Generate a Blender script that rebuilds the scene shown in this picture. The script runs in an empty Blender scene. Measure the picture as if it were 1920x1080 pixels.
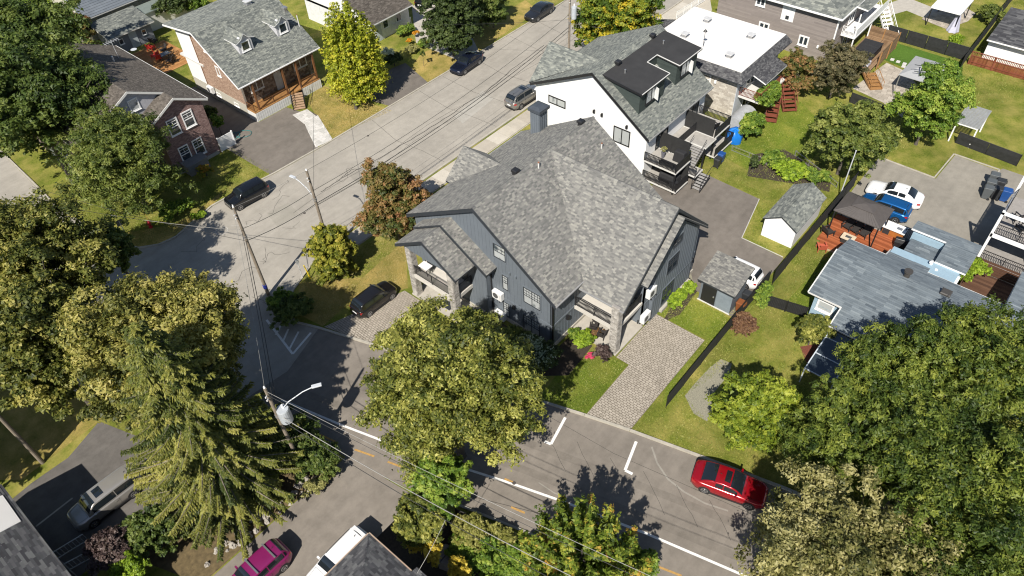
import bpy, math, random
import numpy as np
from mathutils import Vector, Matrix

random.seed(7)
RNG = np.random.default_rng(11)
SC = bpy.context.scene
COL = SC.collection
rad = math.radians

# ------------------------------------------------------------------ camera
CAM_H = 44.0
FPX = 1380.0                      # focal length in 1920-pixel units
_pit, _rol, _hd = rad(46.0), rad(3.15), rad(47.4)
_F = np.array([0, math.cos(_pit), -math.sin(_pit)])
_R0 = np.array([1.0, 0, 0]); _D0 = np.array([0, -math.sin(_pit), -math.cos(_pit)])
_R = math.cos(_rol) * _R0 + math.sin(_rol) * _D0
_D = -math.sin(_rol) * _R0 + math.cos(_rol) * _D0
_M = np.array([[math.cos(_hd), math.sin(_hd), 0], [-math.sin(_hd), math.cos(_hd), 0], [0, 0, 1]])
_F, _R, _D = _M @ _F, _M @ _R, _M @ _D
camd = bpy.data.cameras.new('camera')
cam = bpy.data.objects.new('camera', camd); COL.objects.link(cam)
camd.sensor_width = 36.0
camd.lens = FPX / 1920 * 36
camd.clip_start = 0.5; camd.clip_end = 2000
cam.matrix_world = Matrix(((_R[0], -_D[0], -_F[0], 0), (_R[1], -_D[1], -_F[1], 0), (_R[2], -_D[2], -_F[2], CAM_H), (0, 0, 0, 1)))
SC.camera = cam

# ------------------------------------------------------------------ light
SUN_EL, SUN_AZ = 46.0, 21.0       # shadows run towards +21 deg from +X
w = bpy.data.worlds.new("World"); SC.world = w; w.use_nodes = True
nt = w.node_tree; nt.nodes.clear()
out = nt.nodes.new('ShaderNodeOutputWorld'); bg = nt.nodes.new('ShaderNodeBackground')
sky = nt.nodes.new('ShaderNodeTexSky'); sky.sky_type = 'NISHITA'; sky.sun_disc = False
sky.sun_elevation = rad(SUN_EL); sky.sun_rotation = rad(270 - SUN_AZ)
sky.air_density = 1.0; sky.dust_density = 0.6; sky.ozone_density = 1.0
bg.inputs['Strength'].default_value = 0.07
nt.links.new(sky.outputs[0], bg.inputs['Color']); nt.links.new(bg.outputs[0], out.inputs['Surface'])
sund = bpy.data.lights.new('sun', 'SUN'); sund.energy = 5.0; sund.angle = rad(0.53); sund.color = (1.0, 0.945, 0.855)
sun = bpy.data.objects.new('sun', sund); COL.objects.link(sun)
_sd = Vector((math.cos(rad(SUN_EL)) * math.cos(rad(SUN_AZ)), math.cos(rad(SUN_EL)) * math.sin(rad(SUN_AZ)), -math.sin(rad(SUN_EL))))
sun.rotation_euler = _sd.to_track_quat('-Z', 'Y').to_euler(); sun.location = (0, 0, 60)
SC.view_settings.view_transform = 'Standard'; SC.view_settings.look = 'None'
SC.view_settings.exposure = 0.45; SC.view_settings.gamma = 1.0
SC.view_settings.use_curve_mapping = False
SC.cycles.filter_width = 1.15

# ------------------------------------------------------------------ survey helpers: a point of the place from its bearing and height
def W(x, y, z=0.0):
    d = _F * FPX + _R * (x - 960) + _D * (y - 540)
    t = (z - CAM_H) / d[2]
    return np.array([0, 0, CAM_H]) + d * t
def WY(x, y, Y):
    d = _F * FPX + _R * (x - 960) + _D * (y - 540)
    return np.array([0, 0, CAM_H]) + d * (Y / d[1])
def WX(x, y, X):
    d = _F * FPX + _R * (x - 960) + _D * (y - 540)
    return np.array([0, 0, CAM_H]) + d * (X / d[0])

# ------------------------------------------------------------------ materials
def _mat(name):
    m = bpy.data.materials.new(name); m.use_nodes = True
    n = m.node_tree; b = n.nodes['Principled BSDF']
    return m, n, b
def _noise(n, scale, detail=4, rough=0.6, coord=None, vec=None):
    t = n.nodes.new('ShaderNodeTexNoise'); t.inputs['Scale'].default_value = scale
    t.inputs['Detail'].default_value = detail; t.inputs['Roughness'].default_value = rough
    if coord is None:
        coord = n.nodes.new('ShaderNodeTexCoord').outputs['Object']
    n.links.new(coord, t.inputs['Vector'])
    return t
def _ramp(n, fac, cols):
    r = n.nodes.new('ShaderNodeValToRGB'); e = r.color_ramp.elements
    while len(e) < len(cols): e.new(0.5)
    for i, (p, c) in enumerate(cols):
        e[i].position = p; e[i].color = (*c, 1)
    n.links.new(fac, r.inputs['Fac'])
    return r
def _mix(n, f, a, b, mode='MIX'):
    m = n.nodes.new('ShaderNodeMix'); m.data_type = 'RGBA'; m.blend_type = mode
    for k, s in ((0, f), (6, a), (7, b)):
        if isinstance(s, (int, float)): m.inputs[k].default_value = s
        elif isinstance(s, tuple): m.inputs[k].default_value = (*s, 1)
        else: n.links.new(s, m.inputs[k])
    return m.outputs[2]
def _bump(n, b, h, strength=0.3, dist=0.02):
    bp = n.nodes.new('ShaderNodeBump'); bp.inputs['Strength'].default_value = strength
    bp.inputs['Distance'].default_value = dist
    n.links.new(h, bp.inputs['Height']); n.links.new(bp.outputs[0], b.inputs['Normal'])
MC = {}
def plain(name, col, rough=0.7, var=0.12, scale=3.0, metal=0.0, bump=0.15, coat=0.0, spec=0.5, fine=25):
    if name in MC: return MC[name]
    m, n, b = _mat(name)
    t = _noise(n, scale, 5); t2 = _noise(n, fine, 3)
    a = tuple(c * (1 - var) for c in col); z = tuple(min(1, c * (1 + var)) for c in col)
    r = _ramp(n, t.outputs['Fac'], [(0.3, a), (0.7, z)])
    r2 = _ramp(n, t2.outputs['Fac'], [(0.3, (1 - var * .6,) * 3), (0.7, (1, 1, 1))])
    n.links.new(_mix(n, 1.0, r.outputs[0], r2.outputs[0], 'MULTIPLY'), b.inputs['Base Color'])
    b.inputs['Roughness'].default_value = rough; b.inputs['Metallic'].default_value = metal
    b.inputs['Specular IOR Level'].default_value = spec
    if coat: b.inputs['Coat Weight'].default_value = coat; b.inputs['Coat Roughness'].default_value = 0.04
    if bump: _bump(n, b, t2.outputs['Fac'], bump, 0.01)
    MC[name] = m
    return m
def toned(name, cols, rough=0.85, var=0.15, scale=1.5, bump=0.3, fine=40, spec=0.3, streak=None):
    """colour picked per piece from the 'tone' attribute, plus weathering noise"""
    if name in MC: return MC[name]
    m, n, b = _mat(name)
    at = n.nodes.new('ShaderNodeAttribute'); at.attribute_name = 'tone'
    k = len(cols)
    r = _ramp(n, at.outputs['Fac'], [(i / (k - 1), c) for i, c in enumerate(cols)])
    t = _noise(n, scale, 5); t2 = _noise(n, fine, 3)
    w1 = _ramp(n, t.outputs['Fac'], [(0.3, (1 - var,) * 3), (0.7, (1 + var * .4,) * 3)])
    w2 = _ramp(n, t2.outputs['Fac'], [(0.3, (1 - var * .8,) * 3), (0.7, (1.05,) * 3)])
    c = _mix(n, 1.0, r.outputs[0], w1.outputs[0], 'MULTIPLY')
    c = _mix(n, 1.0, c, w2.outputs[0], 'MULTIPLY')
    n.links.new(c, b.inputs['Base Color'])
    b.inputs['Roughness'].default_value = rough; b.inputs['Specular IOR Level'].default_value = spec
    if bump: _bump(n, b, t2.outputs['Fac'], bump, 0.008)
    MC[name] = m
    return m
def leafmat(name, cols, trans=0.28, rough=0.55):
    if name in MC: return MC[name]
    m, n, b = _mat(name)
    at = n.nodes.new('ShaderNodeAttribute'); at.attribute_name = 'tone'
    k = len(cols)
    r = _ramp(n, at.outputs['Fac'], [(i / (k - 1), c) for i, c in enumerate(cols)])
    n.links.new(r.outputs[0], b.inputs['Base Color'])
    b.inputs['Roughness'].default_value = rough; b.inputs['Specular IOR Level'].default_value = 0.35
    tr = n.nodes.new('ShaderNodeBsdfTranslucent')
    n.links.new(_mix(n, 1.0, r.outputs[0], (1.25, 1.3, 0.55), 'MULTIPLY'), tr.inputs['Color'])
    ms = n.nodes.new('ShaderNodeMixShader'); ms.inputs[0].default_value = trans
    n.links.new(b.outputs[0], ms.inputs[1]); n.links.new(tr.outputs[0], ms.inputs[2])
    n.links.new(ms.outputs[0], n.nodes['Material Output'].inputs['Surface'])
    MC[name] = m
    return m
def grassmat(name, green, dark, dry, dryness=0.5, scale=0.5):
    if name in MC: return MC[name]
    m, n, b = _mat(name)
    t1 = _noise(n, scale, 6, 0.65); t2 = _noise(n, 6, 4, 0.7); t3 = _noise(n, 45, 2, 0.7); t4 = _noise(n, 0.22, 3, .5)
    a = _ramp(n, t2.outputs['Fac'], [(0.35, dark), (0.62, green)])
    lo = 0.62 - dryness * 0.3
    f = _ramp(n, t1.outputs['Fac'], [(lo - .06, (0, 0, 0)), (lo + 0.32, (1, 1, 1))])
    c = _mix(n, f.outputs[0], a.outputs[0], dry)
    sp = _ramp(n, t3.outputs['Fac'], [(0.3, (0.45, 0.5, 0.4)), (0.7, (1.5, 1.45, 1.3))])
    c = _mix(n, 1.0, c, sp.outputs[0], 'MULTIPLY')
    br = _ramp(n, t4.outputs['Fac'], [(0.3, (0.72, 0.76, 0.7)), (0.7, (1.25, 1.2, 1.15))])
    c = _mix(n, 1.0, c, br.outputs[0], 'MULTIPLY')
    n.links.new(c, b.inputs['Base Color'])
    b.inputs['Roughness'].default_value = 0.95; b.inputs['Specular IOR Level'].default_value = 0.1
    _bump(n, b, t3.outputs['Fac'], 0.9, 0.06)
    MC[name] = m
    return m
def asphaltmat(name, col, patch=0.12, stain=0.2):
    if name in MC: return MC[name]
    m, n, b = _mat(name)
    t1 = _noise(n, 0.18, 5, 0.6); t2 = _noise(n, 1.3, 5, 0.65); t3 = _noise(n, 60, 2, 0.6)
    mp = n.nodes.new('ShaderNodeMapping'); tc = n.nodes.new('ShaderNodeTexCoord')
    n.links.new(tc.outputs['Object'], mp.inputs['Vector'])
    mp.inputs['Scale'].default_value = (0.08, 1.2, 1); t4 = _noise(n, 1.0, 4, 0.6, coord=mp.outputs[0])
    a = _ramp(n, t1.outputs['Fac'], [(0.3, tuple(c * (1 - patch) for c in col)), (0.7, tuple(c * (1 + patch) for c in col))])
    s = _ramp(n, t2.outputs['Fac'], [(0.25, (1 - stain,) * 3), (0.6, (1.04,) * 3)])
    f = _ramp(n, t3.outputs['Fac'], [(0.3, (0.84,) * 3), (0.7, (1.14,) * 3)])
    st = _ramp(n, t4.outputs['Fac'], [(0.35, (0.93,) * 3), (0.65, (1.05,) * 3)])
    c = _mix(n, 1.0, a.outputs[0], s.outputs[0], 'MULTIPLY')
    c = _mix(n, 1.0, c, f.outputs[0], 'MULTIPLY'); c = _mix(n, 1.0, c, st.outputs[0], 'MULTIPLY')
    n.links.new(c, b.inputs['Base Color'])
    b.inputs['Roughness'].default_value = 0.9; b.inputs['Specular IOR Level'].default_value = 0.25
    _bump(n, b, t3.outputs['Fac'], 0.35, 0.01)
    MC[name] = m
    return m
def paint(name, col, rough=0.25, metal=0.3):
    if name in MC: return MC[name]
    m, n, b = _mat(name)
    t = _noise(n, 2.0, 3); r = _ramp(n, t.outputs['Fac'], [(0.3, tuple(c * .93 for c in col)), (0.7, col)])
    n.links.new(r.outputs[0], b.inputs['Base Color'])
    b.inputs['Roughness'].default_value = rough; b.inputs['Metallic'].default_value = metal
    b.inputs['Coat Weight'].default_value = 0.8; b.inputs['Coat Roughness'].default_value = 0.06
    MC[name] = m
    return m
def glassmat(name, col=(0.03, 0.04, 0.05), rough=0.06, curtain=None):
    if name in MC: return MC[name]
    m, n, b = _mat(name)
    if curtain:  # pale fill for blinds and for sky reflection painted into the pane
        t = _noise(n, 1.1, 2, .4); r = _ramp(n, t.outputs['Fac'], [(0.3, col), (0.4, curtain)])
        n.links.new(r.outputs[0], b.inputs['Base Color'])
    else:
        b.inputs['Base Color'].default_value = (*col, 1)
    b.inputs['Roughness'].default_value = rough; b.inputs['Specular IOR Level'].default_value = 0.8
    b.inputs['Coat Weight'].default_value = 0.5; b.inputs['Coat Roughness'].default_value = 0.02
    MC[name] = m
    return m

# ------------------------------------------------------------------ mesh building
class MB:
    def __init__(s): s.v = []; s.f = []; s.t = []
    def face(s, pts, tone=0.5):
        i = len(s.v); s.v += [tuple(p) for p in pts]; s.f.append(tuple(range(i, i + len(pts)))); s.t += [tone] * len(pts)
        return s
    def hexa(s, b, t, tone=0.5):
        n = len(b); i = len(s.v)
        s.v += [tuple(p) for p in b] + [tuple(p) for p in t]; s.t += [tone] * (2 * n)
        s.f.append(tuple(range(i + n - 1, i - 1, -1))); s.f.append(tuple(range(i + n, i + 2 * n)))
        for k in range(n):
            j = (k + 1) % n; s.f.append((i + k, i + j, i + n + j, i + n + k))
        return s
    def box(s, x0, y0, z0, x1, y1, z1, tone=0.5):
        x0, x1 = min(x0, x1), max(x0, x1); y0, y1 = min(y0, y1), max(y0, y1)
        return s.hexa([(x0, y0, z0), (x1, y0, z0), (x1, y1, z0), (x0, y1, z0)], [(x0, y0, z1), (x1, y0, z1), (x1, y1, z1), (x0, y1, z1)], tone)
    def obox(s, c, size, rz=0.0, tone=0.5):
        a, b, h = size; cr, sr = math.cos(rz), math.sin(rz)
        P = [(c[0] + x * cr - y * sr, c[1] + x * sr + y * cr) for x, y in ((-a / 2, -b / 2), (a / 2, -b / 2), (a / 2, b / 2), (-a / 2, b / 2))]
        return s.hexa([(*p, c[2]) for p in P], [(*p, c[2] + h) for p in P], tone)
    def prism(s, poly, z0, z1, tone=0.5):
        return s.hexa([(p[0], p[1], z0) for p in poly], [(p[0], p[1], z1) for p in poly], tone)
    def slab(s, poly, vec, tone=0.5):
        return s.hexa([tuple(p) for p in poly], [(p[0] + vec[0], p[1] + vec[1], p[2] + vec[2]) for p in poly], tone)
    def bar(s, p, q, wd, ht=None, tone=0.5):
        """rectangular bar between two points"""
        p = Vector(p); q = Vector(q); d = (q - p)
        if d.length < 1e-6: return s
        d.normalize(); u = d.cross(Vector((0, 0, 1)))
        if u.length < 1e-3: u = Vector((1, 0, 0))
        u.normalize(); v = u.cross(d); ht = ht or wd
        a, b = u * wd / 2, v * ht / 2
        return s.hexa([p - a - b, p + a - b, p + a + b, p - a + b], [q - a - b, q + a - b, q + a + b, q - a + b], tone)
    def tube(s, path, r, n=8, r2=None, tone=0.5, cap=True):
        path = [Vector(p) for p in path]; k = len(path); i0 = len(s.v)
        for j, p in enumerate(path):
            d = (path[min(j + 1, k - 1)] - path[max(j - 1, 0)]).normalized()
            u = d.cross(Vector((0.13, 0.21, 1)))
            if u.length < 1e-3: u = d.cross(Vector((1, 0, 0)))
            u.normalize(); v = d.cross(u)
            rr = r if r2 is None else r + (r2 - r) * j / max(1, k - 1)
            for m in range(n):
                a = 2 * math.pi * m / n; q = p + u * math.cos(a) * rr + v * math.sin(a) * rr
                s.v.append(tuple(q)); s.t.append(tone)
        for j in range(k - 1):
            for m in range(n):
                a = i0 + j * n + m; b = i0 + j * n + (m + 1) % n
                s.f.append((a, b, b + n, a + n))
        if cap:
            s.f.append(tuple(i0 + m for m in range(n - 1, -1, -1))); s.f.append(tuple(i0 + (k - 1) * n + m for m in range(n)))
        return s
    def lathe(s, c, prof, n=14, tone=0.5):
        i0 = len(s.v)
        for r, z in prof:
            for m in range(n):
                a = 2 * math.pi * m / n; s.v.append((c[0] + r * math.cos(a), c[1] + r * math.sin(a), c[2] + z)); s.t.append(tone)
        for j in range(len(prof) - 1):
            for m in range(n):
                a = i0 + j * n + m; b = i0 + j * n + (m + 1) % n
                s.f.append((a, b, b + n, a + n))
        s.f.append(tuple(i0 + m for m in range(n - 1, -1, -1))); s.f.append(tuple(i0 + (len(prof) - 1) * n + m for m in range(n)))
        return s
    def grid(s, P, tone=0.5):
        """P[i][j] points"""
        i0 = len(s.v); a = len(P); b = len(P[0])
        for r in P:
            for p in r: s.v.append(tuple(p)); s.t.append(tone)
        for i in range(a - 1):
            for j in range(b - 1):
                k = i0 + i * b + j; s.f.append((k, k + 1, k + b + 1, k + b))
        return s

def put(name, mb, mat, parent=None, off=None, kind=None, smooth=False, label=None, bevel=0, flip=False):
    """link a mesh object; parent: object; off: world position of the parent's origin (mesh was written in world coordinates)"""
    me = bpy.data.meshes.new(name)
    v = np.array(mb.v, dtype=np.float64) if isinstance(mb, MB) else mb[0]
    if off is None and parent is not None: off = parent.get('_o')
    if off is not None: v = v - np.array(tuple(off))
    if isinstance(mb, MB):
        me.from_pydata(v.tolist(), [], mb.f)
        t = me.attributes.new('tone', 'FLOAT', 'POINT'); t.data.foreach_set('value', np.array(mb.t, dtype=np.float32))
    else:
        quads_into(me, v, mb[1], mb[2] if len(mb) > 2 else 4)
    if smooth:
        me.polygons.foreach_set('use_smooth', [True] * len(me.polygons))
    me.update()
    o = bpy.data.objects.new(name, me); COL.objects.link(o)
    if mat: me.materials.append(mat)
    if parent is not None: o.parent = parent
    if kind: o['kind'] = kind
    if label: o['label'] = label
    if bevel:
        md = o.modifiers.new('bevel', 'BEVEL'); md.width = bevel; md.segments = 2; md.limit_method = 'ANGLE'
    return o
def quads_into(me, v, tone, k=4):
    """v (N*4,3), tone (N*4)"""
    nv = len(v); nq = nv // k
    me.vertices.add(nv); me.vertices.foreach_set('co', np.ascontiguousarray(v, dtype=np.float32).ravel())
    me.loops.add(nv); me.loops.foreach_set('vertex_index', np.arange(nv, dtype=np.int32))
    me.polygons.add(nq); me.polygons.foreach_set('loop_start', np.arange(0, nv, k, dtype=np.int32))
    me.polygons.foreach_set('loop_total', np.full(nq, k, dtype=np.int32))
    t = me.attributes.new('tone', 'FLOAT', 'POINT'); t.data.foreach_set('value', np.ascontiguousarray(tone, dtype=np.float32))
    me.update(calc_edges=True); me.validate()

def thing(name, label, cat, loc, rz=0.0, group=None, parent=None):
    o = bpy.data.objects.new(name, None); COL.objects.link(o)
    o.empty_display_size = 0.3
    o.location = tuple(float(c) for c in loc); o.rotation_euler = (0, 0, rz)
    if label: o['label'] = label
    if cat: o['category'] = cat
    group = group or {'car': 'parked vehicles', 'utility pole': 'utility poles along the streets', 'tree': 'trees round the houses', 'shrub': 'shrubs and bushes in the gardens', 'chair': 'outdoor chairs', 'bin': 'wheelie bins', 'house': 'houses of the neighbourhood', 'shed': 'garden sheds', 'fence': 'garden fences', 'gazebo': 'garden gazebos', 'heat pump': 'heat pumps on the blue house', 'flowers': 'flower clumps', 'hedge': 'hedges', 'vine': 'climbing vines'}.get(cat)
    if group: o['group'] = group
    if parent: o.parent = parent
    return o
def wthing(name, label, cat, loc, group=None):
    """a thing whose parts are written in world coordinates"""
    o = thing(name, label, cat, loc, 0.0, group); o['_o'] = [float(c) for c in loc]
    return o
def tag(o, label, cat, group=None):
    o['label'] = label; o['category'] = cat
    if group: o['group'] = group
    return o
def origin_to(o, loc):
    """move a top-level mesh object's origin to loc without moving its surface"""
    o.data.transform(Matrix.Translation(-Vector(loc))); o.location = tuple(float(c) for c in loc)
    return o
SPLIT = {'bargeboard', 'band_board', 'foundation', 'post', 'gutter', 'edge_trim', 'downspout', 'trim', 'brick', 'stair_stringer'}
def components(mb):
    par = list(range(len(mb.v)))
    def f(i):
        while par[i] != i: par[i] = par[par[i]]; i = par[i]
        return i
    for fc in mb.f:
        r = f(fc[0])
        for j in fc[1:]: par[f(j)] = r
    g = {}
    for fc in mb.f: g.setdefault(f(fc[0]), []).append(fc)
    out = []
    for fs in g.values():
        ids = sorted({i for fc in fs for i in fc}); mp = {a: b for b, a in enumerate(ids)}
        c = MB(); c.v = [mb.v[i] for i in ids]; c.t = [mb.t[i] for i in ids]; c.f = [tuple(mp[i] for i in fc) for fc in fs]; out.append(c)
    return out
def part(root, name, mb, mat, **k):
    """part of root; if root is a world-written thing its offset is used"""
    off = k.pop('off', None)
    if isinstance(mb, MB) and k.get('kind') is None and name in SPLIT:
        cs = components(mb)
        if len(cs) > 1:
            for c in cs[1:]: part(root, name, c, mat, **dict(k))
            mb = cs[0]
    if off is None and '_o' in root.keys(): off = list(root['_o'])
    o = put(name, mb, mat, root, off, **k)
    if off is not None: o['_o'] = list(off)
    return o
def dup(root, loc, rz=None, label=None, group=None):
    r = root.copy(); COL.objects.link(r); r.location = tuple(float(c) for c in loc)
    if rz is not None: r.rotation_euler = (0, 0, rz)
    if label: r['label'] = label
    if group: r['group'] = group
    for ch in list(root.children):
        c = ch.copy(); COL.objects.link(c); c.parent = r
        for g in list(ch.children):
            d = g.copy(); COL.objects.link(d); d.parent = c
    return r

# ------------------------------------------------------------------ tiles: shingles, laps, bricks, pavers on a convex 3-D polygon
def tiles(poly, tw, th, mode='lap', lift=0.02, gap=0.01, stagger=True, jit=0.25, tonef=None, smin=0.3, base=0.0, rng=RNG, upvec=None, n_hint=None, run=None):  # larger inner leaves in a darker tone, added to block light through the crown
    """returns (verts (N*4,3), tones). mode 'lap' (shingles, siding) or 'block' (bricks, pavers, boards)"""
    P = np.array(poly, dtype=float)
    nrm = np.zeros(3)
    for i in range(len(P)): nrm += np.cross(P[i] - P[0], P[(i + 1) % len(P)] - P[0])
    nrm /= np.linalg.norm(nrm)
    if n_hint is not None:
        if nrm @ np.array(n_hint, float) < 0: nrm = -nrm
    elif nrm[2] < 0: nrm = -nrm
    up = np.array([0, 0, 1.0]) if upvec is None else np.array(upvec, float)
    t = up - nrm * (up @ nrm); t /= np.linalg.norm(t)
    s = np.cross(t, nrm)
    O = P[0]; S = (P - O) @ s; T = (P - O) @ t
    t0, t1 = T.min(), T.max()
    def span(tt):
        xs = []
        for i in range(len(P)):
            j = (i + 1) % len(P); a, b = T[i], T[j]
            if abs(a - b) < 1e-9:
                if abs(tt - a) < 1e-6: xs += [S[i], S[j]]
                continue
            k = (tt - a) / (b - a)
            if -1e-9 <= k <= 1 + 1e-9: xs.append(S[i] + k * (S[j] - S[i]))
        if not xs: return None
        return min(xs), max(xs)
    V = []; Tn = []
    r = 0; y = t0
    while y < t1 - 0.01:
        y2 = min(y + th, t1)
        a = span(y + 1e-6); b = span(y2 - 1e-6)
        if a is None or b is None: y = y2; r += 1; continue
        lo = min(a[0], b[0]); hi = max(a[1], b[1])
        x = lo - (tw * (0.5 if (stagger and r % 2) else 0.0)) - (rng.random() * tw if stagger == 'rand' else 0)
        while x < hi:
            wdt = tw * (1 + jit * (rng.random() * 2 - 1)); x2 = x + wdt
            q = [min(max(x, a[0]), a[1]), min(max(x2, a[0]), a[1]), min(max(x2, b[0]), b[1]), min(max(x, b[0]), b[1])]
            if q[1] - q[0] > 0.02 or q[2] - q[3] > 0.02:
                tn = rng.random() if tonef is None else tonef(x, y, rng)
                l0 = base + lift * (1 + 0.5 * rng.random())
                if mode == 'lap':
                    l1 = base + 0.003
                    p = [O + s * q[0] + t * y + nrm * l0, O + s * q[1] + t * y + nrm * l0, O + s * q[2] + t * y2 + nrm * l1, O + s * q[3] + t * y2 + nrm * l1]
                    V += p; Tn += [tn] * 4
                    V += [O + s * q[0] + t * y + nrm * base, O + s * q[1] + t * y + nrm * base, p[1], p[0]]; Tn += [tn * 0.8] * 4
                else:
                    g = gap / 2
                    qa, qb, qc, qd = q[0] + g, max(q[1] - g, q[0] + g), max(q[2] - g, q[3] + g), q[3] + g
                    yy, yz = y + g, y2 - g
                    if yz > yy:
                        c = [(qa, yy), (qb, yy), (qc, yz), (qd, yz)]
                        top = [O + s * u + t * v + nrm * l0 for u, v in c]; bot = [O + s * u + t * v + nrm * base for u, v in c]
                        V += top; Tn += [tn] * 4
                        for k in range(4):
                            j = (k + 1) % 4; V += [bot[k], bot[j], top[j], top[k]]; Tn += [tn] * 4
            x = x2
        y = y2; r += 1
    if not V: return np.zeros((0, 3)), np.zeros(0)
    return np.array(V), np.array(Tn)
def cat(*qs):
    qs = [q for q in qs if len(q[0])]
    return np.concatenate([q[0] for q in qs]), np.concatenate([q[1] for q in qs])
def shingle_tone(x, y, rng):
    r = rng.random()
    return 0.5 + 0.18 * rng.standard_normal() if r < .7 else (0.05 + .15 * rng.random() if r < .87 else 0.85 + .15 * rng.random())

def thick(mb, poly, t=0.14):
    """roof deck: polygon with thickness downward"""
    mb.slab([(p[0], p[1], p[2] - t) for p in poly], (0, 0, t))
def roof(root, planes, mat, fascia, name='roof', tab=0.25, course=0.125, t=0.16, lift=0.022, tonef=shingle_tone, label=None, shname='shingles'):
    mb = MB()
    for p in planes: thick(mb, p, t)
    r = part(root, name, mb, fascia, label=label)
    q = cat(*[tiles(p, tab, course, 'lap', lift=lift, tonef=tonef, base=0.004) for p in planes])
    part(r, shname, q, mat, kind='stuff')
    return r

# vertical walls -------------------------------------------------------------
class Face:
    """a vertical wall face: origin p, horizontal unit u, outward normal n"""
    def __init__(s, p, u, n): s.p = np.array(p, float); s.u = np.array(u, float); s.n = np.array(n, float)
    def at(s, a, z, d=0.0): q = s.p + s.u * a + s.n * d; return (q[0], q[1], z)
    def box(s, mb, a0, z0, a1, z1, d0, d1, tone=0.5):
        mb.hexa([s.at(a0, z0, d0), s.at(a1, z0, d0), s.at(a1, z0, d1), s.at(a0, z0, d1)], [s.at(a0, z1, d0), s.at(a1, z1, d0), s.at(a1, z1, d1), s.at(a0, z1, d1)], tone)
        return mb
    def poly(s, pts, d=0.0): return [s.at(a, z, d) for a, z in pts]
def wallpanel(mb, face, pts, t=0.2):
    P = face.poly(pts); mb.slab(P, tuple(-face.n * t))
def battens(mb, face, pts, step=0.4, wd=0.05, pr=0.03, edge=0.1):
    A = [p[0] for p in pts]; a = min(A) + edge
    while a < max(A) - edge / 2:
        zs = []
        for i in range(len(pts)):
            (a0, z0), (a1, z1) = pts[i], pts[(i + 1) % len(pts)]
            if abs(a1 - a0) < 1e-9: continue
            k = (a - a0) / (a1 - a0)
            if 0 <= k <= 1: zs.append(z0 + k * (z1 - z0))
        if len(zs) >= 2 and max(zs) - min(zs) > .1:
            face.box(mb, a - wd / 2, min(zs) + .003, a + wd / 2, max(zs) - .01, 0.0, pr)
        a += step
def lap(face, pts, h=0.13, lift=0.018, tonef=None):
    return tiles(face.poly(pts, 0.0), 3.2, h, 'lap', lift=lift, n_hint=face.n, stagger='rand', tonef=tonef or (lambda x, y, r: 0.5 + .12 * r.standard_normal()))
def window(root, face, a, z, wd, ht, frame, glass, fw=0.07, cols=2, rows=1, pr=0.06, muntin=None, label=None, sill=True, trim=None):
    """a, z = centre"""
    mb = MB(); x0, x1, z0, z1 = a - wd / 2, a + wd / 2, z - ht / 2, z + ht / 2
    face.box(mb, x0, z0, x1, z0 + fw, .002, pr); face.box(mb, x0, z1 - fw, x1, z1, .002, pr)
    face.box(mb, x0, z0 + fw, x0 + fw, z1 - fw, .002, pr); face.box(mb, x1 - fw, z0 + fw, x1, z1 - fw, .002, pr)
    if sill: face.box(mb, x0 - .04, z0 - .05, x1 + .04, z0, .002, pr + .05)
    for c in range(1, cols):
        xm = x0 + wd * c / cols; face.box(mb, xm - fw * .45, z0 + fw, xm + fw * .45, z1 - fw, .002, pr - .012)
    for r in range(1, rows):
        zm = z0 + ht * r / rows; face.box(mb, x0 + fw, zm - fw * .35, x1 - fw, zm + fw * .35, .002, pr - .015)
    if muntin:
        mc, mr = muntin; zt = z0 + ht * (0.45 if rows > 1 or mr else 0)
        for c in range(1, mc):
            xm = x0 + wd * c / mc; face.box(mb, xm - .012, zt, xm + .012, z1 - fw, .002, pr - .02)
        for r in range(1, mr):
            zm = zt + (z1 - zt) * r / mr; face.box(mb, x0 + fw, zm - .012, x1 - fw, zm + .012, .002, pr - .02)
    w_ = part(root, 'window', mb, frame, label=label)
    for c in range(cols):
        for r in range(rows):
            g = MB(); face.box(g, x0 + wd * c / cols + fw * .5, z0 + ht * r / rows + fw * .4, x0 + wd * (c + 1) / cols - fw * .5, z0 + ht * (r + 1) / rows - fw * .4, .002, .022)
            part(w_, 'pane', g, glass)
    if trim:
        tb = MB(); k = .09
        face.box(tb, x0 - k, z1 + .0, x1 + k, z1 + k, .002, pr * .6); face.box(tb, x0 - k, z0 - k - .05, x1 + k, z0 - .05, .002, pr * .6)
        face.box(tb, x0 - k, z0 - .05, x0 - .002, z1, .002, pr * .6); face.box(tb, x1 + .002, z0 - .05, x1 + k, z1, .002, pr * .6)
        part(w_, 'trim', tb, trim)
    return w_
def railing(root, p, q, z, h, mat, step=0.12, r=0.016, name='railing', post=0.06, infill=True, kind=None):
    """railing between 2-D points p and q at floor height z"""
    mb = MB(); p = np.array(p, float); q = np.array(q, float); L = np.linalg.norm(q - p); n = max(1, int(L / 1.6))
    z0, z1 = (z, z) if np.isscalar(z) else z
    P = lambda k, h_: (p[0] + (q[0] - p[0]) * k, p[1] + (q[1] - p[1]) * k, z0 + (z1 - z0) * k + h_)
    mb.bar(P(0, h), P(1, h), post, .04); mb.bar(P(0, .1), P(1, .1), .03, .03)
    for i in range(n + 1): mb.bar(P(i / n, 0), P(i / n, h), post, post)
    o = part(root, name, mb, mat)
    if infill:
        m2 = MB(); k = max(2, int(L / step))
        for i in range(1, k): m2.bar(P(i / k, .1), P(i / k, h - .02), r * 2, r * 2)
        part(o, 'balusters', m2, mat, kind='stuff')
    return o

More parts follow.
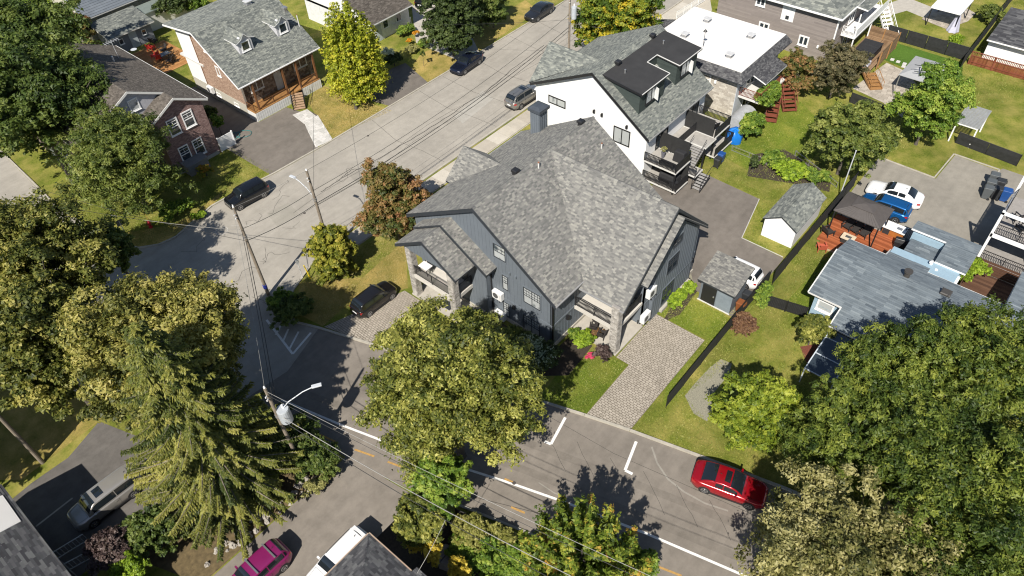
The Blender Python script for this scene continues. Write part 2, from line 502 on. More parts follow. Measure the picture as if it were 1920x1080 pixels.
WHITE = plain('white_paint', (0.78, 0.78, 0.77), 0.6, .03)
OFFWHITE = plain('off_white_trim', (0.62, 0.61, 0.58), 0.6, .05)
BLACK = plain('black_metal', (0.018, 0.018, 0.02), 0.45, .1)
DARKTRIM = plain('charcoal_trim', (0.03, 0.035, 0.042), 0.6, .1)
CONC = plain('concrete', (0.42, 0.39, 0.34), 0.9, .12, 2.0, bump=.3)
GLASS = glassmat('window_glass'); GLASSC = glassmat('blinds_and_sky_glass', (0.05, 0.07, 0.08), .1, curtain=(0.42, 0.44, 0.44))  # pale areas of GLASSC paint in both blinds and reflected sky
SH_MAIN = toned('shingles_warm_grey', [(0.12, 0.119, 0.116), (0.188, 0.185, 0.173), (0.275, 0.268, 0.24)], var=.07)
SH_GREEN = toned('shingles_green_grey', [(0.10, 0.11, 0.105), (0.175, 0.185, 0.17), (0.27, 0.28, 0.245)], var=.07)
SH_DARK = toned('shingles_charcoal', [(0.045, 0.045, 0.05), (0.085, 0.085, 0.09), (0.15, 0.15, 0.15)])
SH_BROWN = toned('shingles_brown', [(0.075, 0.065, 0.055), (0.115, 0.1, 0.085), (0.165, 0.145, 0.125)])
SH_BLUE = toned('shingles_blue_grey', [(0.09, 0.11, 0.13), (0.15, 0.178, 0.20), (0.235, 0.268, 0.285)])
# ================================================================== GROUND
G_MAIN = grassmat('lawn_grass', (0.215, 0.24, 0.048), (0.12, 0.155, 0.026), (0.42, 0.35, 0.13), 0.5)
G_LUSH = grassmat('lush_grass', (0.18, 0.235, 0.036), (0.10, 0.15, 0.02), (0.33, 0.31, 0.08), 0.35)
G_DRY = grassmat('dry_grass', (0.24, 0.23, 0.055), (0.13, 0.14, 0.035), (0.46, 0.34, 0.14), 0.95, 0.7)
G_TURF = grassmat('artificial_turf', (0.10, 0.185, 0.035), (0.08, 0.155, 0.03), (0.11, 0.19, 0.04), 0.0)
AS_A = asphaltmat('weathered_asphalt', (0.33, 0.305, 0.265), .10, .12)
AS_B = asphaltmat('brown_asphalt', (0.215, 0.19, 0.162), .12, .2)
AS_D = asphaltmat('driveway_asphalt', (0.17, 0.15, 0.13), .12, .2)
AS_P = asphaltmat('parking_asphalt', (0.26, 0.24, 0.205), .1, .15)
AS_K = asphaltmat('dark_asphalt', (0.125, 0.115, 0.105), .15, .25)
KERB = plain('kerb_concrete', (0.40, 0.37, 0.31), .9, .15, 2, bump=.4)
WALKC = toned('pavement_concrete', [(0.40, 0.36, 0.30), (0.47, 0.43, 0.36), (0.53, 0.49, 0.42)], .9, .12, 1.2)
PAVER = toned('clay_pavers', [(0.31, 0.275, 0.225), (0.36, 0.32, 0.265), (0.41, 0.365, 0.305)], .9, .10, .5)
PAVERL = toned('pale_pavers', [(0.45, 0.44, 0.41), (0.55, 0.53, 0.5), (0.62, 0.6, 0.57)], .9, .08)
GRAVEL = plain('fine_gravel', (0.27, 0.255, 0.19), .95, .35, 14, bump=1.0, fine=60)
JOINT = plain('joint_sand', (0.12, 0.10, 0.078), .95, .2)
SOIL = plain('garden_soil', (0.05, 0.038, 0.026), .95, .3, 5, bump=.8)
MULCH = plain('red_mulch', (0.16, 0.05, 0.03), .95, .3, 8, bump=.8)
LINEW = plain('road_paint_white', (0.72, 0.71, 0.68), .7, .1, 6, bump=.1, fine=30)
LINEF = plain('worn_road_paint', (0.46, 0.445, 0.42), .8, .14, 5, bump=.1, fine=20)
LINEY = plain('road_paint_yellow', (0.44, 0.26, 0.08), .8, .25, 6, bump=.1)
TAR = plain('tar_seal', (0.04, 0.038, 0.035), .6, .1)

def sheet(name, poly, z, mat, kind='structure', parent=None):
    mb = MB(); mb.face([(p[0], p[1], z) for p in poly])
    o = put(name, mb, mat, parent, kind=kind)
    if o.data.polygons[0].normal.z < 0: o.data.flip_normals()
    return o
def px(*pts): return [tuple(W(a, b)[:2]) for a, b in pts]
def kerb(name, path, wd=0.16, h=0.11, z=0.0, mat=None):
    mb = MB()
    for i in range(len(path) - 1):
        a, b = np.array(path[i], float), np.array(path[i + 1], float); L = np.linalg.norm(b - a)
        k = max(1, int(L / 2.5)); d = (b - a) / L; n = np.array([-d[1], d[0]]) * wd / 2
        for j in range(k):
            p = a + (b - a) * j / k + d * .012; q = a + (b - a) * (j + 1) / k - d * .012
            mb.prism([p - n, q - n, q + n, p + n], z, z + h)
    return put(name, mb, mat or KERB, kind='structure')

sheet('ground', [(-260, -260), (420, -260), (420, 420), (-260, 420)], 0.0, G_MAIN)
# lawns with their own character
sheet('lawn', px((575, 190), (600, 158), (735, 208), (622, 260), (592, 215)), .005, G_DRY)
sheet('lawn', px((790, 100), (880, 60), (985, 0), (1010, 20), (860, 122), (720, 200)), .005, G_DRY)
sheet('lawn', px((215, 440), (330, 420), (430, 350), (400, 384), (330, 440), (290, 463), (240, 466)), .005, G_DRY)
sheet('lawn', px((560, 530), (680, 520), (760, 450), (765, 540), (640, 580), (605, 612), (560, 590)), .005, G_DRY)
sheet('lawn', [(30.7, 13.5), (36.3, 13.5), (36.3, 18.0), (39.4, 18.0), (39.4, 13.0), (42, 12.7), (29, 12.7)], .005, G_LUSH)
sheet('lawn', [(24.2, 20.0), (27.8, 20.6), (30.4, 17.8), (30.4, 16.8), (25.0, 16.6)], .005, G_LUSH)
sheet('lawn', px((1480, 560), (1580, 450), (1540, 580), (1510, 620)), .005, G_LUSH)
sheet('lawn', px((1350, 290), (1380, 240), (1500, 190), (1560, 250), (1500, 330), (1420, 330)), .005, G_LUSH)
sheet('lawn', px((0, 700), (60, 690), (230, 700), (200, 780), (40, 900), (0, 900)), .006, G_DRY)

# roads
sheet('street', [(140, 45.15), (140, 57.3), (35, 57.35), (28.6, 57.6), (24, 58.1), (21.8, 58.2), (19, 57.5), (17.2, 57.0), (15.6, 57.3), (14.2, 58.4), (13.3, 60.4), (12.8, 63), (12.5, 66), (12.3, 71), (12.6, 76.4), (13.2, 90), (14.5, 140),
                 (4.5, 140), (3.6, 66), (-3, 77), (-30, 120), (-40, 114), (-8, 66.5), (-0.4, 53.6), (4.6, 44.6), (9.2, 37.0), (14.0, 36.5), (18.2, 38.0), (17.4, 40), (17.8, 42), (19.6, 43.2), (22.2, 44.2), (24.2, 44.9), (27, 45.15)], .012, AS_A)
sheet('street', [(9.2, 37.0), (11.0, 33.5), (11.6, 30.5), (12.0, 26.0), (12.9, 22.5), (14.3, 18.9), (15.8, 13.8), (18.3, 4.0), (20.2, -4.0), (24, -30), (33.5, -30), (29.6, -4), (28.4, 3.0), (27.0, 8.6), (25.75, 13.4), (24.8, 16.6), (23.6, 20.3), (21.5, 27.2), (19.65, 33.6), (18.2, 38.0), (14.0, 36.5)], .016, AS_B)
kerb('kerb', [(140, 57.4), (43.6, 57.35), (35, 57.45), (28.6, 57.7), (24, 58.2), (21.8, 58.3), (19, 57.6), (17.2, 57.1), (15.6, 57.4), (14.2, 58.5), (13.4, 60.5), (12.9, 63), (12.6, 66), (12.4, 71), (12.7, 76.4), (13.3, 90), (14.6, 140)])
kerb('kerb', [(140, 45.05), (27, 45.05), (24.2, 44.8), (22.2, 44.1), (19.7, 43.1), (17.9, 41.9), (17.5, 40), (18.3, 38.0), (19.75, 33.6), (21.6, 27.2), (23.7, 20.3), (24.9, 16.6), (25.85, 13.4), (27.1, 8.6), (28.5, 3.0), (29.7, -4), (33.6, -30)], .2)
kerb('kerb', [(-40, 113.9), (-8.1, 66.4), (-0.5, 53.5), (4.5, 44.5), (9.1, 36.9), (10.9, 33.4), (11.5, 30.4), (11.8, 28)])
kerb('kerb', [(12.8, 21.4), (14.2, 18.8), (15.7, 13.7), (18.2, 4.0), (20.1, -4.0), (23.9, -30)])
# pavement along the upper street, slab by slab
pv = sheet('pavement', [(25, 42.9), (140, 42.9), (140, 44.95), (25, 44.75)], .006, KERB)
for i in range(44):
    m = MB(); x = 25.1 + i * 1.6; m.box(x, 43.0, .01, x + 1.585, 44.72, .07 + .008 * random.random(), random.random())
    put('paving_slab', m, WALKC, pv, kind='structure')
# painted markings
def line(name, pts, wd, mat, z=.021, parent=None):
    mb = MB(); Q = np.array([p[:2] for p in pts], float); k = len(Q); dd = np.diff(Q, axis=0); dd /= np.linalg.norm(dd, axis=1, keepdims=True) + 1e-9
    for i in range(k):
        n1 = dd[max(0, i - 1)]; n2 = dd[min(k - 2, i)]; t = n1 + n2; t /= np.linalg.norm(t) + 1e-9; n = np.array([-t[1], t[0]]); c = max(.5, abs(n @ np.array([-n2[1], n2[0]]))); n = n * wd / 2 / c
        mb.v += [(*(Q[i] - n), z), (*(Q[i] + n), z)]; mb.t += [.5, .5]
        if i: j = 2 * i; mb.f.append((j - 2, j, j + 1, j - 1))
    o = put(name, mb, mat, parent, kind='structure')
    for p in o.data.polygons:
        if p.normal.z < 0: o.data.flip_normals(); break
    return o
line('road_marking', px((528, 750), (640, 797), (760, 843), (960, 907), (1060, 942), (1215, 1002), (1385, 1075), (1560, 1150)), .17, LINEW)
for a, b in (((665, 843), (702, 856)), ((727, 866), (754, 876)), ((845, 908), (874, 921)), ((958, 951), (984, 962)), ((1232, 1062), (1278, 1080)), ((946, 898), (966, 906)), ((600, 815), (628, 828))):
    line('road_marking', px(a, b), .14, LINEY)
for q in (((1060, 783), (1033, 833), (1021, 828)), ((1193, 828), (1172, 882), (1186, 889))):
    P_ = px(*q); line('road_marking', P_[:2], .2, LINEW); line('road_marking', P_[1:], .2, LINEW, .0225)
HA = px((500, 600), (549, 664), (583, 624))
line('road_marking', HA[:2], .18, LINEW); line('road_marking', HA[1:], .18, LINEW, .0225)
for a, b in (((517, 628), (527, 610)), ((530, 642), (541, 617)), ((542, 656), (560, 622))):
    line('road_marking', px(a, b), .16, LINEW, .024)
for c, r in (((401, 422), .42), ((416, 433), .55)):   # chalked survey rings
    cc = W(*c); line('road_marking', [(cc[0] + r * math.cos(t / 16 * 2 * math.pi), cc[1] + r * math.sin(t / 16 * 2 * math.pi)) for t in range(17)], .05, LINEF, .022)
line('road_marking', px((433, 424), (455, 422), (478, 424)), .035, LINEF, .023)
# sealed cracks
def crack(pts, wd, z=.0195, n=7, amp=.12):
    P_ = [np.array(p) for p in px(*pts)]; q = []
    for i in range(len(P_) - 1):
        for k in range(n): q.append(P_[i] + (P_[i + 1] - P_[i]) * k / n + (RNG.random(2) - .5) * amp)
    q.append(P_[-1]); line('crack_seal', q, wd, TAR, z)
crack([(602, 360), (640, 335), (674, 316), (720, 292), (790, 250), (850, 212), (880, 190), (905, 178), (960, 130), (1020, 85)], .075)
crack([(640, 333), (660, 318), (676, 317)], .06, .0200)
for k in range(9):
    x = 40 + k * 5.5 + random.random() * 3
    line('crack_seal', [(x + random.random() * .4, 45.4), (x + .2, 48 + random.random()), (x - .2, 52), (x + random.random(), 57)], .028, TAR, .0188)
for k in range(10):
    x = 16 + random.random() * 16; y = 44.5 + random.random() * 11
    q = [(x, y)]
    for j in range(6): q.append((q[-1][0] + random.random() * 1.0 - .1, q[-1][1] + random.random() * 1.4 - .7))
    line('crack_seal', q, .024, TAR, .0189)
for k, y0 in enumerate((51.2, 50.2)):
    q = [(26 + j * 3.0, y0 + .25 * math.sin(j * 1.3 + k)) for j in range(22)]
    line('crack_seal', q, .03, TAR, .0192 + k * .0002)
line('crack_seal', px((740, 900), (860, 925), (1000, 960), (1150, 1020)), .03, TAR, .0195)
line('crack_seal', px((1010, 770), (1150, 850), (1400, 960), (1500, 1010)), .025, TAR, .0195)

PALE = asphaltmat('pale_scuff', (0.29, 0.27, 0.235), .1, .2)
line('scuff_mark', px((1222, 838), (1232, 868), (1252, 898), (1282, 922), (1322, 944), (1365, 958)), .12, PALE, .0182)
line('scuff_mark', px((1010, 905), (1040, 925), (1080, 938), (1130, 955)), .08, PALE, .0182)
for k in range(7):
    q = [tuple(W(1020 + k * 62 + 10 * j, 800 + k * 26 + 20 * j + random.random() * 8)[:2]) for j in range(5)]
    line('crack_seal', q, .022, TAR, .0193)
# driveways and yards
sheet('driveway', [(28.3, 57.75), (34.2, 57.6), (37.7, 63.0), (37.0, 66.6), (33.3, 66.6), (33.2, 79), (28.2, 79), (28.2, 65)], .010, AS_D)
sheet('driveway', px((735, 128), (760, 118), (820, 170), (755, 206), (700, 190), (690, 170)), .010, AS_D)
sheet('driveway', px((772, 12), (800, 0), (880, -20), (880, 60), (900, 100), (870, 118), (780, 80)), .010, CONC)
sheet('driveway', [(42.6, 12.8), (48.2, 12.9), (48.3, 16.9), (54.1, 18.2), (54.4, 24.2), (49.6, 27.2), (42.6, 27.2), (42.4, 18.6), (40.4, 16.8), (39.5, 12.8)], .010, AS_D)
sheet('driveway', [(56.2, -16), (57.8, -16), (72, -16), (72, 2.4), (71.4, 2.6), (71.5, 6.55), (66.7, 6.75), (66.8, 12.1), (60.8, 12.1), (56.2, 11.8)], .010, AS_P)
kerb('kerb', [(66.85, 12.1), (66.75, 6.9), (71.6, 6.7), (71.6, 2.6), (70.4, 2.5)], .12, .07)
kerb('kerb', [(48.3, 13.0), (48.35, 16.9), (54.1, 18.2)], .07, .03, mat=LINEF)
sheet('driveway', [(-14, 21.3), (12.9, 21.3), (12.0, 27.3), (-14, 27.3)], .009, AS_B)
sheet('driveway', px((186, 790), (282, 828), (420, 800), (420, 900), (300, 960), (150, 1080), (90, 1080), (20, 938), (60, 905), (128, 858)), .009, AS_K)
line('kerb_strip', px((68, 987), (136, 934)), .12, CONC, .016)
sheet('path', px((1060, -20), (1100, -30), (1330, -10), (1335, 20), (1210, 60), (1180, 40)), .007, WALKC)
# brick paved driveways
def paving(name, polys, tw, th, mat, gap=.02, up=(1, 0, 0), z=.010, base_mat=None, lift=.02, parent=None, stag=True):
    q = cat(*[tiles([(p[0], p[1], z) for p in pl], tw, th, 'block', lift=lift, gap=gap, upvec=up, jit=.08, stagger=stag) for pl in polys])
    b = sheet(name, polys[0], z - .004, base_mat or JOINT)
    for pl in polys[1:]: sheet(name + '_bed', pl, z - .004, base_mat or JOINT, parent=b)
    put('pavers', q, mat, b, kind='stuff'); return b
paving('paved_driveway', [[(30.6, 17.85), (36.2, 17.95), (36.2, 13.5), (30.6, 13.45)], [(25.0, 16.55), (30.6, 16.7), (30.6, 13.45), (25.95, 13.4)]], .30, .18, PAVER, gap=.04)
paving('paved_driveway', [[(18.65, 37.8), (25.5, 35.6), (25.5, 33.5), (19.8, 33.6)]], .30, .18, PAVER, gap=.04)
paving('garden_walk', [px((548, 216), (576, 205), (596, 216), (571, 233)), px((571, 233), (596, 216), (624, 262), (592, 277))], .5, .35, PAVERL)
paving('patio', [px((1598, 166), (1662, 118), (1700, 135), (1755, 205), (1700, 228), (1655, 192))], .6, .4, toned('patio_stone', [(0.34, .30, .25), (0.42, .37, .31), (.5, .45, .38)]), stag='rand')
sheet('gravel_patch', px((1284, 742), (1300, 722), (1330, 690), (1352, 673), (1372, 682), (1368, 700), (1340, 735), (1338, 778), (1325, 790), (1300, 775)), .008, GRAVEL, kind='structure')
sheet('gravel_patch', [(36.4, 18.05), (40.2, 18.05), (40.2, 17.2), (41.5, 16.9), (41.8, 18.1), (42.3, 19)], .008, GRAVEL)
sheet('artificial_lawn', px((1672, 78), (1806, 118), (1800, 165), (1745, 125), (1690, 125), (1652, 110)), .007, G_TURF)
sheet('garden_bed', [(24.3, 29.5), (27.6, 29.4), (28.2, 21.9), (30.6, 21.8), (30.4, 19.9), (27.0, 19.6), (25.0, 22.0)], .008, SOIL)
sheet('garden_bed', px((1250, 590), (1262, 560), (1292, 520), (1312, 540), (1275, 590), (1240, 605)), .008, SOIL)
sheet('garden_bed', px((1400, 330), (1410, 290), (1470, 280), (1560, 330), (1555, 360), (1490, 345)), .006, SOIL)
sheet('garden_bed', px((1500, 650), (1560, 640), (1570, 700), (1520, 700)), .008, MULCH)
sheet('garden_bed', [(0.5, 27.4), (11.5, 27.4), (10.5, 33.0), (6, 36), (-2, 34)], .006, plain('dry_earth', (0.13, 0.095, 0.045), .95, .35, 3, bump=.8))
sheet('garden_bed', px((730, 900), (780, 950), (900, 990), (1000, 1020), (1180, 1100), (700, 1100), (700, 1000)), .006, SOIL)
sheet('driveway', px((1640, 15), (1700, -5), (1790, 30), (1760, 45), (1700, 20), (1665, 30)), .007, CONC)
paving('patio', [px((1727, 36), (1790, 5), (1830, 25), (1815, 40), (1775, 55))], .5, .5, toned('patio_stone', []), stag=True)
for c in ((1673, 112), (1684, 116), (1696, 120), (1694, 125)):
    m = MB(); p = W(*c); m.obox((p[0], p[1], .012), (.55, .4, .03), .1); put('stepping_stone', m, PAVERL, kind='structure')
rb = wthing('rock_border', 'row of pale rough rocks edging the driveway below the spruce', 'rock border', (6, 27.6, 0))
ROCK = plain('pale_rock', (0.36, 0.33, 0.29), .9, .25, 4, bump=.6)
for i in range(75):
    x = 1.2 + 9.6 * random.random(); y = 27.55 + .95 * random.random() - .05 * (x - 5); r = .10 + .14 * random.random()
    m = MB(); n = 6; a0 = random.random() * 6
    m.hexa([(x + r * math.cos(a0 + k * 6.283 / n) * (.8 + .4 * random.random()), y + r * math.sin(a0 + k * 6.283 / n) * (.8 + .4 * random.random()), .01) for k in range(n)],
           [(x + .5 * r * math.cos(a0 + .4 + k * 6.283 / n) * (.8 + .5 * random.random()), y + .5 * r * math.sin(a0 + .4 + k * 6.283 / n), r * (.8 + .5 * random.random())) for k in range(n)])
    part(rb, 'rock', m, ROCK)

# repaired patches of asphalt and tyre-polished bands
for pts, mt in ((px((905, 170), (925, 185), (868, 232), (852, 218)), (0.37, 0.35, 0.31)), (px((655, 330), (700, 300), (715, 312), (672, 345)), (0.28, 0.26, 0.225)), (px((500, 400), (540, 380), (560, 400), (520, 425)), (0.30, 0.28, 0.24))):
    sheet('asphalt_patch', pts, .0165, asphaltmat('patch_%d' % int(mt[0] * 100), mt, .08, .1))
for off, c in ((0, (0.19, 0.168, 0.143)), (2.1, (0.19, 0.168, 0.143))):
    A0 = [(13.6 + off, 33.5), (16.4 + off, 25), (18.9 + off, 17.0), (21.2 + off, 8.5), (22.8 + off, 2.0), (24.5 + off, -8)]
    line('tyre_track', A0, .55, asphaltmat('tyre_polished', c, .1, .25), .0172)
# ---- grass blades over the mown ground, one scattered mass
def inpoly(P, poly):
    x, y = P[:, 0], P[:, 1]; ins = np.zeros(len(P), bool); n = len(poly)
    for i in range(n):
        (x0, y0), (x1, y1) = poly[i], poly[(i + 1) % n]
        c = ((y0 > y) != (y1 > y)) & (x < (x1 - x0) * (y - y0) / (y1 - y0 + 1e-12) + x0); ins ^= c
    return ins
_g = np.random.default_rng(3)
def blades(name, label, poly, dens, mat, size=.055, holes=()):
    poly = [tuple(map(float, p[:2])) for p in poly]; xs = [p[0] for p in poly]; ys = [p[1] for p in poly]
    n = int(dens * (max(xs) - min(xs)) * (max(ys) - min(ys))); P = np.stack([_g.uniform(min(xs), max(xs), n), _g.uniform(min(ys), max(ys), n)], 1); ok = inpoly(P, poly)
    for h in holes: ok &= ~inpoly(P, h)
    P = P[ok]; n = len(P); a = _g.uniform(0, 6.28, n); h = size * (.5 + _g.random(n)); w_ = .018 + .02 * _g.random(n)
    # gentle large-scale variation of colour and vigour
    f = .5 + .25 * np.sin(P[:, 0] * .9 + 1.3 * np.sin(P[:, 1] * .7)) * np.cos(P[:, 1] * 1.1 + .6 * np.sin(P[:, 0] * .5)) + _g.normal(0, .2, n)
    b = np.stack([P[:, 0], P[:, 1], np.full(n, .006)], 1); d = np.stack([np.cos(a), np.sin(a), np.zeros(n)], 1); l = _g.normal(0, .6, (n, 2)) * h[:, None]
    V = np.stack([b - d * w_[:, None], b + d * w_[:, None], b + np.concatenate([l, h[:, None]], 1)], 1).reshape(-1, 3)
    o = put(name, (V, np.repeat(np.clip(f, 0, 1), 3), 3), mat, kind='stuff'); tag(o, label, 'grass'); return o
L_GR = leafmat('grass_blades', [(.09, .13, .02), (.17, .21, .035), (.26, .28, .06), (.42, .37, .13)], .2)
blades('grass', 'short grass of the lawns between the black fence and the blue bungalow', [(26.0, 12.6), (44.5, 12.4), (51, 12.0), (51.2, 9.2), (42, 9), (36, 4), (30, -2), (28.9, 2), (27.4, 8.6)], 170, L_GR, holes=[px((1284, 742), (1372, 682), (1338, 778), (1325, 790))])
blades('grass', 'short grass beside the paved driveway and slate shed', [(30.7, 13.3), (25.9, 13.3), (26.1, 12.7), (42, 12.75), (39.6, 18), (36.4, 18), (36.3, 13.4)], 260, L_GR)
blades('grass', 'short grass of the front lawn by the corner porch', [(24.2, 20.0), (27.0, 19.7), (30.3, 19.8), (30.4, 16.9), (25.1, 16.8)], 300, L_GR)
blades('grass', 'grass of the back lawns round the white shed', [(54.5, 12.5), (61, 12.5), (66.8, 12.3), (73, 9), (92, 3), (120, 3), (120, 11.5), (90, 11.4), (80, 11), (76, 14), (73, 18), (71, 24), (62, 24), (54.6, 24.5), (54.3, 18.2), (48.5, 16.8), (48.5, 13), (49.5, 12.6), (49.6, 15.9), (55.2, 15.9)], 60, L_GR, .07)
blades('grass', 'dry grass of the junction lawn and the brick house verges', px((560, 535), (690, 455), (765, 430), (760, 535), (640, 582), (605, 612)), 220, leafmat('dry_blades', [(.12, .14, .03), (.28, .25, .08), (.45, .36, .15), (.55, .44, .22)], .2))
blades('grass', 'dry grass in front of the tan brick house', px((580, 192), (600, 160), (735, 208), (624, 258)), 160, MC['dry_blades'])
blades('grass', 'grass along the kerb in front of the small brick house', px((130, 380), (330, 340), (420, 270), (512, 322), (398, 383), (330, 436), (290, 460), (240, 462), (165, 420)), 120, L_GR)
# ================================================================== BUILDINGS
SID_BLUE = plain('slate_blue_siding', (0.135, 0.155, 0.178), .6, .06, 1.2, bump=.1)
STONE = toned('split_stone', [(0.28, 0.26, 0.235), (0.40, 0.375, 0.34), (0.52, 0.49, 0.45)], .9, .2, 3, bump=.6)
STUCCO = plain('white_stucco', (0.80, 0.80, 0.79), .8, .025, 2, bump=.25)
DECKC = plain('pale_deck_floor', (0.55, 0.52, 0.47), .8, .06)
BITUMEN = plain('black_membrane', (0.035, 0.034, 0.034), .75, .18, .9, bump=.2)
MEMW = plain('white_membrane', (0.74, 0.72, 0.69), .7, .05, .5, bump=.12)
ACW = plain('white_enamel', (0.72, 0.72, 0.71), .4, .04)
GREY_SID = toned('grey_siding', [(0.17, 0.18, 0.2), (0.22, 0.23, 0.25)], .65, .06)

def gable_poly(a0, a1, zl, ridge, zr_, ze0, ze1, z0=0): return [(a0, z0), (a1, z0), (a1, ze1), (ridge, zr_), (a0, ze0)]
def ac_unit(label, x, y, z, face_n, brackets=True, wd=.95, ht=.75, dp=.38, group=None):
    r = wthing('heat_pump', label, 'heat pump', (x, y, z), group); c = np.array([x, y]); n = np.array(face_n[:2], float); u = np.array([-n[1], n[0]])
    def B(m, a0, d0, z0, a1, d1, z1):
        P = [c + u * a + n * d for a, d in ((a0, d0), (a1, d0), (a1, d1), (a0, d1))]; m.hexa([(*p, z + z0) for p in P], [(*p, z + z1) for p in P])
    m = MB(); B(m, -wd / 2, 0, 0, wd / 2, dp, ht); part(r, 'casing', m, ACW, bevel=.02)
    m = MB(); q = c + n * (dp + .004) + u * (-.12); ang = [2 * math.pi * k / 18 for k in range(18)]
    m.face([(*(q + u * .27 * math.cos(t)), z + ht / 2 + .27 * math.sin(t)) for t in ang]); part(r, 'fan_grille', m, plain('dark_grille', (.09, .09, .09), .6))
    m = MB(); B(m, wd / 2 - .2, dp + .001, .1, wd / 2 - .05, dp + .006, ht - .1); part(r, 'side_panel', m, OFFWHITE)
    m = MB(); B(m, -wd / 2 + .1, .0, -.06, -wd / 2 + .16, dp + .08, -.001); B(m, wd / 2 - .16, .0, -.06, wd / 2 - .1, dp + .08, -.001)
    if brackets: B(m, -wd / 2 + .1, -.25, -.4, -wd / 2 + .15, -.2, 0); B(m, wd / 2 - .15, -.25, -.4, wd / 2 - .1, -.2, 0)
    part(r, 'bracket', m, BLACK); return r
def wall_light(root, face, a, z, s=.16, name='wall_light', mat=None):
    m = MB(); face.box(m, a - s / 2, z - s * .7, a + s / 2, z + s * .7, .02, s * .9); face.box(m, a - s * .35, z + s * .7, a + s * .35, z + s * .9, .0, s * .6)
    return part(root, name, m, mat or BLACK)
def box_vent(root, p, slope_dir, mat=None, s=.5, h=.42, name='roof_vent'):
    m = MB(); x, y, z = p
    m.hexa([(x - s * .36, y - s * .36, z - .35), (x + s * .36, y - s * .36, z - .35), (x + s * .36, y + s * .36, z - .35), (x - s * .36, y + s * .36, z - .35)],
           [(x - s * .36, y - s * .36, z + h * .5), (x + s * .36, y - s * .36, z + h * .5), (x + s * .36, y + s * .36, z + h * .5), (x - s * .36, y + s * .36, z + h * .5)])
    m.hexa([(x - s * .5, y - s * .5, z + h * .5), (x + s * .5, y - s * .5, z + h * .5), (x + s * .5, y + s * .5, z + h * .5), (x - s * .5, y + s * .5, z + h * .5)],
           [(x - s * .5, y - s * .5, z + h * .85), (x + s * .5, y - s * .5, z + h * .85), (x + s * .5, y + s * .5, z + h * .85), (x - s * .5, y + s * .5, z + h * .85)])
    m.hexa([(x - s * .5, y - s * .5, z + h * .85), (x + s * .5, y - s * .5, z + h * .85), (x + s * .5, y + s * .5, z + h * .85), (x - s * .5, y + s * .5, z + h * .85)],
           [(x - s * .4, y - s * .4, z + h), (x + s * .4, y - s * .4, z + h), (x + s * .4, y + s * .4, z + h), (x - s * .4, y + s * .4, z + h)])
    return part(root, name, m, mat or BLACK)
def pipe_vent(root, p, h=.4, r=.06, mat=None, cap=None, name='vent_pipe'):
    m = MB(); m.tube([(p[0], p[1], p[2] - .2), (p[0], p[1], p[2] + h)], r, 10)
    o = part(root, name, m, mat or OFFWHITE)
    m = MB(); m.tube([(p[0], p[1], p[2] + h + .002), (p[0], p[1], p[2] + h + .06)], r * 1.25, 10); part(o, 'cap', m, cap or plain('copper_brown', (.25, .1, .05)))
    return o
def column(root, x, y, z0, z1, s=.5, mat=None, cap=False):
    m = MB(); m.box(x - s / 2, y - s / 2, z0, x + s / 2, y + s / 2, z1); o = part(root, 'stone_column', m, plain('mortar', (.3, .28, .26)))
    qs = []
    for n, p in (((-1, 0), (x - s / 2, y)), ((0, -1), (x, y - s / 2)), ((1, 0), (x + s / 2, y)), ((0, 1), (x, y + s / 2))):
        f = Face((p[0], p[1], 0), (-n[1], n[0], 0), (n[0], n[1], 0))
        qs.append(tiles(f.poly([(-s / 2, z0), (s / 2, z0), (s / 2, z1), (-s / 2, z1)]), .26, .13, 'block', lift=.025, gap=.02, n_hint=f.n, jit=.4))
    part(o, 'stones', cat(*qs), STONE, kind='stuff'); return o
def fascia_board(m, p, q, h=.22, t=.04, out=(0, 0, 0)):
    o = Vector(out) * t; p = Vector(p); q = Vector(q)
    m.hexa([p - Vector((0, 0, h)), q - Vector((0, 0, h)), q - Vector((0, 0, h)) + o, p - Vector((0, 0, h)) + o], [p, q, q + o, p + o])

# ---- the large slate-blue house in the middle
H1 = wthing('detached_house', 'large two-storey house with slate blue board siding and mottled grey shingle roof in the middle', 'house', (35, 27, 0))
HZ = 10.6; RY = 29.1
def zr(y): return HZ - .693 * (RY - y)           # right main slope
def zl(y): return HZ - .588 * (y - RY)           # left main slope
FF = Face((28.35, 0, 0), (0, 1, 0), (-1, 0, 0))
pw = [(22.2, 0), (36.2, 0), (36.2, zl(36.2) - .12), (RY, HZ - .16), (22.2, zr(22.2) - .16)]
m = MB(); wallpanel(m, FF, pw); m.box(28.56, 22.45, 0, 42.0, 36.2, 5.55); m.box(34.52, 18.32, 0, 41.98, 22.44, 5.15)
FS = Face((0, 22.2, 0), (1, 0, 0), (0, -1, 0)); wallpanel(m, FS, [(28.35, 0), (34.4, 0), (34.4, 5.3), (28.35, 5.6)])
FR = Face((0, 18.15, 0), (1, 0, 0), (0, -1, 0))
CX = 36.85; CZ = 10.55; CE = 5.2
def zc(x): return CZ - .915 * abs(x - CX) if x < CX else CZ - .955 * (x - CX)
wallpanel(m, FR, [(34.4, 0), (41.95, 0), (41.95, zc(41.95) - .15), (CX, CZ - .18), (31.6, zc(31.6) - .15), (31.6, 5.0), (34.4, 5.0)], .15)
FP = Face((34.4, 0, 0), (0, 1, 0), (-1, 0, 0)); wallpanel(m, FP, [(18.15, 0), (22.2, 0), (22.2, 5.3), (18.15, 5.3)], .1)
walls = part(H1, 'wall', m, SID_BLUE)
m = MB(); battens(m, FF, pw, .36, .04, .018); battens(m, FS, [(28.35, 0), (34.4, 0), (34.4, 5.3), (28.35, 5.6)], .36, .04, .018)
battens(m, FR, [(34.4, 0), (41.95, 0), (41.95, zc(41.95) - .15), (CX, CZ - .18), (34.4, zc(34.4) - .15)], .3, .04, .018)
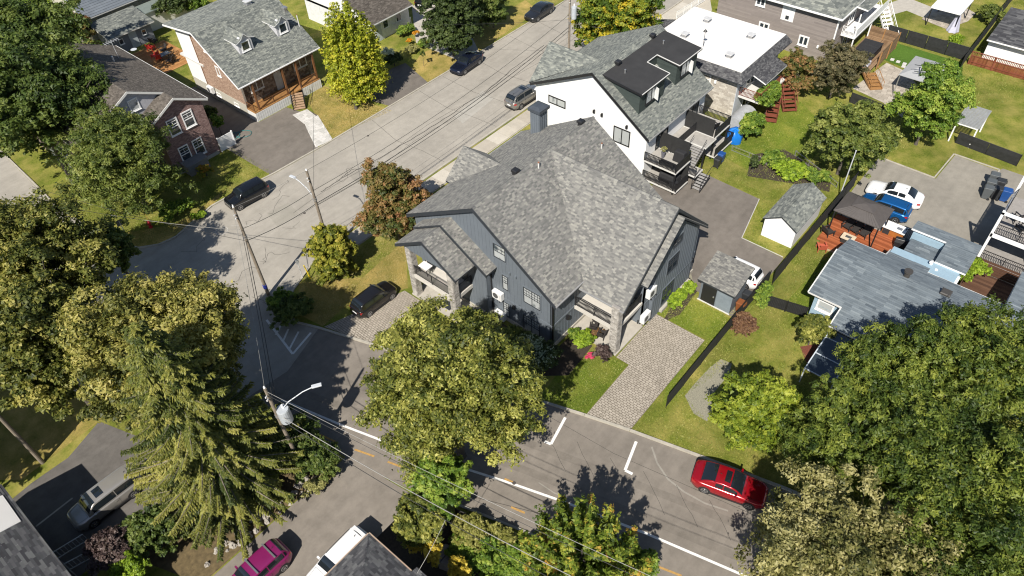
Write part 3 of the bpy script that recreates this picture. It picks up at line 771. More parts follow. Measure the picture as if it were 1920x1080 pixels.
battens(m, FR, [(31.6, 5.0), (34.4, 5.0), (34.4, zc(34.4) - .15), (31.6, zc(31.6) - .15)], .3, .04, .018)
part(walls, 'battens', m, SID_BLUE, kind='stuff')
m = MB(); FF.box(m, 22.2, 2.3, 28.2, 2.5, .002, .045); FS.box(m, 28.4, 2.3, 34.3, 2.5, .002, .045); FR.box(m, 34.45, 2.35, 41.9, 2.5, .002, .045)
part(walls, 'band_board', m, SID_BLUE)
m = MB(); m.box(28.27, 22.12, 0, 28.34, 36.1, .38); m.box(28.3, 22.1, 0, 34.3, 22.19, .38); m.box(34.3, 18.05, 0, 42.05, 18.14, .35)
part(walls, 'foundation', m, CONC)
# bump-out with the twin porch gables
m = MB(); m.box(27.92, 28.21, 0, 28.34, 34.39, 5.58); FB = Face((27.8, 0, 0), (0, 1, 0), (-1, 0, 0)); bp = [(28.2, 0), (34.4, 0), (34.4, 6.4), (31.9, 7.9), (28.2, 5.65)]; wallpanel(m, FB, bp, .1)
bo = part(H1, 'bay', m, SID_BLUE); m = MB(); battens(m, FB, bp, .36, .04, .018); part(bo, 'battens', m, SID_BLUE, kind='stuff')
m = MB(); m.box(27.7, 28.1, 0, 28.3, 34.4, .32); part(bo, 'foundation', m, CONC)
# main roof: planes with the valleys cut
L = []
e0, e1 = 27.95, 42.45
L.append([(e0, 36.7, zl(36.7)), (e0, RY, HZ), (e1, RY, HZ), (e1, 36.7, zl(36.7))])
yv = 21.6; xv = CX - (CZ - zr(yv)) / .915; xw = CX + (CZ - zr(yv)) / .955
L.append([(e0, yv, zr(yv)), (xv, yv, zr(yv)), (CX, RY, HZ), (e0, RY, HZ)])
L.append([(CX, RY, HZ), (xw, yv, zr(yv)), (e1, yv, zr(yv)), (e1, RY, HZ)])
yg = 17.7; xl = 30.8
L.append([(xl, yg, zc(xl)), (xl, yv, zc(xl)), (xv, yv, zc(xv)), (CX, yv, CZ), (CX, yg, CZ)])
L.append([(xv, yv, zc(xv)), (CX, RY, HZ), (CX, yv, CZ)])
L.append([(42.4, yg, zc(42.4)), (CX, yg, CZ), (CX, yv, CZ), (xw, yv, zc(xw)), (42.4, yv, zc(42.4))])
L.append([(xw, yv, zc(xw)), (CX, yv, CZ), (CX, RY, HZ)])
rf = roof(H1, L, SH_MAIN, DARKTRIM)
m = MB()
fascia_board(m, (e0, yv, zr(yv) - .01), (e0, RY, HZ - .01), .3, .05, (-1, 0, 0)); fascia_board(m, (e0, RY, HZ - .01), (e0, 36.7, zl(36.7) - .01), .3, .05, (-1, 0, 0))
fascia_board(m, (xl, yg, zc(xl) - .01), (CX, yg, CZ - .01), .3, .05, (0, -1, 0)); fascia_board(m, (CX, yg, CZ - .01), (42.4, yg, zc(42.4) - .01), .3, .05, (0, -1, 0))
part(rf, 'bargeboard', m, DARKTRIM)
m = MB(); m.bar((e0, yv - .05, zr(yv) - .06), (xv, yv - .05, zr(yv) - .06), .1, .1); m.bar((xl - .05, yg, zc(xl) - .06), (xl - .05, yv, zc(xl) - .06), .1, .1)
m.bar((e0 + 7.3, 36.76, zl(36.7) - .06), (e1, 36.76, zl(36.7) - .06), .1, .1)
part(rf, 'gutter', m, plain('grey_gutter', (.3, .3, .3), .5))
m = MB(); m.bar((28.28, 28.12, .3), (28.28, 28.12, 5.3), .07, .09); m.bar((28.3, 22.12, .2), (28.3, 22.12, 5.2), .07, .07); part(H1, 'downspout', m, BLACK)
def cap_row(m, p, q, wd=.3, n=None):
    p = np.array(p, float); q = np.array(q, float); Lg = np.linalg.norm(q - p); k = n or max(2, int(Lg / .3)); d = (q - p) / Lg
    s = np.cross(d, [0, 0, 1]); s /= np.linalg.norm(s)
    for i in range(k):
        a = p + (q - p) * i / k; b = p + (q - p) * (i + 1.15) / k; t = random.random()
        dz = np.array([0, 0, .035]); lo = np.array([0, 0, -wd * .3])
        m.face([tuple(a + dz + [0, 0, .012]), tuple(b + dz), tuple(b + s * wd / 2 + lo + dz), tuple(a + s * wd / 2 + lo + dz + [0, 0, .012])], t)
        m.face([tuple(a + dz + [0, 0, .012]), tuple(a - s * wd / 2 + lo + dz + [0, 0, .012]), tuple(b - s * wd / 2 + lo + dz), tuple(b + dz)], t)
m = MB(); cap_row(m, (e0, RY, HZ), (e1, RY, HZ)); cap_row(m, (CX, yg, CZ), (CX, RY, CZ + .03)); part(rf, 'ridge_caps', m, SH_MAIN, kind='stuff')
# small gable over the street side
gx, gz, gh = 35.4, 8.3, 2.45
def gface(x): return gz - .86 * abs(x - gx)
yr = RY + (HZ - gz) / .588
G = []
for sgn in (-1, 1):
    xe = gx + sgn * gh; ye = RY + (HZ - gface(xe)) / .588
    G.append([(gx, 37.15, gz), (gx, yr, gz), (xe, min(ye, 37.1), gface(xe)), (xe, 37.15, gface(xe))])
dr = roof(H1, G, SH_MAIN, DARKTRIM, name='cross_gable')
m = MB(); m.slab([(gx - gh + .2, 36.9, 5.6), (gx + gh - .2, 36.9, 5.6), (gx + gh - .2, 36.9, gface(gx + gh - .2) - .15), (gx, 36.9, gz - .15), (gx - gh + .2, 36.9, gface(gx - gh + .2) - .15)], (0, -.8, 0)); part(dr, 'gable_wall', m, SID_BLUE)
# porch gables
P1 = [[(25.3, 28.85, 5.55), (27.45, 28.85, 5.55), (27.45, 32.1, 7.65), (25.3, 32.1, 7.65)], [(25.3, 35.35, 5.6), (25.3, 32.1, 7.65), (28.3, 32.1, 7.65), (28.3, 35.35, 5.6)]]
P2 = [[(27.2, 27.5, 5.45), (28.4, 27.5, 5.45), (28.4, 31.9, 8.05), (27.2, 31.9, 8.05)], [(27.2, 35.2, 6.05), (27.2, 31.9, 8.05), (28.4, 31.9, 8.05), (28.4, 35.2, 6.05)]]
r1 = roof(H1, P1, SH_MAIN, DARKTRIM, name='porch_roof'); m = MB()
fascia_board(m, (25.3, 28.85, 5.54), (25.3, 32.1, 7.64), .26, .05, (-1, 0, 0)); fascia_board(m, (25.3, 32.1, 7.64), (25.3, 35.35, 5.59), .26, .05, (-1, 0, 0)); part(r1, 'bargeboard', m, DARKTRIM)
r2 = roof(H1, P2, SH_MAIN, DARKTRIM, name='porch_roof'); m = MB()
fascia_board(m, (27.2, 27.5, 5.44), (27.2, 31.9, 8.04), .26, .05, (-1, 0, 0)); part(r2, 'bargeboard', m, DARKTRIM)
FPo = Face((25.65, 0, 0), (0, 1, 0), (-1, 0, 0)); m = MB()
wallpanel(m, FPo, [(29.5, 5.35), (30.4, 5.35), (34.0, 5.35), (34.7, 5.35), (34.7, 5.9), (32.1, 7.5), (29.5, 5.85)], .12)
o = part(r1, 'gable_wall', m, SID_BLUE); m = MB(); battens(m, FPo, [(29.5, 5.35), (34.7, 5.35), (34.7, 5.9), (32.1, 7.5), (29.5, 5.85)], .36, .04, .018)
part(r1, 'battens', m, SID_BLUE, kind='stuff')
column(H1, 25.95, 34.45, 0, 5.45, .55); column(H1, 25.95, 29.95, 0, 5.35, .55)
m = MB(); m.box(25.75, 29.8, 2.45, 27.8, 34.6, 2.62); m.box(25.68, 29.75, 2.3, 25.75, 34.65, 2.66); m.box(25.75, 29.72, 2.3, 27.79, 29.8, 2.66)
part(H1, 'balcony', m, DECKC)
m = MB(); m.box(25.6, 29.6, 0, 27.7, 34.8, .15); part(H1, 'porch_floor', m, CONC)
railing(H1, (25.8, 30.25), (25.8, 34.2), 2.64, .95, BLACK, .11); railing(H1, (26.25, 29.82), (27.75, 29.82), 2.64, .95, BLACK, .11)
# right-hand corner porch
column(H1, 31.0, 18.35, 0, 5.15, .58)
m = MB(); m.box(31.0, 18.35, 2.35, 34.39, 22.15, 2.55); m.box(30.93, 18.3, 2.3, 31.0, 22.1, 2.6); m.box(31.0, 18.25, 2.3, 34.39, 18.35, 2.6); part(H1, 'balcony', m, DECKC)
m = MB(); m.box(30.65, 17.95, 0, 34.38, 22.1, .13); part(H1, 'porch_floor', m, CONC)
railing(H1, (31.05, 18.65), (31.05, 22.1), 2.56, .95, BLACK, .1); railing(H1, (31.35, 18.4), (34.35, 18.4), 2.56, .95, BLACK, .1)
# windows, front
for a, z, wd, ht, c, r_, mu in ((27.1, 7.2, 1.15, 1.35, 1, 2, (3, 2)), (26.7, 4.3, .55, 1.5, 1, 2, (2, 3)), (24.1, 4.25, 1.6, 1.6, 2, 2, (6, 3)), (24.2, 1.1, 1.6, 1.7, 2, 2, (6, 3)), (26.75, 1.3, .6, 1.55, 1, 2, (2, 3))):
    window(H1, FF, a, z, wd, ht, DARKTRIM, GLASSC, .05, c, r_, .07, mu, trim=SID_BLUE, sill=False)
FR2 = Face((0, 17.85, 0), (1, 0, 0), (0, -1, 0))
for a, z, wd, ht in ((37.8, 6.75, 1.25, .8), (37.55, 4.65, 1.5, 1.5), (37.4, 1.6, 1.6, 1.7)):
    window(H1, FR2, a, z, wd, ht, DARKTRIM, GLASS, .06, 2, 2, .07, (4, 3), trim=SID_BLUE, sill=False)
# shallow projecting bay on the gable end with its own rooflet
bq = [(33.6, 0), (40.6, 0), (40.6, 6.3), (37.05, 9.5), (33.6, 6.3)]
m = MB(); m.slab(FR2.poly([(35.2, 0), (41.0, 0), (41.0, 6.0), (37.05, 9.5), (33.5, 6.4), (33.5, 5.4), (35.2, 5.4)]), (0, .28, 0)); o = part(H1, 'bay', m, SID_BLUE)
m = MB(); battens(m, FR2, [(35.2, 0), (41.0, 0), (41.0, 6.0), (37.05, 9.5), (35.2, 7.9)], .3, .04, .018); FR2.box(m, 35.25, 2.35, 40.95, 2.5, .031, .05); part(o, 'battens', m, SID_BLUE, kind='stuff')
RB = [[(32.9, 17.2, 6.1), (37.05, 17.2, 9.8), (37.05, 17.85, 9.8), (32.9, 17.85, 6.1)], [(41.4, 17.2, 5.92), (41.4, 17.85, 5.92), (37.05, 17.85, 9.8), (37.05, 17.2, 9.8)]]
roof(H1, RB, SH_MAIN, DARKTRIM, name='rooflet')
m = MB(); m.box(36.5, 17.6, 0.05, 40.9, 17.84, .32); part(H1, 'plinth', m, CONC)
for a, z in ((26.2, 5.6), (25.6, 5.6), (25.9, 2.15), (24.3, 2.45)): wall_light(H1, FF, a, z, .15 if z != 2.15 else .22, mat=SID_BLUE if z != 2.15 else BLACK)
wall_light(H1, FS, 30.1, 2.0, .24); wall_light(H1, FR, 41.3, 2.0, .26)
# dark doors on the porches
m = MB(); FB.box(m, 31.0, .15, 32.0, 2.25, .005, .05); FB.box(m, 30.2, 2.62, 33.2, 4.8, .005, .04); part(H1, 'door', m, plain('dark_door', (.03, .035, .04), .3))
m = MB(); FP.box(m, 19.2, .2, 21.4, 2.25, .005, .05); FP.box(m, 19.2, 2.6, 21.4, 4.7, .005, .05); part(H1, 'patio_door', m, GLASS)
box_vent(H1, (33.0, 29.35, 10.5), None); box_vent(H1, (41.1, 29.35, 10.5), None)
pipe_vent(H1, (34.8, 28.6, zr(28.6) + .05), .45, mat=OFFWHITE); pipe_vent(H1, (40.9, 27.1, zr(27.1) + .05), .45, mat=OFFWHITE)
m = MB(); m.box(41.2, 33.7, 6.5, 42.3, 34.7, 9.7); ch = part(H1, 'chimney', m, SID_BLUE)
m = MB()
for f, s0, s1 in ((Face((41.2, 0, 0), (0, 1, 0), (-1, 0, 0)), 33.7, 34.7), (Face((0, 33.7, 0), (1, 0, 0), (0, -1, 0)), 41.2, 42.3)): battens(m, f, [(s0, 6.6), (s1, 6.6), (s1, 9.7), (s0, 9.7)], .24, .04, .03)
part(ch, 'battens', m, SID_BLUE, kind='stuff')
m = MB(); m.box(41.05, 33.55, 9.7, 42.45, 34.85, 9.98); m.hexa([(41.05, 33.55, 9.98), (42.45, 33.55, 9.98), (42.45, 34.85, 9.98), (41.05, 34.85, 9.98)], [(41.4, 33.9, 10.12), (42.1, 33.9, 10.12), (42.1, 34.5, 10.12), (41.4, 34.5, 10.12)]); part(ch, 'cap', m, plain('slate_cap', (.06, .07, .085), .5))
ac_unit('white heat pump hung high beside the twin upper windows of the blue house front', 28.3, 27.35, 2.35, (-1, 0), True)
ac_unit('white heat pump standing low at the foot of the blue house front', 28.25, 27.2, .15, (-1, 0), False)
ac_unit('white heat pump on a bracket above the paved driveway wall of the blue house', 34.9, 18.1, 3.2, (0, -1), True, .95, .85)
ac_unit('white heat pump low on the wall at the head of the paved driveway', 34.3, 18.0, 1.0, (0, -1), True, .95, .8)

# ---- white stucco house with the black dormers
H2 = wthing('detached_house', 'white stucco house with black flat-topped dormers and dark outside stairs', 'house', (55, 33, 0))
F2 = Face((49.9, 0, 0), (0, 1, 0), (-1, 0, 0)); A2, B2_ = 28.2, 41.2; R2, Z2 = 34.3, 9.5
z2r = lambda y: Z2 - .69 * (R2 - y); z2l = lambda y: Z2 - .49 * (y - R2)
m = MB(); m.box(50.11, A2, 0, 60.5, B2_, 5.2); wallpanel(m, F2, [(A2, 0), (B2_, 0), (B2_, z2l(B2_) - .15), (R2, Z2 - .18), (A2, z2r(A2) - .16)]); w2 = part(H2, 'wall', m, STUCCO)
m = MB(); m.box(49.85, 28.15, 0, 50.2, 41.2, .3); part(H2, 'foundation', m, CONC)
L = [[(49.5, 41.6, z2l(41.6)), (49.5, R2, Z2), (60.9, R2, Z2), (60.9, 41.6, z2l(41.6))], [(49.5, 27.75, z2r(27.75)), (60.9, 27.75, z2r(27.75)), (60.9, R2, Z2), (49.5, R2, Z2)]]
rf = roof(H2, L, SH_GREEN, BLACK, tab=.34)
m = MB(); fascia_board(m, (49.5, 27.75, z2r(27.75)), (49.5, R2, Z2), .26, .05, (-1, 0, 0)); fascia_board(m, (49.5, R2, Z2), (49.5, 41.6, z2l(41.6)), .26, .05, (-1, 0, 0)); part(rf, 'bargeboard', m, BLACK)
m = MB(); m.box(49.5, 27.66, z2r(27.75) - .14, 60.9, 27.76, z2r(27.75) - .02); part(rf, 'gutter', m, plain('grey_gutter', (.3, .3, .3)))
gx, gz = 52.7, 8.9; G = []
for s_, h in ((-1, 3.2), (1, 3.6)):
    xe = gx + s_ * h; ze = gz - .9 * h; G.append([(gx, 41.7, gz), (gx, R2 + (Z2 - gz) / .49, gz), (xe, 41.6, ze + .0), (xe, 41.7, ze)])
o = roof(H2, G, SH_GREEN, BLACK, name='cross_gable', tab=.34)
m = MB(); m.slab([(49.95, 41.2, 5.0), (56.0, 41.2, 5.0), (gx, 41.2, gz - .2)], (0, .25, 0)); part(o, 'gable_wall', m, STUCCO)
# flat-topped dormer
DK = plain('dark_green_siding', (0.05, 0.065, 0.06), .6, .08)
top = lambda y: 8.62 + (y - 29.4) * .12
def dtop(poly): return [(x, y, top(y)) for x, y in poly]
m = MB()
for poly in (((50.35, 29.4), (54.9, 29.4), (54.9, 34.4), (50.35, 34.4)), ((54.9, 31.9), (56.6, 31.9), (56.6, 34.4), (54.9, 34.4)), ((56.6, 29.4), (60.7, 29.4), (60.7, 34.4), (56.6, 34.4))):
    P_ = dtop(poly); m.hexa([(x, y, z - .16) for x, y, z in P_], P_)
fr = part(H2, 'flat_roof', m, BITUMEN)
m = MB(); T_ = .035
for p, q in (((50.35, 29.4), (54.9, 29.4)), ((54.9, 29.4), (54.9, 31.9)), ((54.9, 31.9), (56.6, 31.9)), ((56.6, 31.9), (56.6, 29.4)), ((56.6, 29.4), (60.7, 29.4))):
    m.bar((p[0], p[1], top(p[1]) + .0), (q[0], q[1], top(q[1]) + .0), .07, .06)
part(fr, 'edge_trim', m, OFFWHITE)
m = MB(); m.bar((50.33, 29.4, top(29.4) - .1), (50.33, 34.4, top(34.4) - .1), .06, .2); part(fr, 'edge_trim', m, BLACK)
for (x0, x1) in ((50.6, 54.7), (56.8, 60.5)):
    m = MB(); y0 = 29.75
    m.hexa([(x0, y0, 6.2), (x1, y0, 6.2), (x1, 34.3, 6.2), (x0, 34.3, 6.2)], [(x0, y0, top(y0) - .17), (x1, y0, top(y0) - .17), (x1, 34.3, top(34.3) - .17), (x0, 34.3, top(34.3) - .17)])
    d = part(H2, 'dormer', m, DK)
    q = cat(lap(Face((x0, 0, 0), (0, 1, 0), (-1, 0, 0)), [(29.75, z2r(29.75)), (34.1, z2r(34.1)), (34.2, top(34.2) - .17), (29.75, top(29.75) - .17)], .16), lap(Face((0, y0, 0), (1, 0, 0), (0, -1, 0)), [(x0, 6.4), (x1, 6.4), (x1, top(y0) - .18), (x0, top(y0) - .18)], .16))
    part(d, 'siding', q, toned('green_black_laps', [(0.04, 0.052, 0.048), (0.06, 0.075, 0.07)], .6, .08), kind='stuff')
    fd = Face((0, y0 - .02, 0), (1, 0, 0), (0, -1, 0))
    xm = x0 + 1.9 if x0 < 55 else x0 + 1.7
    window(H2, fd, xm, 7.5, 1.9, 1.3, BLACK, GLASSC, .07, 2, 1, .07)
    m = MB(); m.hexa([fd.at(xm + .5, 6.9, .05), fd.at(xm + .55, 6.9, .05), fd.at(xm + .35, 6.9, .55), fd.at(xm + .3, 6.9, .55)], [fd.at(xm + .5, 8.1, .05), fd.at(xm + .55, 8.1, .05), fd.at(xm + .35, 8.1, .55), fd.at(xm + .3, 8.1, .55)]); part(H2, 'open_sash', m, WHITE)
m = MB(); m.box(54.7, 31.95, 7.0, 56.8, 32.1, top(31.95) - .17); part(H2, 'dormer_link', m, DK)
for x, y, k in ((52.6, 33.6, 0), (58.7, 33.8, 0)): box_vent(H2, (x, y, top(y) + .02), None)
for x, y in ((52.0, 32.4), (58.6, 32.5)): pipe_vent(H2, (x, y, top(y)), .3, .07, plain('galvanised', (.5, .5, .5), .3, metal=.7), cap=plain('galvanised', (.5, .5, .5)))
for a, z, wd, ht in ((38.55, 4.75, 2.1, .85), (30.9, 3.9, 1.85, 1.7)): window(H2, F2, a, z, wd, ht, BLACK, GLASSC, .1, 2, 1, .06, sill=False)
for a, z in ((34.1, 5.4), (33.2, 5.35), (30.4, 5.15)): wall_light(H2, F2, a, z, .2)
F2s = Face((0, 28.2, 0), (1, 0, 0), (0, -1, 0))
for a, z, wd, ht in ((52.6, 3.45, 2.0, 1.9), (58.2, 3.45, 2.1, 1.9), (52.4, 1.3, 2.0, 1.9), (58.2, 1.3, 2.1, 1.9)): window(H2, F2s, a, z, wd, ht, BLACK, GLASS, .08, 2, 1, .07, sill=False)
def balcony(root, x0, x1, y0, y1, z, posts=True, rails=('f', 'l', 'r'), floor=None):
    m = MB(); m.box(x0, y0, z - .16, x1, y1, z); b = part(root, 'balcony', m, floor or plain('grey_deck_floor', (.36, .34, .31), .8))
    m = MB(); m.box(x0 - .04, y0 - .04, z - .12, x1 + .04, y0, z + .01); m.box(x0 - .04, y0, z - .12, x0, y1, z + .01); m.box(x1, y0, z - .12, x1 + .04, y1, z + .01); part(b, 'fascia', m, OFFWHITE)
    if 'f' in rails: railing(root, (x0, y0 + .04), (x1, y0 + .04), z, .95, BLACK, .13, .024)
    if 'l' in rails: railing(root, (x0 + .03, y0), (x0 + .03, y1), z, .95, BLACK, .13, .024)
    if 'r' in rails: railing(root, (x1 - .03, y0), (x1 - .03, y1), z, .95, BLACK, .13, .024)
balcony(H2, 49.7, 52.2, 24.75, 28.15, 2.5, rails=('f', 'l')); balcony(H2, 56.7, 59.6, 24.75, 28.15, 2.5, rails=('f', 'r'))
balcony(H2, 49.7, 51.8, 24.5, 28.15, .45, rails=('f', 'l')); balcony(H2, 56.7, 60.2, 24.4, 28.15, .45, rails=('f', 'r')); balcony(H2, 52.2, 56.7, 26.8, 28.15, 2.5, rails=('f',))
balcony(H2, 54.8, 56.7, 24.6, 26.8, 2.5, rails=())
balcony(H2, 52.0, 53.4, 23.9, 26.4, 1.15, rails=('l',))
m = MB()
for x, y, h in ((49.8, 24.85, 2.4), (52.1, 24.85, 3.4), (56.8, 24.85, 2.4), (59.5, 24.85, 3.4), (54.8, 24.7, 2.4), (52.1, 26.6, 2.4), (60.1, 24.5, 1.4)): m.box(x - .07, y - .07, 0, x + .07, y + .07, h)
part(H2, 'post', m, BLACK)
SCR = plain('black_mesh_screen', (0.022, 0.022, 0.022), .8, .2)
m = MB(); m.box(52.18, 25.0, 2.6, 52.24, 28.1, 4.35); part(H2, 'privacy_screen', m, SCR)
m = MB(); m.box(56.72, 25.0, 2.6, 56.78, 28.1, 4.35); part(H2, 'privacy_screen', m, SCR)
m = MB(); m.box(51.78, 24.6, .5, 51.84, 28.0, 2.2); part(H2, 'privacy_screen', m, SCR)
TREAD = plain('grey_tread', (.3, .29, .28), .8)
for k in range(8):
    m = MB(); x = 54.75 - k * .2; z = 2.35 - k * .15; m.box(x - .15, 24.7, z - .04, x + .13, 26.0, z); part(H2, 'stair_tread', m, TREAD)
for k in range(6):
    m = MB(); x = 53.0 - k * .25; z = 1.0 - k * .16; m.box(x - .13, 23.0, z - .04, x + .12, 23.85, z); part(H2, 'stair_tread', m, TREAD)
m = MB()
for y in (24.68, 26.03): m.bar((54.9, y, 2.4), (53.2, y, 1.1), .05, .22); m.bar((54.9, y, 3.35), (53.2, y, 2.1), .04, .04)
for y in (22.98, 23.87): m.bar((53.2, y, 1.05), (51.5, y, .05), .05, .2); m.bar((53.2, y, 2.0), (51.5, y, 1.0), .04, .04); m.bar((51.5, y, 0), (51.5, y, 1.0), .04, .04)
part(H2, 'stair_stringer', m, BLACK)

# ---- stone-faced block with the white flat roof
H3 = wthing('flat_roofed_house', 'pale stone faced block with a white flat roof and dark shingle skirt', 'house', (68, 32, 0))
m = MB(); m.box(64.1, 26.6, 0, 73.2, 37.3, 5.3); part(H3, 'wall', m, plain('pale_blue_siding', (.50, .53, .56), .7, .04))
F3 = Face((64.1, 0, 0), (0, 1, 0), (-1, 0, 0))
q = tiles(F3.poly([(26.65, 0.05), (37.2, .05), (37.2, 4.7), (26.65, 4.7)]), .5, .2, 'block', lift=.03, gap=.012, n_hint=F3.n, jit=.45)
part(H3, 'stonework', q, toned('cream_stone', [(.40, .36, .31), (.50, .46, .40), (.60, .56, .49)], .9, .15, 2), kind='stuff')
m = MB(); m.box(63.9, 26.4, 5.3, 73.6, 37.4, 5.6); fr = part(H3, 'flat_roof', m, MEMW)
K3 = [[(63.3, 25.8, 4.7), (63.9, 26.4, 5.55), (63.9, 37.4, 5.55), (63.3, 38.0, 4.7)], [(63.3, 25.8, 4.7), (74.2, 25.8, 4.7), (73.6, 26.4, 5.55), (63.9, 26.4, 5.55)], [(63.3, 38.0, 4.7), (63.9, 37.4, 5.55), (73.6, 37.4, 5.55), (74.2, 38.0, 4.7)]]
roof(H3, K3, SH_DARK, DARKTRIM, name='roof_skirt', t=.1)
roof(H3, [[(65.6, 24.35, 4.2), (70.3, 24.35, 4.2), (70.3, 26.5, 4.95), (65.6, 26.5, 4.95)]], SH_DARK, WHITE, name='awning', t=.12)
roof(H3, [[(67.2, 40.2, 4.4), (67.2, 37.6, 5.1), (70.8, 37.6, 5.1), (70.8, 40.2, 4.4)]], SH_DARK, WHITE, name='awning', t=.12)
for a, z, wd, ht in ((30.1, 3.55, 1.1, 1.1), (30.3, .95, 1.0, 1.0)): window(H3, F3, a, z, wd, ht, WHITE, GLASS, .14, 1, 2, .08)
wall_light(H3, F3, 29.0, 3.6, .22, name='wall_vent', mat=WHITE)
def white_vent(root, x, y, z):
    m = MB(); m.box(x - .35, y - .35, z, x + .35, y + .35, z + .12); m.box(x - .25, y - .25, z + .12, x + .25, y + .25, z + .35); o = part(root, 'roof_vent', m, plain('galvanised', (.5, .5, .5)))
    m = MB(); m.box(x - .38, y - .38, z + .35, x + .38, y + .38, z + .42); part(o, 'hood', m, plain('pale_metal', (.55, .55, .55), .4))
for c in ((1326, 38), (1284, 66), (1408, 68), (1368, 104)): p = W(*c, 5.75); white_vent(H3, p[0], p[1], 5.6)
m = MB(); p = W(1318, 88, 5.6); m.tube([(p[0], p[1], 5.6), (p[0], p[1], 7.6)], .03, 6); m.lathe((p[0], p[1], 7.3), [(.22, 0), (.02, .25)], 10); part(H3, 'antenna', m, BLACK)
RED = plain('red_brown_timber', (0.20, 0.055, 0.03), .7, .15)
m = MB(); m.box(64.6, 24.2, 2.45, 70.4, 26.55, 2.65); part(H3, 'balcony', m, OFFWHITE)
railing(H3, (64.65, 24.25), (64.65, 26.5), 2.65, .95, RED, .13, .02); railing(H3, (64.65, 24.25), (69.0, 24.25), 2.65, .95, RED, .13, .02)
F3s = Face((0, 26.6, 0), (1, 0, 0), (0, -1, 0))
window(H3, F3s, 67.0, 3.6, 1.9, 1.8, WHITE, GLASS, .1, 2, 1); window(H3, F3s, 67.0, 1.2, 1.9, 1.9, WHITE, GLASS, .1, 2, 1); window(H3, F3s, 65.0, 3.8, .5, .7, WHITE, GLASS, .1, 1, 1)
def stair(root, p, q, wd, n, tread, side, rail=.9, name='stair_tread'):
    """p top (x,y,z) q bottom (x,y,z)"""
    p = np.array(p, float); q = np.array(q, float); d = (q - p)[:2]; Lh = np.linalg.norm(d); d /= Lh; s = np.array([-d[1], d[0]]); dep = Lh / n
    for k in range(n):
        c = p + (q - p) * (k + .5) / n; m = MB(); z = p[2] + (q[2] - p[2]) * (k + .5) / n
        P = [c[:2] + d * a + s * b for a, b in ((-dep * .55, -wd / 2), (dep * .55, -wd / 2), (dep * .55, wd / 2), (-dep * .55, wd / 2))]; m.prism(P, z - .05, z); part(root, name, m, tread)
    for sg in (-1, 1):
        m = MB(); o = s * (wd / 2 + .04) * sg; a = (*(p[:2] + o), p[2]); b = (*(q[:2] + o), q[2])
        m.bar((a[0], a[1], a[2] - .1), (b[0], b[1], b[2] + .02), .05, .26)
        if rail:
            m.bar((a[0], a[1], a[2] + rail), (b[0], b[1], b[2] + rail), .05, .05)
            for k in range(n + 1): t = k / n; x, y, z = [a[i] + (b[i] - a[i]) * t for i in range(3)]; m.bar((x, y, z), (x, y, z + rail), .03, .03)
        part(root, 'stair_side', m, side)
stair(H3, (71.2, 24.6, 2.6), (68.9, 22.4, .1), 1.3, 9, RED, RED); stair(H3, (68.5, 24.2, 1.3), (65.9, 23.1, .1), 1.1, 5, RED, RED)

# ---- tall grey-brown sided house at the top right
H4 = wthing('detached_house', 'tall grey-brown sided house with white trimmed windows and a white corner balcony', 'house', (86, 30, 0))
m = MB(); m.box(80.7, 23.6, 0, 93, 38, 5.7); part(H4, 'wall', m, plain('grey_brown_wall', (.21, .185, .17)))
F4 = Face((80.7, 0, 0), (0, 1, 0), (-1, 0, 0)); F4s = Face((0, 23.6, 0), (1, 0, 0), (0, -1, 0))
SG4 = toned('grey_brown_laps', [(.17, .15, .14), (.235, .205, .19), (.28, .25, .23)], .7, .06)
q = cat(lap(F4, [(23.6, 0), (38, 0), (38, 5.6), (23.6, 5.6)], .17), lap(F4s, [(80.7, 0), (93, 0), (93, 5.6), (80.7, 5.6)], .17)); part(H4, 'siding', q, SG4, kind='stuff')
e = 5.6; L = [[(80.1, 23.1, e), (85.4, 30.6, 8.6), (85.4, 30.7, 8.6), (80.1, 38.4, e)], [(80.1, 23.1, e), (84.0, 23.1, e), (93.5, 23.1, e), (93.5, 30.6, 8.6), (85.4, 30.6, 8.6)]]
rf = roof(H4, L, SH_GREEN, WHITE, tab=.5, course=.25)
m = MB(); m.bar((80.06, 23.05, 5.5), (80.06, 38.4, 5.5), .1, .16); m.bar((80.1, 23.05, 5.5), (93.5, 23.05, 5.5), .1, .16); part(rf, 'gutter', m, WHITE)
m = MB(); m.bar((80.65, 23.55, .0), (80.65, 23.55, 5.4), .14, .14); part(H4, 'corner_board', m, WHITE)
for c in ((1427, 0, 1.2, 1.5), (1432, 49, 1.3, .85), (1506, 77, 1.2, 1.2)):
    p = WX(c[0], c[1], 80.6); window(H4, F4, p[1], p[2], c[2], c[3], WHITE, GLASS, .16, 2, 1, .08)
p = WX(1478, 22, 80.6); m = MB(); F4.box(m, p[1] - .75, p[2] - 1.1, p[1] + .75, p[2] + .9, .0, .03); part(H4, 'patch_panel', m, WHITE)
m = MB(); F4.box(m, p[1] - .2, p[2] - .9, p[1] + .2, p[2] - .5, .031, .07); part(H4, 'wall_vent', m, DARKTRIM)
p = WX(1533, 88, 80.6); wall_light(H4, F4, p[1], p[2], .2, name='wall_vent', mat=WHITE)
balcony_w = MB(); balcony_w.box(82.6, 21.9, 2.6, 92, 23.55, 2.8); part(H4, 'balcony', balcony_w, WHITE)
railing(H4, (82.65, 21.95), (82.65, 23.5), 2.8, .95, WHITE, .13, .018); m = MB(); m.box(82.65, 21.93, 2.8, 92, 21.97, 3.75); part(H4, 'balcony_panel', m, WHITE)
m = MB(); m.box(82.7, 22.0, 0, 82.82, 22.12, 5.4); m.box(88, 22.0, 0, 88.12, 22.12, 2.6); part(H4, 'post', m, WHITE)
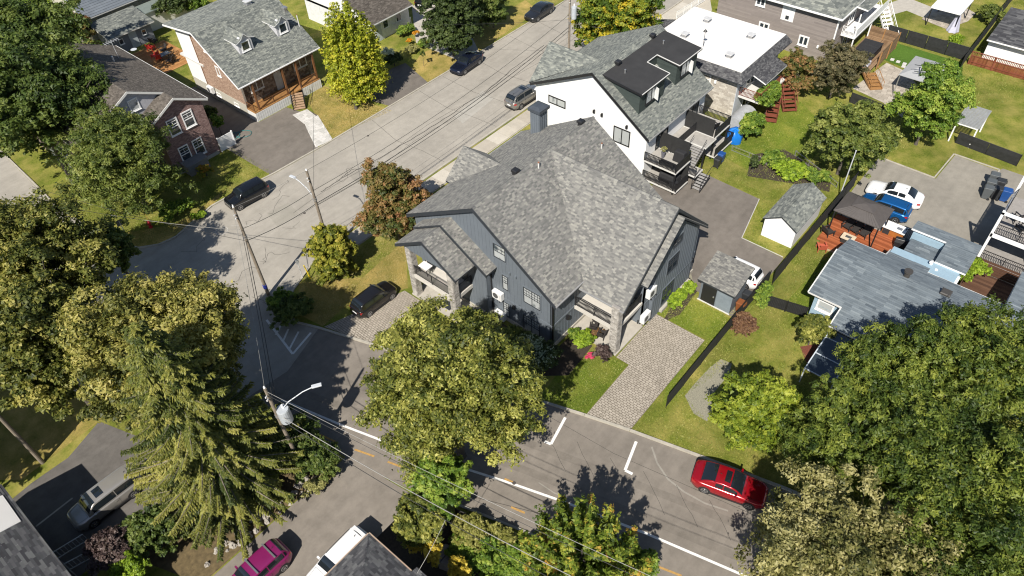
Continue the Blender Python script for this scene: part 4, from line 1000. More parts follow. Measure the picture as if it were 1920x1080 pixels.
roof(H4, [[(84.0, 21.8, 5.45), (88.5, 21.8, 5.45), (88.5, 23.15, 5.58), (84.0, 23.15, 5.58)]], SH_GREEN, WHITE, name='balcony_roof', tab=.5, course=.25)
window(H4, F4s, 85.0, 4.2, 1.6, 2.0, WHITE, GLASS, .1, 2, 1); window(H4, F4s, 85.0, 1.3, 1.6, 2.0, WHITE, GLASS, .1, 2, 1)
stair(H4, (92.0, 22.4, 2.7), (89.6, 19.6, .1), 1.1, 9, WHITE, WHITE)

# ---- brick house with the timber porch
BRICKT = toned('tan_brick', [(.27, .18, .13), (.36, .245, .18), (.42, .30, .225)], .9, .15, 3)
BRICKR = toned('red_brown_brick', [(.19, .12, .11), (.27, .175, .16), (.34, .235, .215)], .9, .15, 3)
MORT = plain('brick_mortar', (.3, .26, .22), .9)
TIM = plain('stained_timber', (0.17, 0.075, 0.03), .6, .2, 3)
TIML = plain('honey_timber', (0.33, 0.17, 0.06), .6, .2, 3)
H6 = wthing('detached_house', 'tan brick bungalow with two little roof dormers and a timber posted porch', 'house', (38, 73, 0))
m = MB(); m.box(33.56, 68.6, 0, 43.0, 78.5, 4.4); F6 = Face((33.35, 0, 0), (0, 1, 0), (-1, 0, 0))
wallpanel(m, F6, [(68.2, 1.5), (78.6, 1.5), (78.6, 7.7), (73.05, 8.5), (68.2, 5.3)], .2); part(H6, 'wall', m, MORT)
g6 = [(68.25, 1.5), (75.5, 1.5), (75.5, 8.0), (73.05, 8.5), (68.25, 5.3)]
part(H6, 'brickwork', tiles(F6.poly(g6), .26, .1, 'block', lift=.02, gap=.018, n_hint=F6.n, jit=.05), BRICKT, kind='stuff')
m = MB(); m.box(33.28, 68.2, 0, 33.34, 78.5, 1.5); part(H6, 'basement_wall', m, plain('cream_render', (.42, .40, .34), .9, .06))
m = MB(); F6.box(m, 75.6, 1.5, 78.6, 7.6, .0, .04); part(H6, 'rear_siding', m, WHITE)
m = MB(); F6.box(m, 75.45, 1.5, 75.6, 7.9, .0, .05); part(H6, 'downspout', m, TIM)
L = [[(32.4, 66.8, 4.5), (43.2, 66.8, 4.5), (43.2, 73.1, 8.75), (32.4, 73.1, 8.75)], [(32.4, 79.0, 7.95), (32.4, 73.1, 8.75), (43.2, 73.1, 8.75), (43.2, 79.0, 7.95)]]
rf = roof(H6, L, SH_GREEN, WHITE, tab=.34)
m = MB(); fascia_board(m, (32.4, 66.8, 4.5), (32.4, 73.1, 8.75), .18, .04, (-1, 0, 0)); fascia_board(m, (32.4, 73.1, 8.75), (32.4, 79, 7.95), .18, .04, (-1, 0, 0)); m.bar((32.4, 66.74, 4.42), (43.2, 66.74, 4.42), .09, .1); part(rf, 'bargeboard', m, WHITE)
for k, (x0, yb) in enumerate(((36.0, 69.35), (40.9, 69.35))):
    zb = 4.5 + (yb - 66.8) * .6746; zt = zb + 1.35; zk = zt + .8; w_ = .85
    m = MB(); m.hexa([(x0 - w_, yb, zb - .4), (x0 + w_, yb, zb - .4), (x0 + w_, yb + 2.6, zb - .4), (x0 - w_, yb + 2.6, zb - .4)], [(x0 - w_, yb, zt), (x0 + w_, yb, zt), (x0 + w_, yb + 2.2, zt), (x0 - w_, yb + 2.2, zt)]); m.slab([(x0 - w_, yb, zt), (x0 + w_, yb, zt), (x0, yb, zk - .1)], (0, .4, 0))
    d = part(H6, 'dormer', m, plain('pale_grey_cladding', (.5, .5, .52), .7))
    yy = lambda z: 66.8 + (z - 4.5) / .6746
    for s_ in (-1, 1):
        xm = x0 + s_ * .45; xe = x0 + s_ * 1.15; zm = zt + .28; ze = zt + .02
        roof(d, [[(x0, yb - .25, zk), (x0, yy(zk), zk), (xm, yy(zm), zm), (xm, yb - .25, zm)], [(xm, yb - .25, zm), (xm, yy(zm), zm), (xe, yy(ze), ze), (xe, yb - .25, ze)]], SH_GREEN, WHITE, name='dormer_roof', t=.07, tab=.34) if False else None
    mb = MB(); pl = []
    for s_ in (-1, 1):
        xm = x0 + s_ * .45; xe = x0 + s_ * 1.15; zm = zt + .28; ze = zt + .02
        pl += [[(x0, yb - .25, zk), (x0, yy(zk), zk), (xm, yy(zm), zm), (xm, yb - .25, zm)], [(xm, yb - .25, zm), (xm, yy(zm), zm), (xe, yy(ze), ze), (xe, yb - .25, ze)]]
    for p_ in pl: thick(mb, p_, .08)
    part(d, 'dormer_roof', mb, WHITE); part(d, 'shingles', cat(*[tiles(p_, .34, .15, 'lap', lift=.02, tonef=shingle_tone, base=.004) for p_ in pl]), SH_GREEN, kind='stuff')
    window(H6, Face((0, yb, 0), (1, 0, 0), (0, -1, 0)), x0, zb + .72, 1.05, 1.1, WHITE, GLASS, .12, 1, 1, .07)
# porch
m = MB(); m.box(33.3, 66.7, .95, 42.2, 68.6, 1.1); part(H6, 'porch_deck', m, TIML)
SK = plain('white_skirting', (.62, .62, .6), .7, .04); m = MB(); m.box(33.3, 66.68, 0, 38.1, 66.74, 1.0); m.box(39.6, 66.68, 0, 42.2, 66.74, 1.0); m.box(33.28, 66.7, 0, 33.34, 68.2, 1.0); m.box(42.16, 66.7, 0, 42.22, 68.6, 1.0)
for k in range(32):
    x = 33.5 + k * .28
    if not 38.0 < x < 39.7: m.box(x, 66.66, 0.02, x + .02, 66.68, .98)
part(H6, 'porch_skirt', m, SK)
for x in (34.0, 37.9, 39.7, 42.0):
    m = MB(); m.box(x - .09, 66.8, 1.1, x + .09, 66.98, 4.35); part(H6, 'porch_post', m, TIM)
m = MB(); m.box(33.3, 66.82, 4.2, 42.2, 66.96, 4.4); part(H6, 'porch_beam', m, TIM)
for a, b in ((34.0, 37.9), (39.7, 42.0)): railing(H6, (a, 66.85), (b, 66.85), 1.1, .8, TIM, .14, .012)
railing(H6, (33.4, 66.85), (33.4, 68.5), 1.1, .8, TIM, .14, .012)
F6f = Face((0, 68.6, 0), (1, 0, 0), (0, -1, 0)); part(H6, 'stonework', tiles(F6f.poly([(33.4, 1.1), (43, 1.1), (43, 4.3), (33.4, 4.3)]), .35, .25, 'block', lift=.03, gap=.02, n_hint=F6f.n, jit=.5), toned('brown_stone', [(.1, .07, .05), (.2, .15, .11), (.32, .26, .2)]), kind='stuff')
for a, wd in ((35.4, 1.7), (41.3, 1.8)): window(H6, F6f, a, 2.9, wd, 1.3, OFFWHITE, GLASS, .1, 2, 1, .07)
m = MB(); F6f.box(m, 37.7, 1.1, 38.6, 3.2, .03, .08); part(H6, 'door', m, plain('pale_door', (.45, .47, .47)))
stair(H6, (38.8, 66.6, 1.0), (37.6, 64.9, .1), 1.25, 7, plain('tan_step', (.36, .24, .15), .8), BLACK, .85)
window(H6, F6, 71.9, 4.3, .7, 1.2, WHITE, GLASS, .12, 1, 1, .07); p = WX(372, 90, 33.3); window(H6, F6, 72.6, 6.6, 1.7, .9, WHITE, GLASS, .14, 2, 1, .07)
for y in (70.2, 73.6): window(H6, F6, y, .85, .9, .45, WHITE, GLASS, .08, 1, 1, .1)
white_vent(H6, 40.0, 73.6, 8.75); box_vent(H6, (42.9, 71.3, 7.6), None, mat=plain('galvanised', (.5, .5, .5)))
pipe_vent(H6, (43.0, 69.4, 6.35), 1.2, .06, OFFWHITE)
m = MB(); m.box(33.2, 74.8, 3.9, 33.9, 79.4, 4.1); part(H6, 'rear_canopy', m, OFFWHITE)

# ---- small brick house with two gables at the left
H5 = wthing('detached_house', 'small red-brown brick house with brown shingles and paired white gables', 'house', (22, 72, 0))
F5 = Face((0, 65.2, 0), (1, 0, 0), (0, -1, 0)); F5b = Face((0, 66.9, 0), (1, 0, 0), (0, -1, 0))
m = MB(); m.box(22.41, 65.42, 0, 27.49, 82, 6.1); m.box(16.2, 66.92, 0, 22.4, 82, 5.88); wallpanel(m, F5, [(22.4, 0), (27.5, 0), (27.5, 6.35), (24.85, 7.75), (22.4, 6.4)], .2); part(H5, 'wall', m, plain('dark_mortar', (.2, .15, .13)))
m = MB(); wallpanel(m, F5b, [(16.2, 5.9), (27.4, 5.9), (27.4, 6.3), (21.75, 9.15), (16.2, 6.3)], .2); part(H5, 'gable_wall', m, plain('lilac_grey_siding', (.42, .42, .45), .7))
part(H5, 'brickwork', tiles(F5.poly([(22.4, .0), (27.5, .0), (27.5, 6.35), (24.85, 7.75), (22.4, 6.4)]), .24, .09, 'block', lift=.015, gap=.015, n_hint=F5.n, jit=.05), BRICKR, kind='stuff')
L = [[(28.0, 66.5, 6.25), (28.0, 82.5, 6.25), (21.75, 82.5, 9.4), (21.75, 66.5, 9.4)], [(15.6, 66.5, 6.3), (21.75, 66.5, 9.4), (21.75, 82.5, 9.4), (15.6, 82.5, 6.3)],
     [(28.0, 64.8, 6.25), (28.0, 66.5, 6.25), (24.85, 66.5, 7.84), (24.85, 64.8, 7.84)], [(22.15, 64.8, 6.45), (24.85, 64.8, 7.84), (24.85, 68.5, 7.84), (22.15, 68.5, 6.45)]]
rf = roof(H5, L, SH_BROWN, OFFWHITE)
m = MB(); fascia_board(m, (28.0, 64.8, 6.25), (24.85, 64.8, 7.84), .22, .05, (0, -1, 0)); fascia_board(m, (24.85, 64.8, 7.84), (22.15, 64.8, 6.45), .22, .05, (0, -1, 0)); fascia_board(m, (21.75, 66.5, 9.4), (15.6, 66.5, 6.3), .22, .05, (0, -1, 0)); fascia_board(m, (24.9, 66.5, 7.82), (21.75, 66.5, 9.4), .22, .05, (0, -1, 0)); m.bar((28.05, 64.8, 6.2), (28.05, 82.5, 6.2), .1, .1); part(rf, 'bargeboard', m, OFFWHITE)
for a, z, wd, ht, c in ((25.65, 5.0, 1.15, 1.75, GLASS), (24.0, 4.95, 1.15, 1.75, GLASS), (25.55, 1.8, 1.1, 1.85, GLASS), (24.0, 1.8, 1.1, 1.85, GLASS)): window(H5, F5, a, z, wd, ht, WHITE, c, .11, 1, 2, .08, (2, 3))
window(H5, F5b, 22.0, 7.75, 1.0, 1.2, WHITE, GLASSC, .1, 1, 1)
m = MB(); F5.box(m, 22.6, .0, 27.3, .35, .0, .1); part(H5, 'plinth', m, CONC)
for c in ((207, 100), (185, 145)): p = W(*c, 8.6); pipe_vent(H5, (p[0], p[1], 9.4 - .5 * abs(p[0] - 21.75)), .5, .08, OFFWHITE, cap=OFFWHITE)
p = W(345, 330, 1.0); m = MB(); m.box(23.2, 63.9, 0, 25.4, 65.1, 1.15); m.box(23.1, 63.8, 1.15, 25.5, 65.15, 1.22); part(H5, 'entry_stoop', m, plain('grey_slab', (.2, .2, .2)))
# low wing with a pale ribbed roof seen under the left-hand tree
LW = wthing('shed', 'pale ribbed lean-to roof dappled in shade under the big dark tree', 'shed', (15, 70, 0))
p0 = W(52, 226, 2.6); p1 = W(70, 210, 3.2); p2 = W(140, 285, 3.2); p3 = W(118, 300, 2.6)
m = MB(); thick(m, [p0, p3, p2, p1], .1); part(LW, 'roof', m, plain('pale_ribbed_metal', (.42, .43, .43), .6))
m = MB()
for k in range(14):
    t = k / 13; a = p0 + (p3 - p0) * t; b = p1 + (p2 - p1) * t; m.bar(tuple(a + [0, 0, .03]), tuple(b + [0, 0, .03]), .05, .04)
part(LW, 'rib', m, plain('pale_ribbed_metal', (.42, .43, .43)), kind='stuff'); m = MB(); c = (p0 + p1 + p2 + p3) / 4
m.prism([p0[:2] * .9 + c[:2] * .1, p3[:2] * .9 + c[:2] * .1, p2[:2] * .9 + c[:2] * .1, p1[:2] * .9 + c[:2] * .1], 0, 2.5); part(LW, 'wall', m, OFFWHITE)

# ---- sheds and outbuildings
S7 = wthing('garden_shed', 'grey sided garden shed with a pale door between two small windows', 'shed', (34.5, 95, 0))
m = MB(); m.box(31.6, 93.4, 0, 36.8, 97.2, 2.3); part(S7, 'wall', m, plain('shed_wall', (.2, .21, .23))); F7 = Face((0, 93.4, 0), (1, 0, 0), (0, -1, 0))
part(S7, 'siding', lap(F7, [(31.6, 0), (36.8, 0), (36.8, 2.2), (31.6, 2.2)], .15), GREY_SID, kind='stuff')
roof(S7, [[(31.1, 93.0, 2.35), (37.3, 93.0, 2.35), (37.3, 97.6, 3.1), (31.1, 97.6, 3.1)]], SH_GREEN, OFFWHITE, tab=.4, course=.2)
m = MB(); F7.box(m, 33.7, .05, 34.7, 2.05, .02, .06); part(S7, 'door', m, plain('pale_blue_door', (.42, .46, .48)))
for a in (32.6, 35.7): window(S7, F7, a, 1.4, .6, .7, WHITE, GLASS, .07, 1, 1)
S8 = wthing('detached_house', 'far house with a smooth blue-grey roof and cream gable at the top left', 'house', (38, 104, 0))
m = MB(); m.box(31.6, 99.5, 0, 48, 108, 3.2); m.slab([(31.6, 99.5, 3.2), (31.6, 113, 3.2), (31.6, 106, 7.6)], (.2, 0, 0)); part(S8, 'wall', m, plain('cream_siding', (.5, .47, .4)))
roof(S8, [[(31.1, 98.4, 3.3), (50, 98.4, 3.3), (50, 105.8, 8.0), (31.1, 105.8, 8.0)]], toned('blue_grey_roofing', [(.13, .15, .175), (.16, .18, .205)]), OFFWHITE, tab=3, course=.35, lift=.03)
S8b = wthing('low_roofed_wing', 'long shaded grey-green flat roof behind the garden shed', 'building', (40, 99, 0))
m = MB(); m.box(36.9, 95.6, 0, 44.5, 98.2, 2.4); part(S8b, 'wall', m, OFFWHITE); m = MB(); m.box(36.7, 95.4, 2.4, 44.9, 98.35, 2.5); part(S8b, 'roof', m, plain('grey_green_felt', (.17, .2, .18)))
for n_, (a, b, c, d, lab) in enumerate((((62, 48), (118, 18), (140, 35), (75, 68), 'faded green low roof beyond the big dark tree'), ((40, 40), (62, 22), (84, 42), (60, 58), 'small faded green roof left of the larger green one'))):
    r = wthing('outbuilding', lab, 'outbuilding', (W(*a, 3)[0], W(*a, 3)[1], 0)); P_ = [W(*q_, 3) for q_ in (a, b, c, d)]
    m = MB(); thick(m, P_, .12); part(r, 'roof', m, plain('faded_green_roof', (.13, .2, .15), .8)); m = MB(); m.prism([p[:2] for p in P_], 0, 2.85); part(r, 'wall', m, OFFWHITE)
H9 = wthing('detached_house', 'low white bungalow with a brown roof behind the golden maple', 'house', (54, 74, 0))
m = MB(); m.box(52.2, 69.4, 0, 59, 81.5, 2.9); part(H9, 'wall', m, plain('pale_wall', (.66, .67, .67), .7)); F9 = Face((0, 69.4, 0), (1, 0, 0), (0, -1, 0))
m = MB(); m.slab([(52.2, 68.9, 2.6), (52.2, 81.5, 2.6), (52.2, 75.4, 5.4)], (.2, 0, 0)); part(H9, 'gable_wall', m, WHITE)
roof(H9, [[(51.9, 68.3, 3.0), (58.9, 68.3, 3.0), (64, 68.3, 3.0), (64, 75.4, 5.8), (51.9, 75.4, 5.8)][0:2] + [(58.9, 75.4, 5.8), (51.9, 75.4, 5.8)], [(51.9, 82, 3.1), (51.9, 75.4, 5.8), (58.9, 75.4, 5.8), (58.9, 82, 3.1)]], SH_BROWN, WHITE, tab=.35)
for a in (55.0, 57.2): window(H9, F9, a, 1.7, .9, 1.0, WHITE, GLASS, .08, 1, 1)
m = MB(); F9.box(m, 53.4, 0, 54.2, 2.0, .02, .05); part(H9, 'door', m, plain('pale_blue_door', (.42, .46, .48)))
# white shed
S10 = wthing('garden_shed', 'white walled garden shed with green-grey shingles beside the black fence', 'shed', (52.4, 14.4, 0))
m = MB(); m.box(49.7, 13.0, 0, 55.1, 15.8, 2.0); m.slab([(49.7, 13.01, 2.001), (49.7, 15.79, 2.001), (49.7, 14.4, 2.75)], (.1, 0, 0)); part(S10, 'wall', m, WHITE, bevel=.01)
rf = roof(S10, [[(49.5, 12.85, 1.98), (55.35, 12.85, 1.98), (55.35, 14.4, 2.9), (49.5, 14.4, 2.9)], [(49.5, 15.95, 1.98), (49.5, 14.4, 2.9), (55.35, 14.4, 2.9), (55.35, 15.95, 1.98)]], SH_GREEN, DARKTRIM, tab=.28, course=.14, t=.08)
m = MB(); cap_row(m, (49.5, 14.4, 2.9), (55.35, 14.4, 2.9), .3); part(rf, 'ridge_caps', m, SH_GREEN, kind='stuff')
# grey shed
S11 = wthing('garden_shed', 'slate blue garden shed with a black door and mono-pitch grey roof', 'shed', (40.8, 14.8, 0))
m = MB(); m.hexa([(39.7, 13.4, 0), (41.9, 13.4, 0), (41.9, 16.15, 0), (39.7, 16.15, 0)], [(39.7, 13.4, 2.3), (41.9, 13.4, 3.2), (41.9, 16.15, 3.2), (39.7, 16.15, 2.3)]); part(S11, 'wall', m, SID_BLUE)
F11 = Face((39.7, 0, 0), (0, 1, 0), (-1, 0, 0)); m = MB(); F11.box(m, 14.75, .1, 15.95, 2.1, .0, .05); part(S11, 'door', m, BLACK); m = MB(); F11.box(m, 14.85, 1.0, 14.95, 1.1, .05, .12); part(S11, 'handle', m, plain('galvanised', (.5, .5, .5)))
part(S11, 'siding', lap(F11, [(13.4, .05), (14.7, .05), (14.7, 2.15), (13.4, 2.15)], .1), toned('blue_grey_laps', [(.15, .18, .2), (.2, .235, .26)]), kind='stuff')
m = MB(); m.box(39.6, 13.35, .0, 39.68, 16.2, .08); part(S11, 'sill_board', m, OFFWHITE)
rf = roof(S11, [[(39.4, 13.15, 2.35), (39.4, 16.4, 2.35), (42.2, 16.4, 3.35), (42.2, 13.15, 3.35)]], SH_MAIN, DARKTRIM, t=.16)

# ---- blue bungalow on the right
H12 = wthing('bungalow', 'low blue sided bungalow with a broad blue-grey shingle roof', 'house', (47, 2, 0))
BL = plain('powder_blue_siding', (.27, .38, .46), .7, .05)
m = MB(); m.box(43.3, -10, 0, 49.8, 8.5, 2.9); m.box(49.8, .9, 0, 51.9, 5.9, 2.7); m.box(54.1, .8, 0, 55.7, 5.3, 2.9); m.box(52.2, .8, 0, 54.1, 2.6, 2.9); m.box(42.0, 4.3, 0, 43.3, 6.2, 2.7); part(H12, 'wall', m, BL)
RX, RZ = 47.1, 4.15
def z12(x): return RZ - (RX - x) * .262 if x < RX else RZ - (x - RX) * .37
def p12(x, y): return (x, y, z12(x))
L = [[p12(42.7, 6.4), p12(RX, 6.4), p12(RX, 8.95), p12(42.7, 8.95)], [p12(40.9, 4.0), p12(RX, 4.0), p12(RX, 6.4), p12(40.9, 6.4)], [p12(42.4, -12), p12(RX, -12), p12(RX, 4.0), p12(42.4, 4.0)],
     [p12(RX, 8.95), p12(RX, 6.0), p12(50.15, 6.0), p12(50.15, 8.95)], [p12(RX, 6.0), p12(RX, 2.8), p12(51.6, 2.8), p12(51.6, 6.0)], [p12(RX, 2.8), p12(RX, -2.7), p12(50.1, -2.7), p12(50.1, 2.8)], [p12(RX, -2.7), p12(RX, -12), p12(54.5, -12)[:2] + (3.05,), p12(54.5, -2.7)[:2] + (3.05,)]]
bt = lambda x, y, r: min(1, max(0, .5 + .16 * r.standard_normal()))
rf = roof(H12, L, SH_BLUE, OFFWHITE, tab=.95, course=.17, tonef=bt, t=.14)
m = MB()
for p, q in ((p12(42.7, 8.95), p12(42.7, 6.4)), (p12(40.9, 6.4), p12(40.9, 4.0)), (p12(42.7, 6.4), p12(40.9, 6.4)), (p12(50.15, 8.95), p12(50.15, 6)), (p12(50.15, 6.0), p12(51.6, 6.0)), (p12(50.1, 2.8), p12(50.1, -2.7)), (p12(42.7, 8.97), p12(RX, 8.97)), ((50.1, -2.72, 3.04), (54.5, -2.72, 3.04))):
    m.bar((p[0], p[1], p[2] - .03), (q[0], q[1], q[2] - .03), .09, .12)
part(rf, 'gutter', m, OFFWHITE)
roof(H12, [[(54.15, .5, 3.25), (55.75, .5, 2.95), (55.75, 5.5, 2.95), (54.15, 5.5, 3.25)], [(51.9, .5, 2.85), (54.15, .5, 3.25), (54.15, 2.8, 3.25), (51.9, 2.8, 2.85)]], SH_BLUE, WHITE, name='rear_roof', tab=.95, course=.17, tonef=bt)
roof(H12, [[(51.3, 2.8, 2.3), (54.1, 2.8, 2.35), (54.1, 5.2, 2.35), (51.3, 5.2, 2.3)]], SH_BLUE, WHITE, name='low_roof', tab=.95, course=.17, tonef=bt)
m = MB(); m.box(50.2, .7, 2.3, 51.9, 2.75, 2.42); part(H12, 'white_porch_roof', m, WHITE)
m = MB(); p = W(1698, 521, 3.9); m.tube([(p[0], p[1], z12(p[0])), (p[0], p[1], z12(p[0]) + .5)], .22, 14, .2); m.tube([(p[0], p[1], z12(p[0]) + .5), (p[0], p[1], z12(p[0]) + .66)], .3, 14); part(H12, 'turbine_vent', m, plain('dark_bronze', (.06, .055, .05), .5))
p = W(1770, 556, 3.8); box_vent(H12, (p[0], p[1], z12(p[0]) - .05), None, plain('dark_bronze', (.06, .055, .05)), .7, .35)
for c in ((1816, 573), (1898, 593)): p = W(*c, 3.9); pipe_vent(H12, (p[0], p[1], z12(p[0])), .3, .05, BLACK, cap=BLACK)
F12 = Face((43.3, 0, 0), (0, 1, 0), (-1, 0, 0)); window(H12, F12, 7.55, 1.75, 1.3, 1.1, WHITE, GLASSC, .14, 1, 1, .08)
part(H12, 'siding', lap(F12, [(6.4, 0), (8.5, 0), (8.5, 2.75), (6.4, 2.75)], .16), toned('powder_blue_laps', [(.24, .34, .42), (.3, .41, .49)]), kind='stuff')
m = MB(); p = W(1762, 481, 2.6); m.tube([(51.6, 2.95, 2.3), (51.6, 2.95, 3.0), (51.3, 2.95, 3.1)], .13, 10); m.tube([(51.2, 2.4, 2.42), (51.2, 2.4, 2.75)], .12, 10); part(H12, 'flue', m, WHITE)
# glazed porch down at the foot of the bungalow
GP = wthing('glazed_porch', 'narrow glazed porch with pale frames half hidden under the green tree', 'porch', (38.6, 5.6, 0))
m = MB(); q0 = W(1577, 625, 2.2); q1 = W(1538, 690, 1.6); q2 = W(1600, 720, 1.6)
xs = (37.0, 41.6); ys = (4.1, 6.2)
m.bar((xs[0], ys[1], 1.6), (xs[1], ys[1], 2.5), .08, .1); m.bar((xs[0], ys[0], 1.6), (xs[1], ys[0], 2.5), .08, .1)
for k in range(4):
    t = k / 3; x = xs[0] + (xs[1] - xs[0]) * t; z = 1.6 + .9 * t; m.bar((x, ys[0], z), (x, ys[1], z), .06, .08); m.bar((x, ys[1], 0), (x, ys[1], z), .07, .07); m.bar((x, ys[0], 0), (x, ys[0], z), .07, .07)
part(GP, 'frame', m, plain('pale_blue_frame', (.5, .55, .6)))
for k in range(3):
    m = MB(); x0 = xs[0] + (xs[1] - xs[0]) * k / 3 + .05; x1 = xs[0] + (xs[1] - xs[0]) * (k + 1) / 3 - .05; zz = lambda x: 1.6 + .9 * (x - xs[0]) / (xs[1] - xs[0])
    m.slab([(x0, ys[0], zz(x0)), (x1, ys[0], zz(x1)), (x1, ys[1], zz(x1)), (x0, ys[1], zz(x0))], (0, 0, .02)); part(GP, 'roof_pane', m, GLASS)

# ---- building at the right edge with stacked white balconies
H13 = wthing('apartment_building', 'building at the right edge with stacked white framed balconies', 'building', (60, -2, 0))
m = MB(); m.box(57.6, -12, 0, 66, -3.2, 5.6); part(H13, 'wall', m, plain('mid_grey_wall', (.33, .34, .36)))
for z in (0.55, 3.3):
    m = MB(); m.box(57.3, -12, z - .2, 63.2, .35, z); b = part(H13, 'balcony', m, plain('grey_boards', (.3, .28, .26)))
    m = MB(); m.box(57.2, -12, z - .28, 57.3, .45, z + .06); m.box(57.3, .35, z - .28, 63.2, .45, z + .06); part(b, 'fascia', m, WHITE)
    railing(H13, (57.35, .3), (63.1, .3), z, .95, BLACK, .13, .015); railing(H13, (57.35, .3), (57.35, -10), z, .95, BLACK, .13, .015)
m = MB(); m.box(57.2, .3, 0, 57.4, .5, 5.6); m.box(63.0, .3, 0, 63.2, .5, 5.6); m.box(57.2, -5, 0, 57.4, -4.8, 5.6); m.box(57.2, -12, 5.3, 57.4, .5, 5.5); part(H13, 'post', m, WHITE)
# ---- dark house, bottom left, and the roof at the bottom
H14 = wthing('detached_house', 'dark shingled house roof cutting the bottom left corner, with a white patch', 'house', (-7, 34, 0))
m = MB(); m.box(-13, 22, 0, -4.5, 39.2, 4.0); part(H14, 'wall', m, plain('dark_wall', (.12, .12, .13)))
L = [[(-4.0, 39.8, 4.3), (-9.5, 39.8, 6.6), (-9.5, 21, 6.6), (-4.0, 21, 4.3)], [(-15, 39.8, 4.3), (-15, 21, 4.3), (-9.5, 21, 6.6), (-9.5, 39.8, 6.6)]]
rf = roof(H14, L, SH_DARK, WHITE, course=.16, tab=.6)
m = MB(); zz = lambda x: 4.3 + (-4 - x) * .418 + .05
m.slab([(x, y, zz(x)) for x, y in ((-4.25, 38.8), (-4.3, 36.2), (-5.9, 36.0), (-6.0, 38.9))], (0, 0, .03)); part(rf, 'membrane_patch', m, MEMW)
H14t = None
H15 = wthing('detached_house', 'hipped charcoal shingle roof with copper-edged gutter at the bottom edge', 'house', (4, 16, 0))
m = MB(); m.box(-6, 9, 0, 7.8, 19.2, 4.3); part(H15, 'wall', m, plain('pale_brown_wall', (.4, .35, .3)))
L = [[(8.2, 19.6, 4.6), (8.2, 16.3, 4.6), (8.2, 8.6, 4.6), (2.7, 14.1, 7.2)], [(8.2, 19.6, 4.6), (2.7, 14.1, 7.2), (-1, 14.1, 7.2), (-6.5, 19.6, 4.6)]]
rf = roof(H15, L, SH_DARK, OFFWHITE, tab=.3, course=.15)
roof(H15, [[(8.6, 16.15, 4.5), (8.6, 12, 4.5), (8.1, 12, 4.62), (8.1, 16.15, 4.62)]], SH_DARK, OFFWHITE, name='side_roof', t=.12)
m = MB(); m.bar((8.25, 19.65, 4.55), (8.25, 16.2, 4.55), .1, .12); m.bar((8.2, 19.65, 4.55), (-6.5, 19.65, 4.55), .1, .12); part(rf, 'gutter', m, plain('copper_tan', (.36, .27, .2), .5))
# ---- garage, top right; small white shed edge
H16 = wthing('garage', 'white garage with a dark mottled roof behind the red wooden fence', 'garage', (95, 8, 0))
m = MB(); m.box(91.9, 2, 0, 99, 10.3, 2.4); part(H16, 'wall', m, WHITE)
roof(H16, [[(91.2, 10.5, 2.5), (99, 10.5, 3.2), (99, 2, 3.2), (91.2, 2, 2.5)]], SH_DARK, WHITE, tab=.7, course=.3)
# ================================================================== VEHICLES
CGLASS = glassmat('car_glass', (0.012, 0.016, 0.02), 0.05)
TYRE = plain('tyre_rubber', (0.02, 0.02, 0.02), .8, .1)
RIM = plain('alloy_rim', (0.5, 0.5, 0.5), .3, .05, metal=.8, bump=0)
RIMD = plain('dark_rim', (0.06, 0.06, 0.065), .4, .05, metal=.5, bump=0)
LAMPR = plain('red_lens', (0.4, 0.01, 0.01), .15, .05, bump=0, coat=1)
LAMPC = plain('clear_lens', (0.6, 0.6, 0.62), .1, .03, metal=.3, bump=0, coat=1)
PLASTIC = plain('black_plastic', (0.02, 0.02, 0.022), .6, .1)
CARS = {  # L, W, zb, hood h, belt h, roof h, x cowl, x roof front, x roof rear, x glass base rear, deck h
    'sedan': (4.65, 1.82, .2, .78, .93, 1.43, .95, .15, -.95, -1.72, 1.02),
    'coupe': (4.6, 1.86, .2, .78, .93, 1.36, .95, .05, -.85, -1.78, .98),
    'hatch': (4.0, 1.72, .2, .80, .95, 1.48, 1.05, .35, -1.35, -1.85, .95),
    'suv': (4.55, 1.86, .26, .98, 1.08, 1.66, 1.1, .4, -1.7, -2.12, 1.08),
    'small_suv': (4.2, 1.8, .24, .95, 1.05, 1.6, 1.1, .45, -1.6, -1.98, 1.05),
    'van': (4.95, 1.95, .24, .98, 1.1, 1.76, 1.45, .65, -2.0, -2.38, 1.1),
}
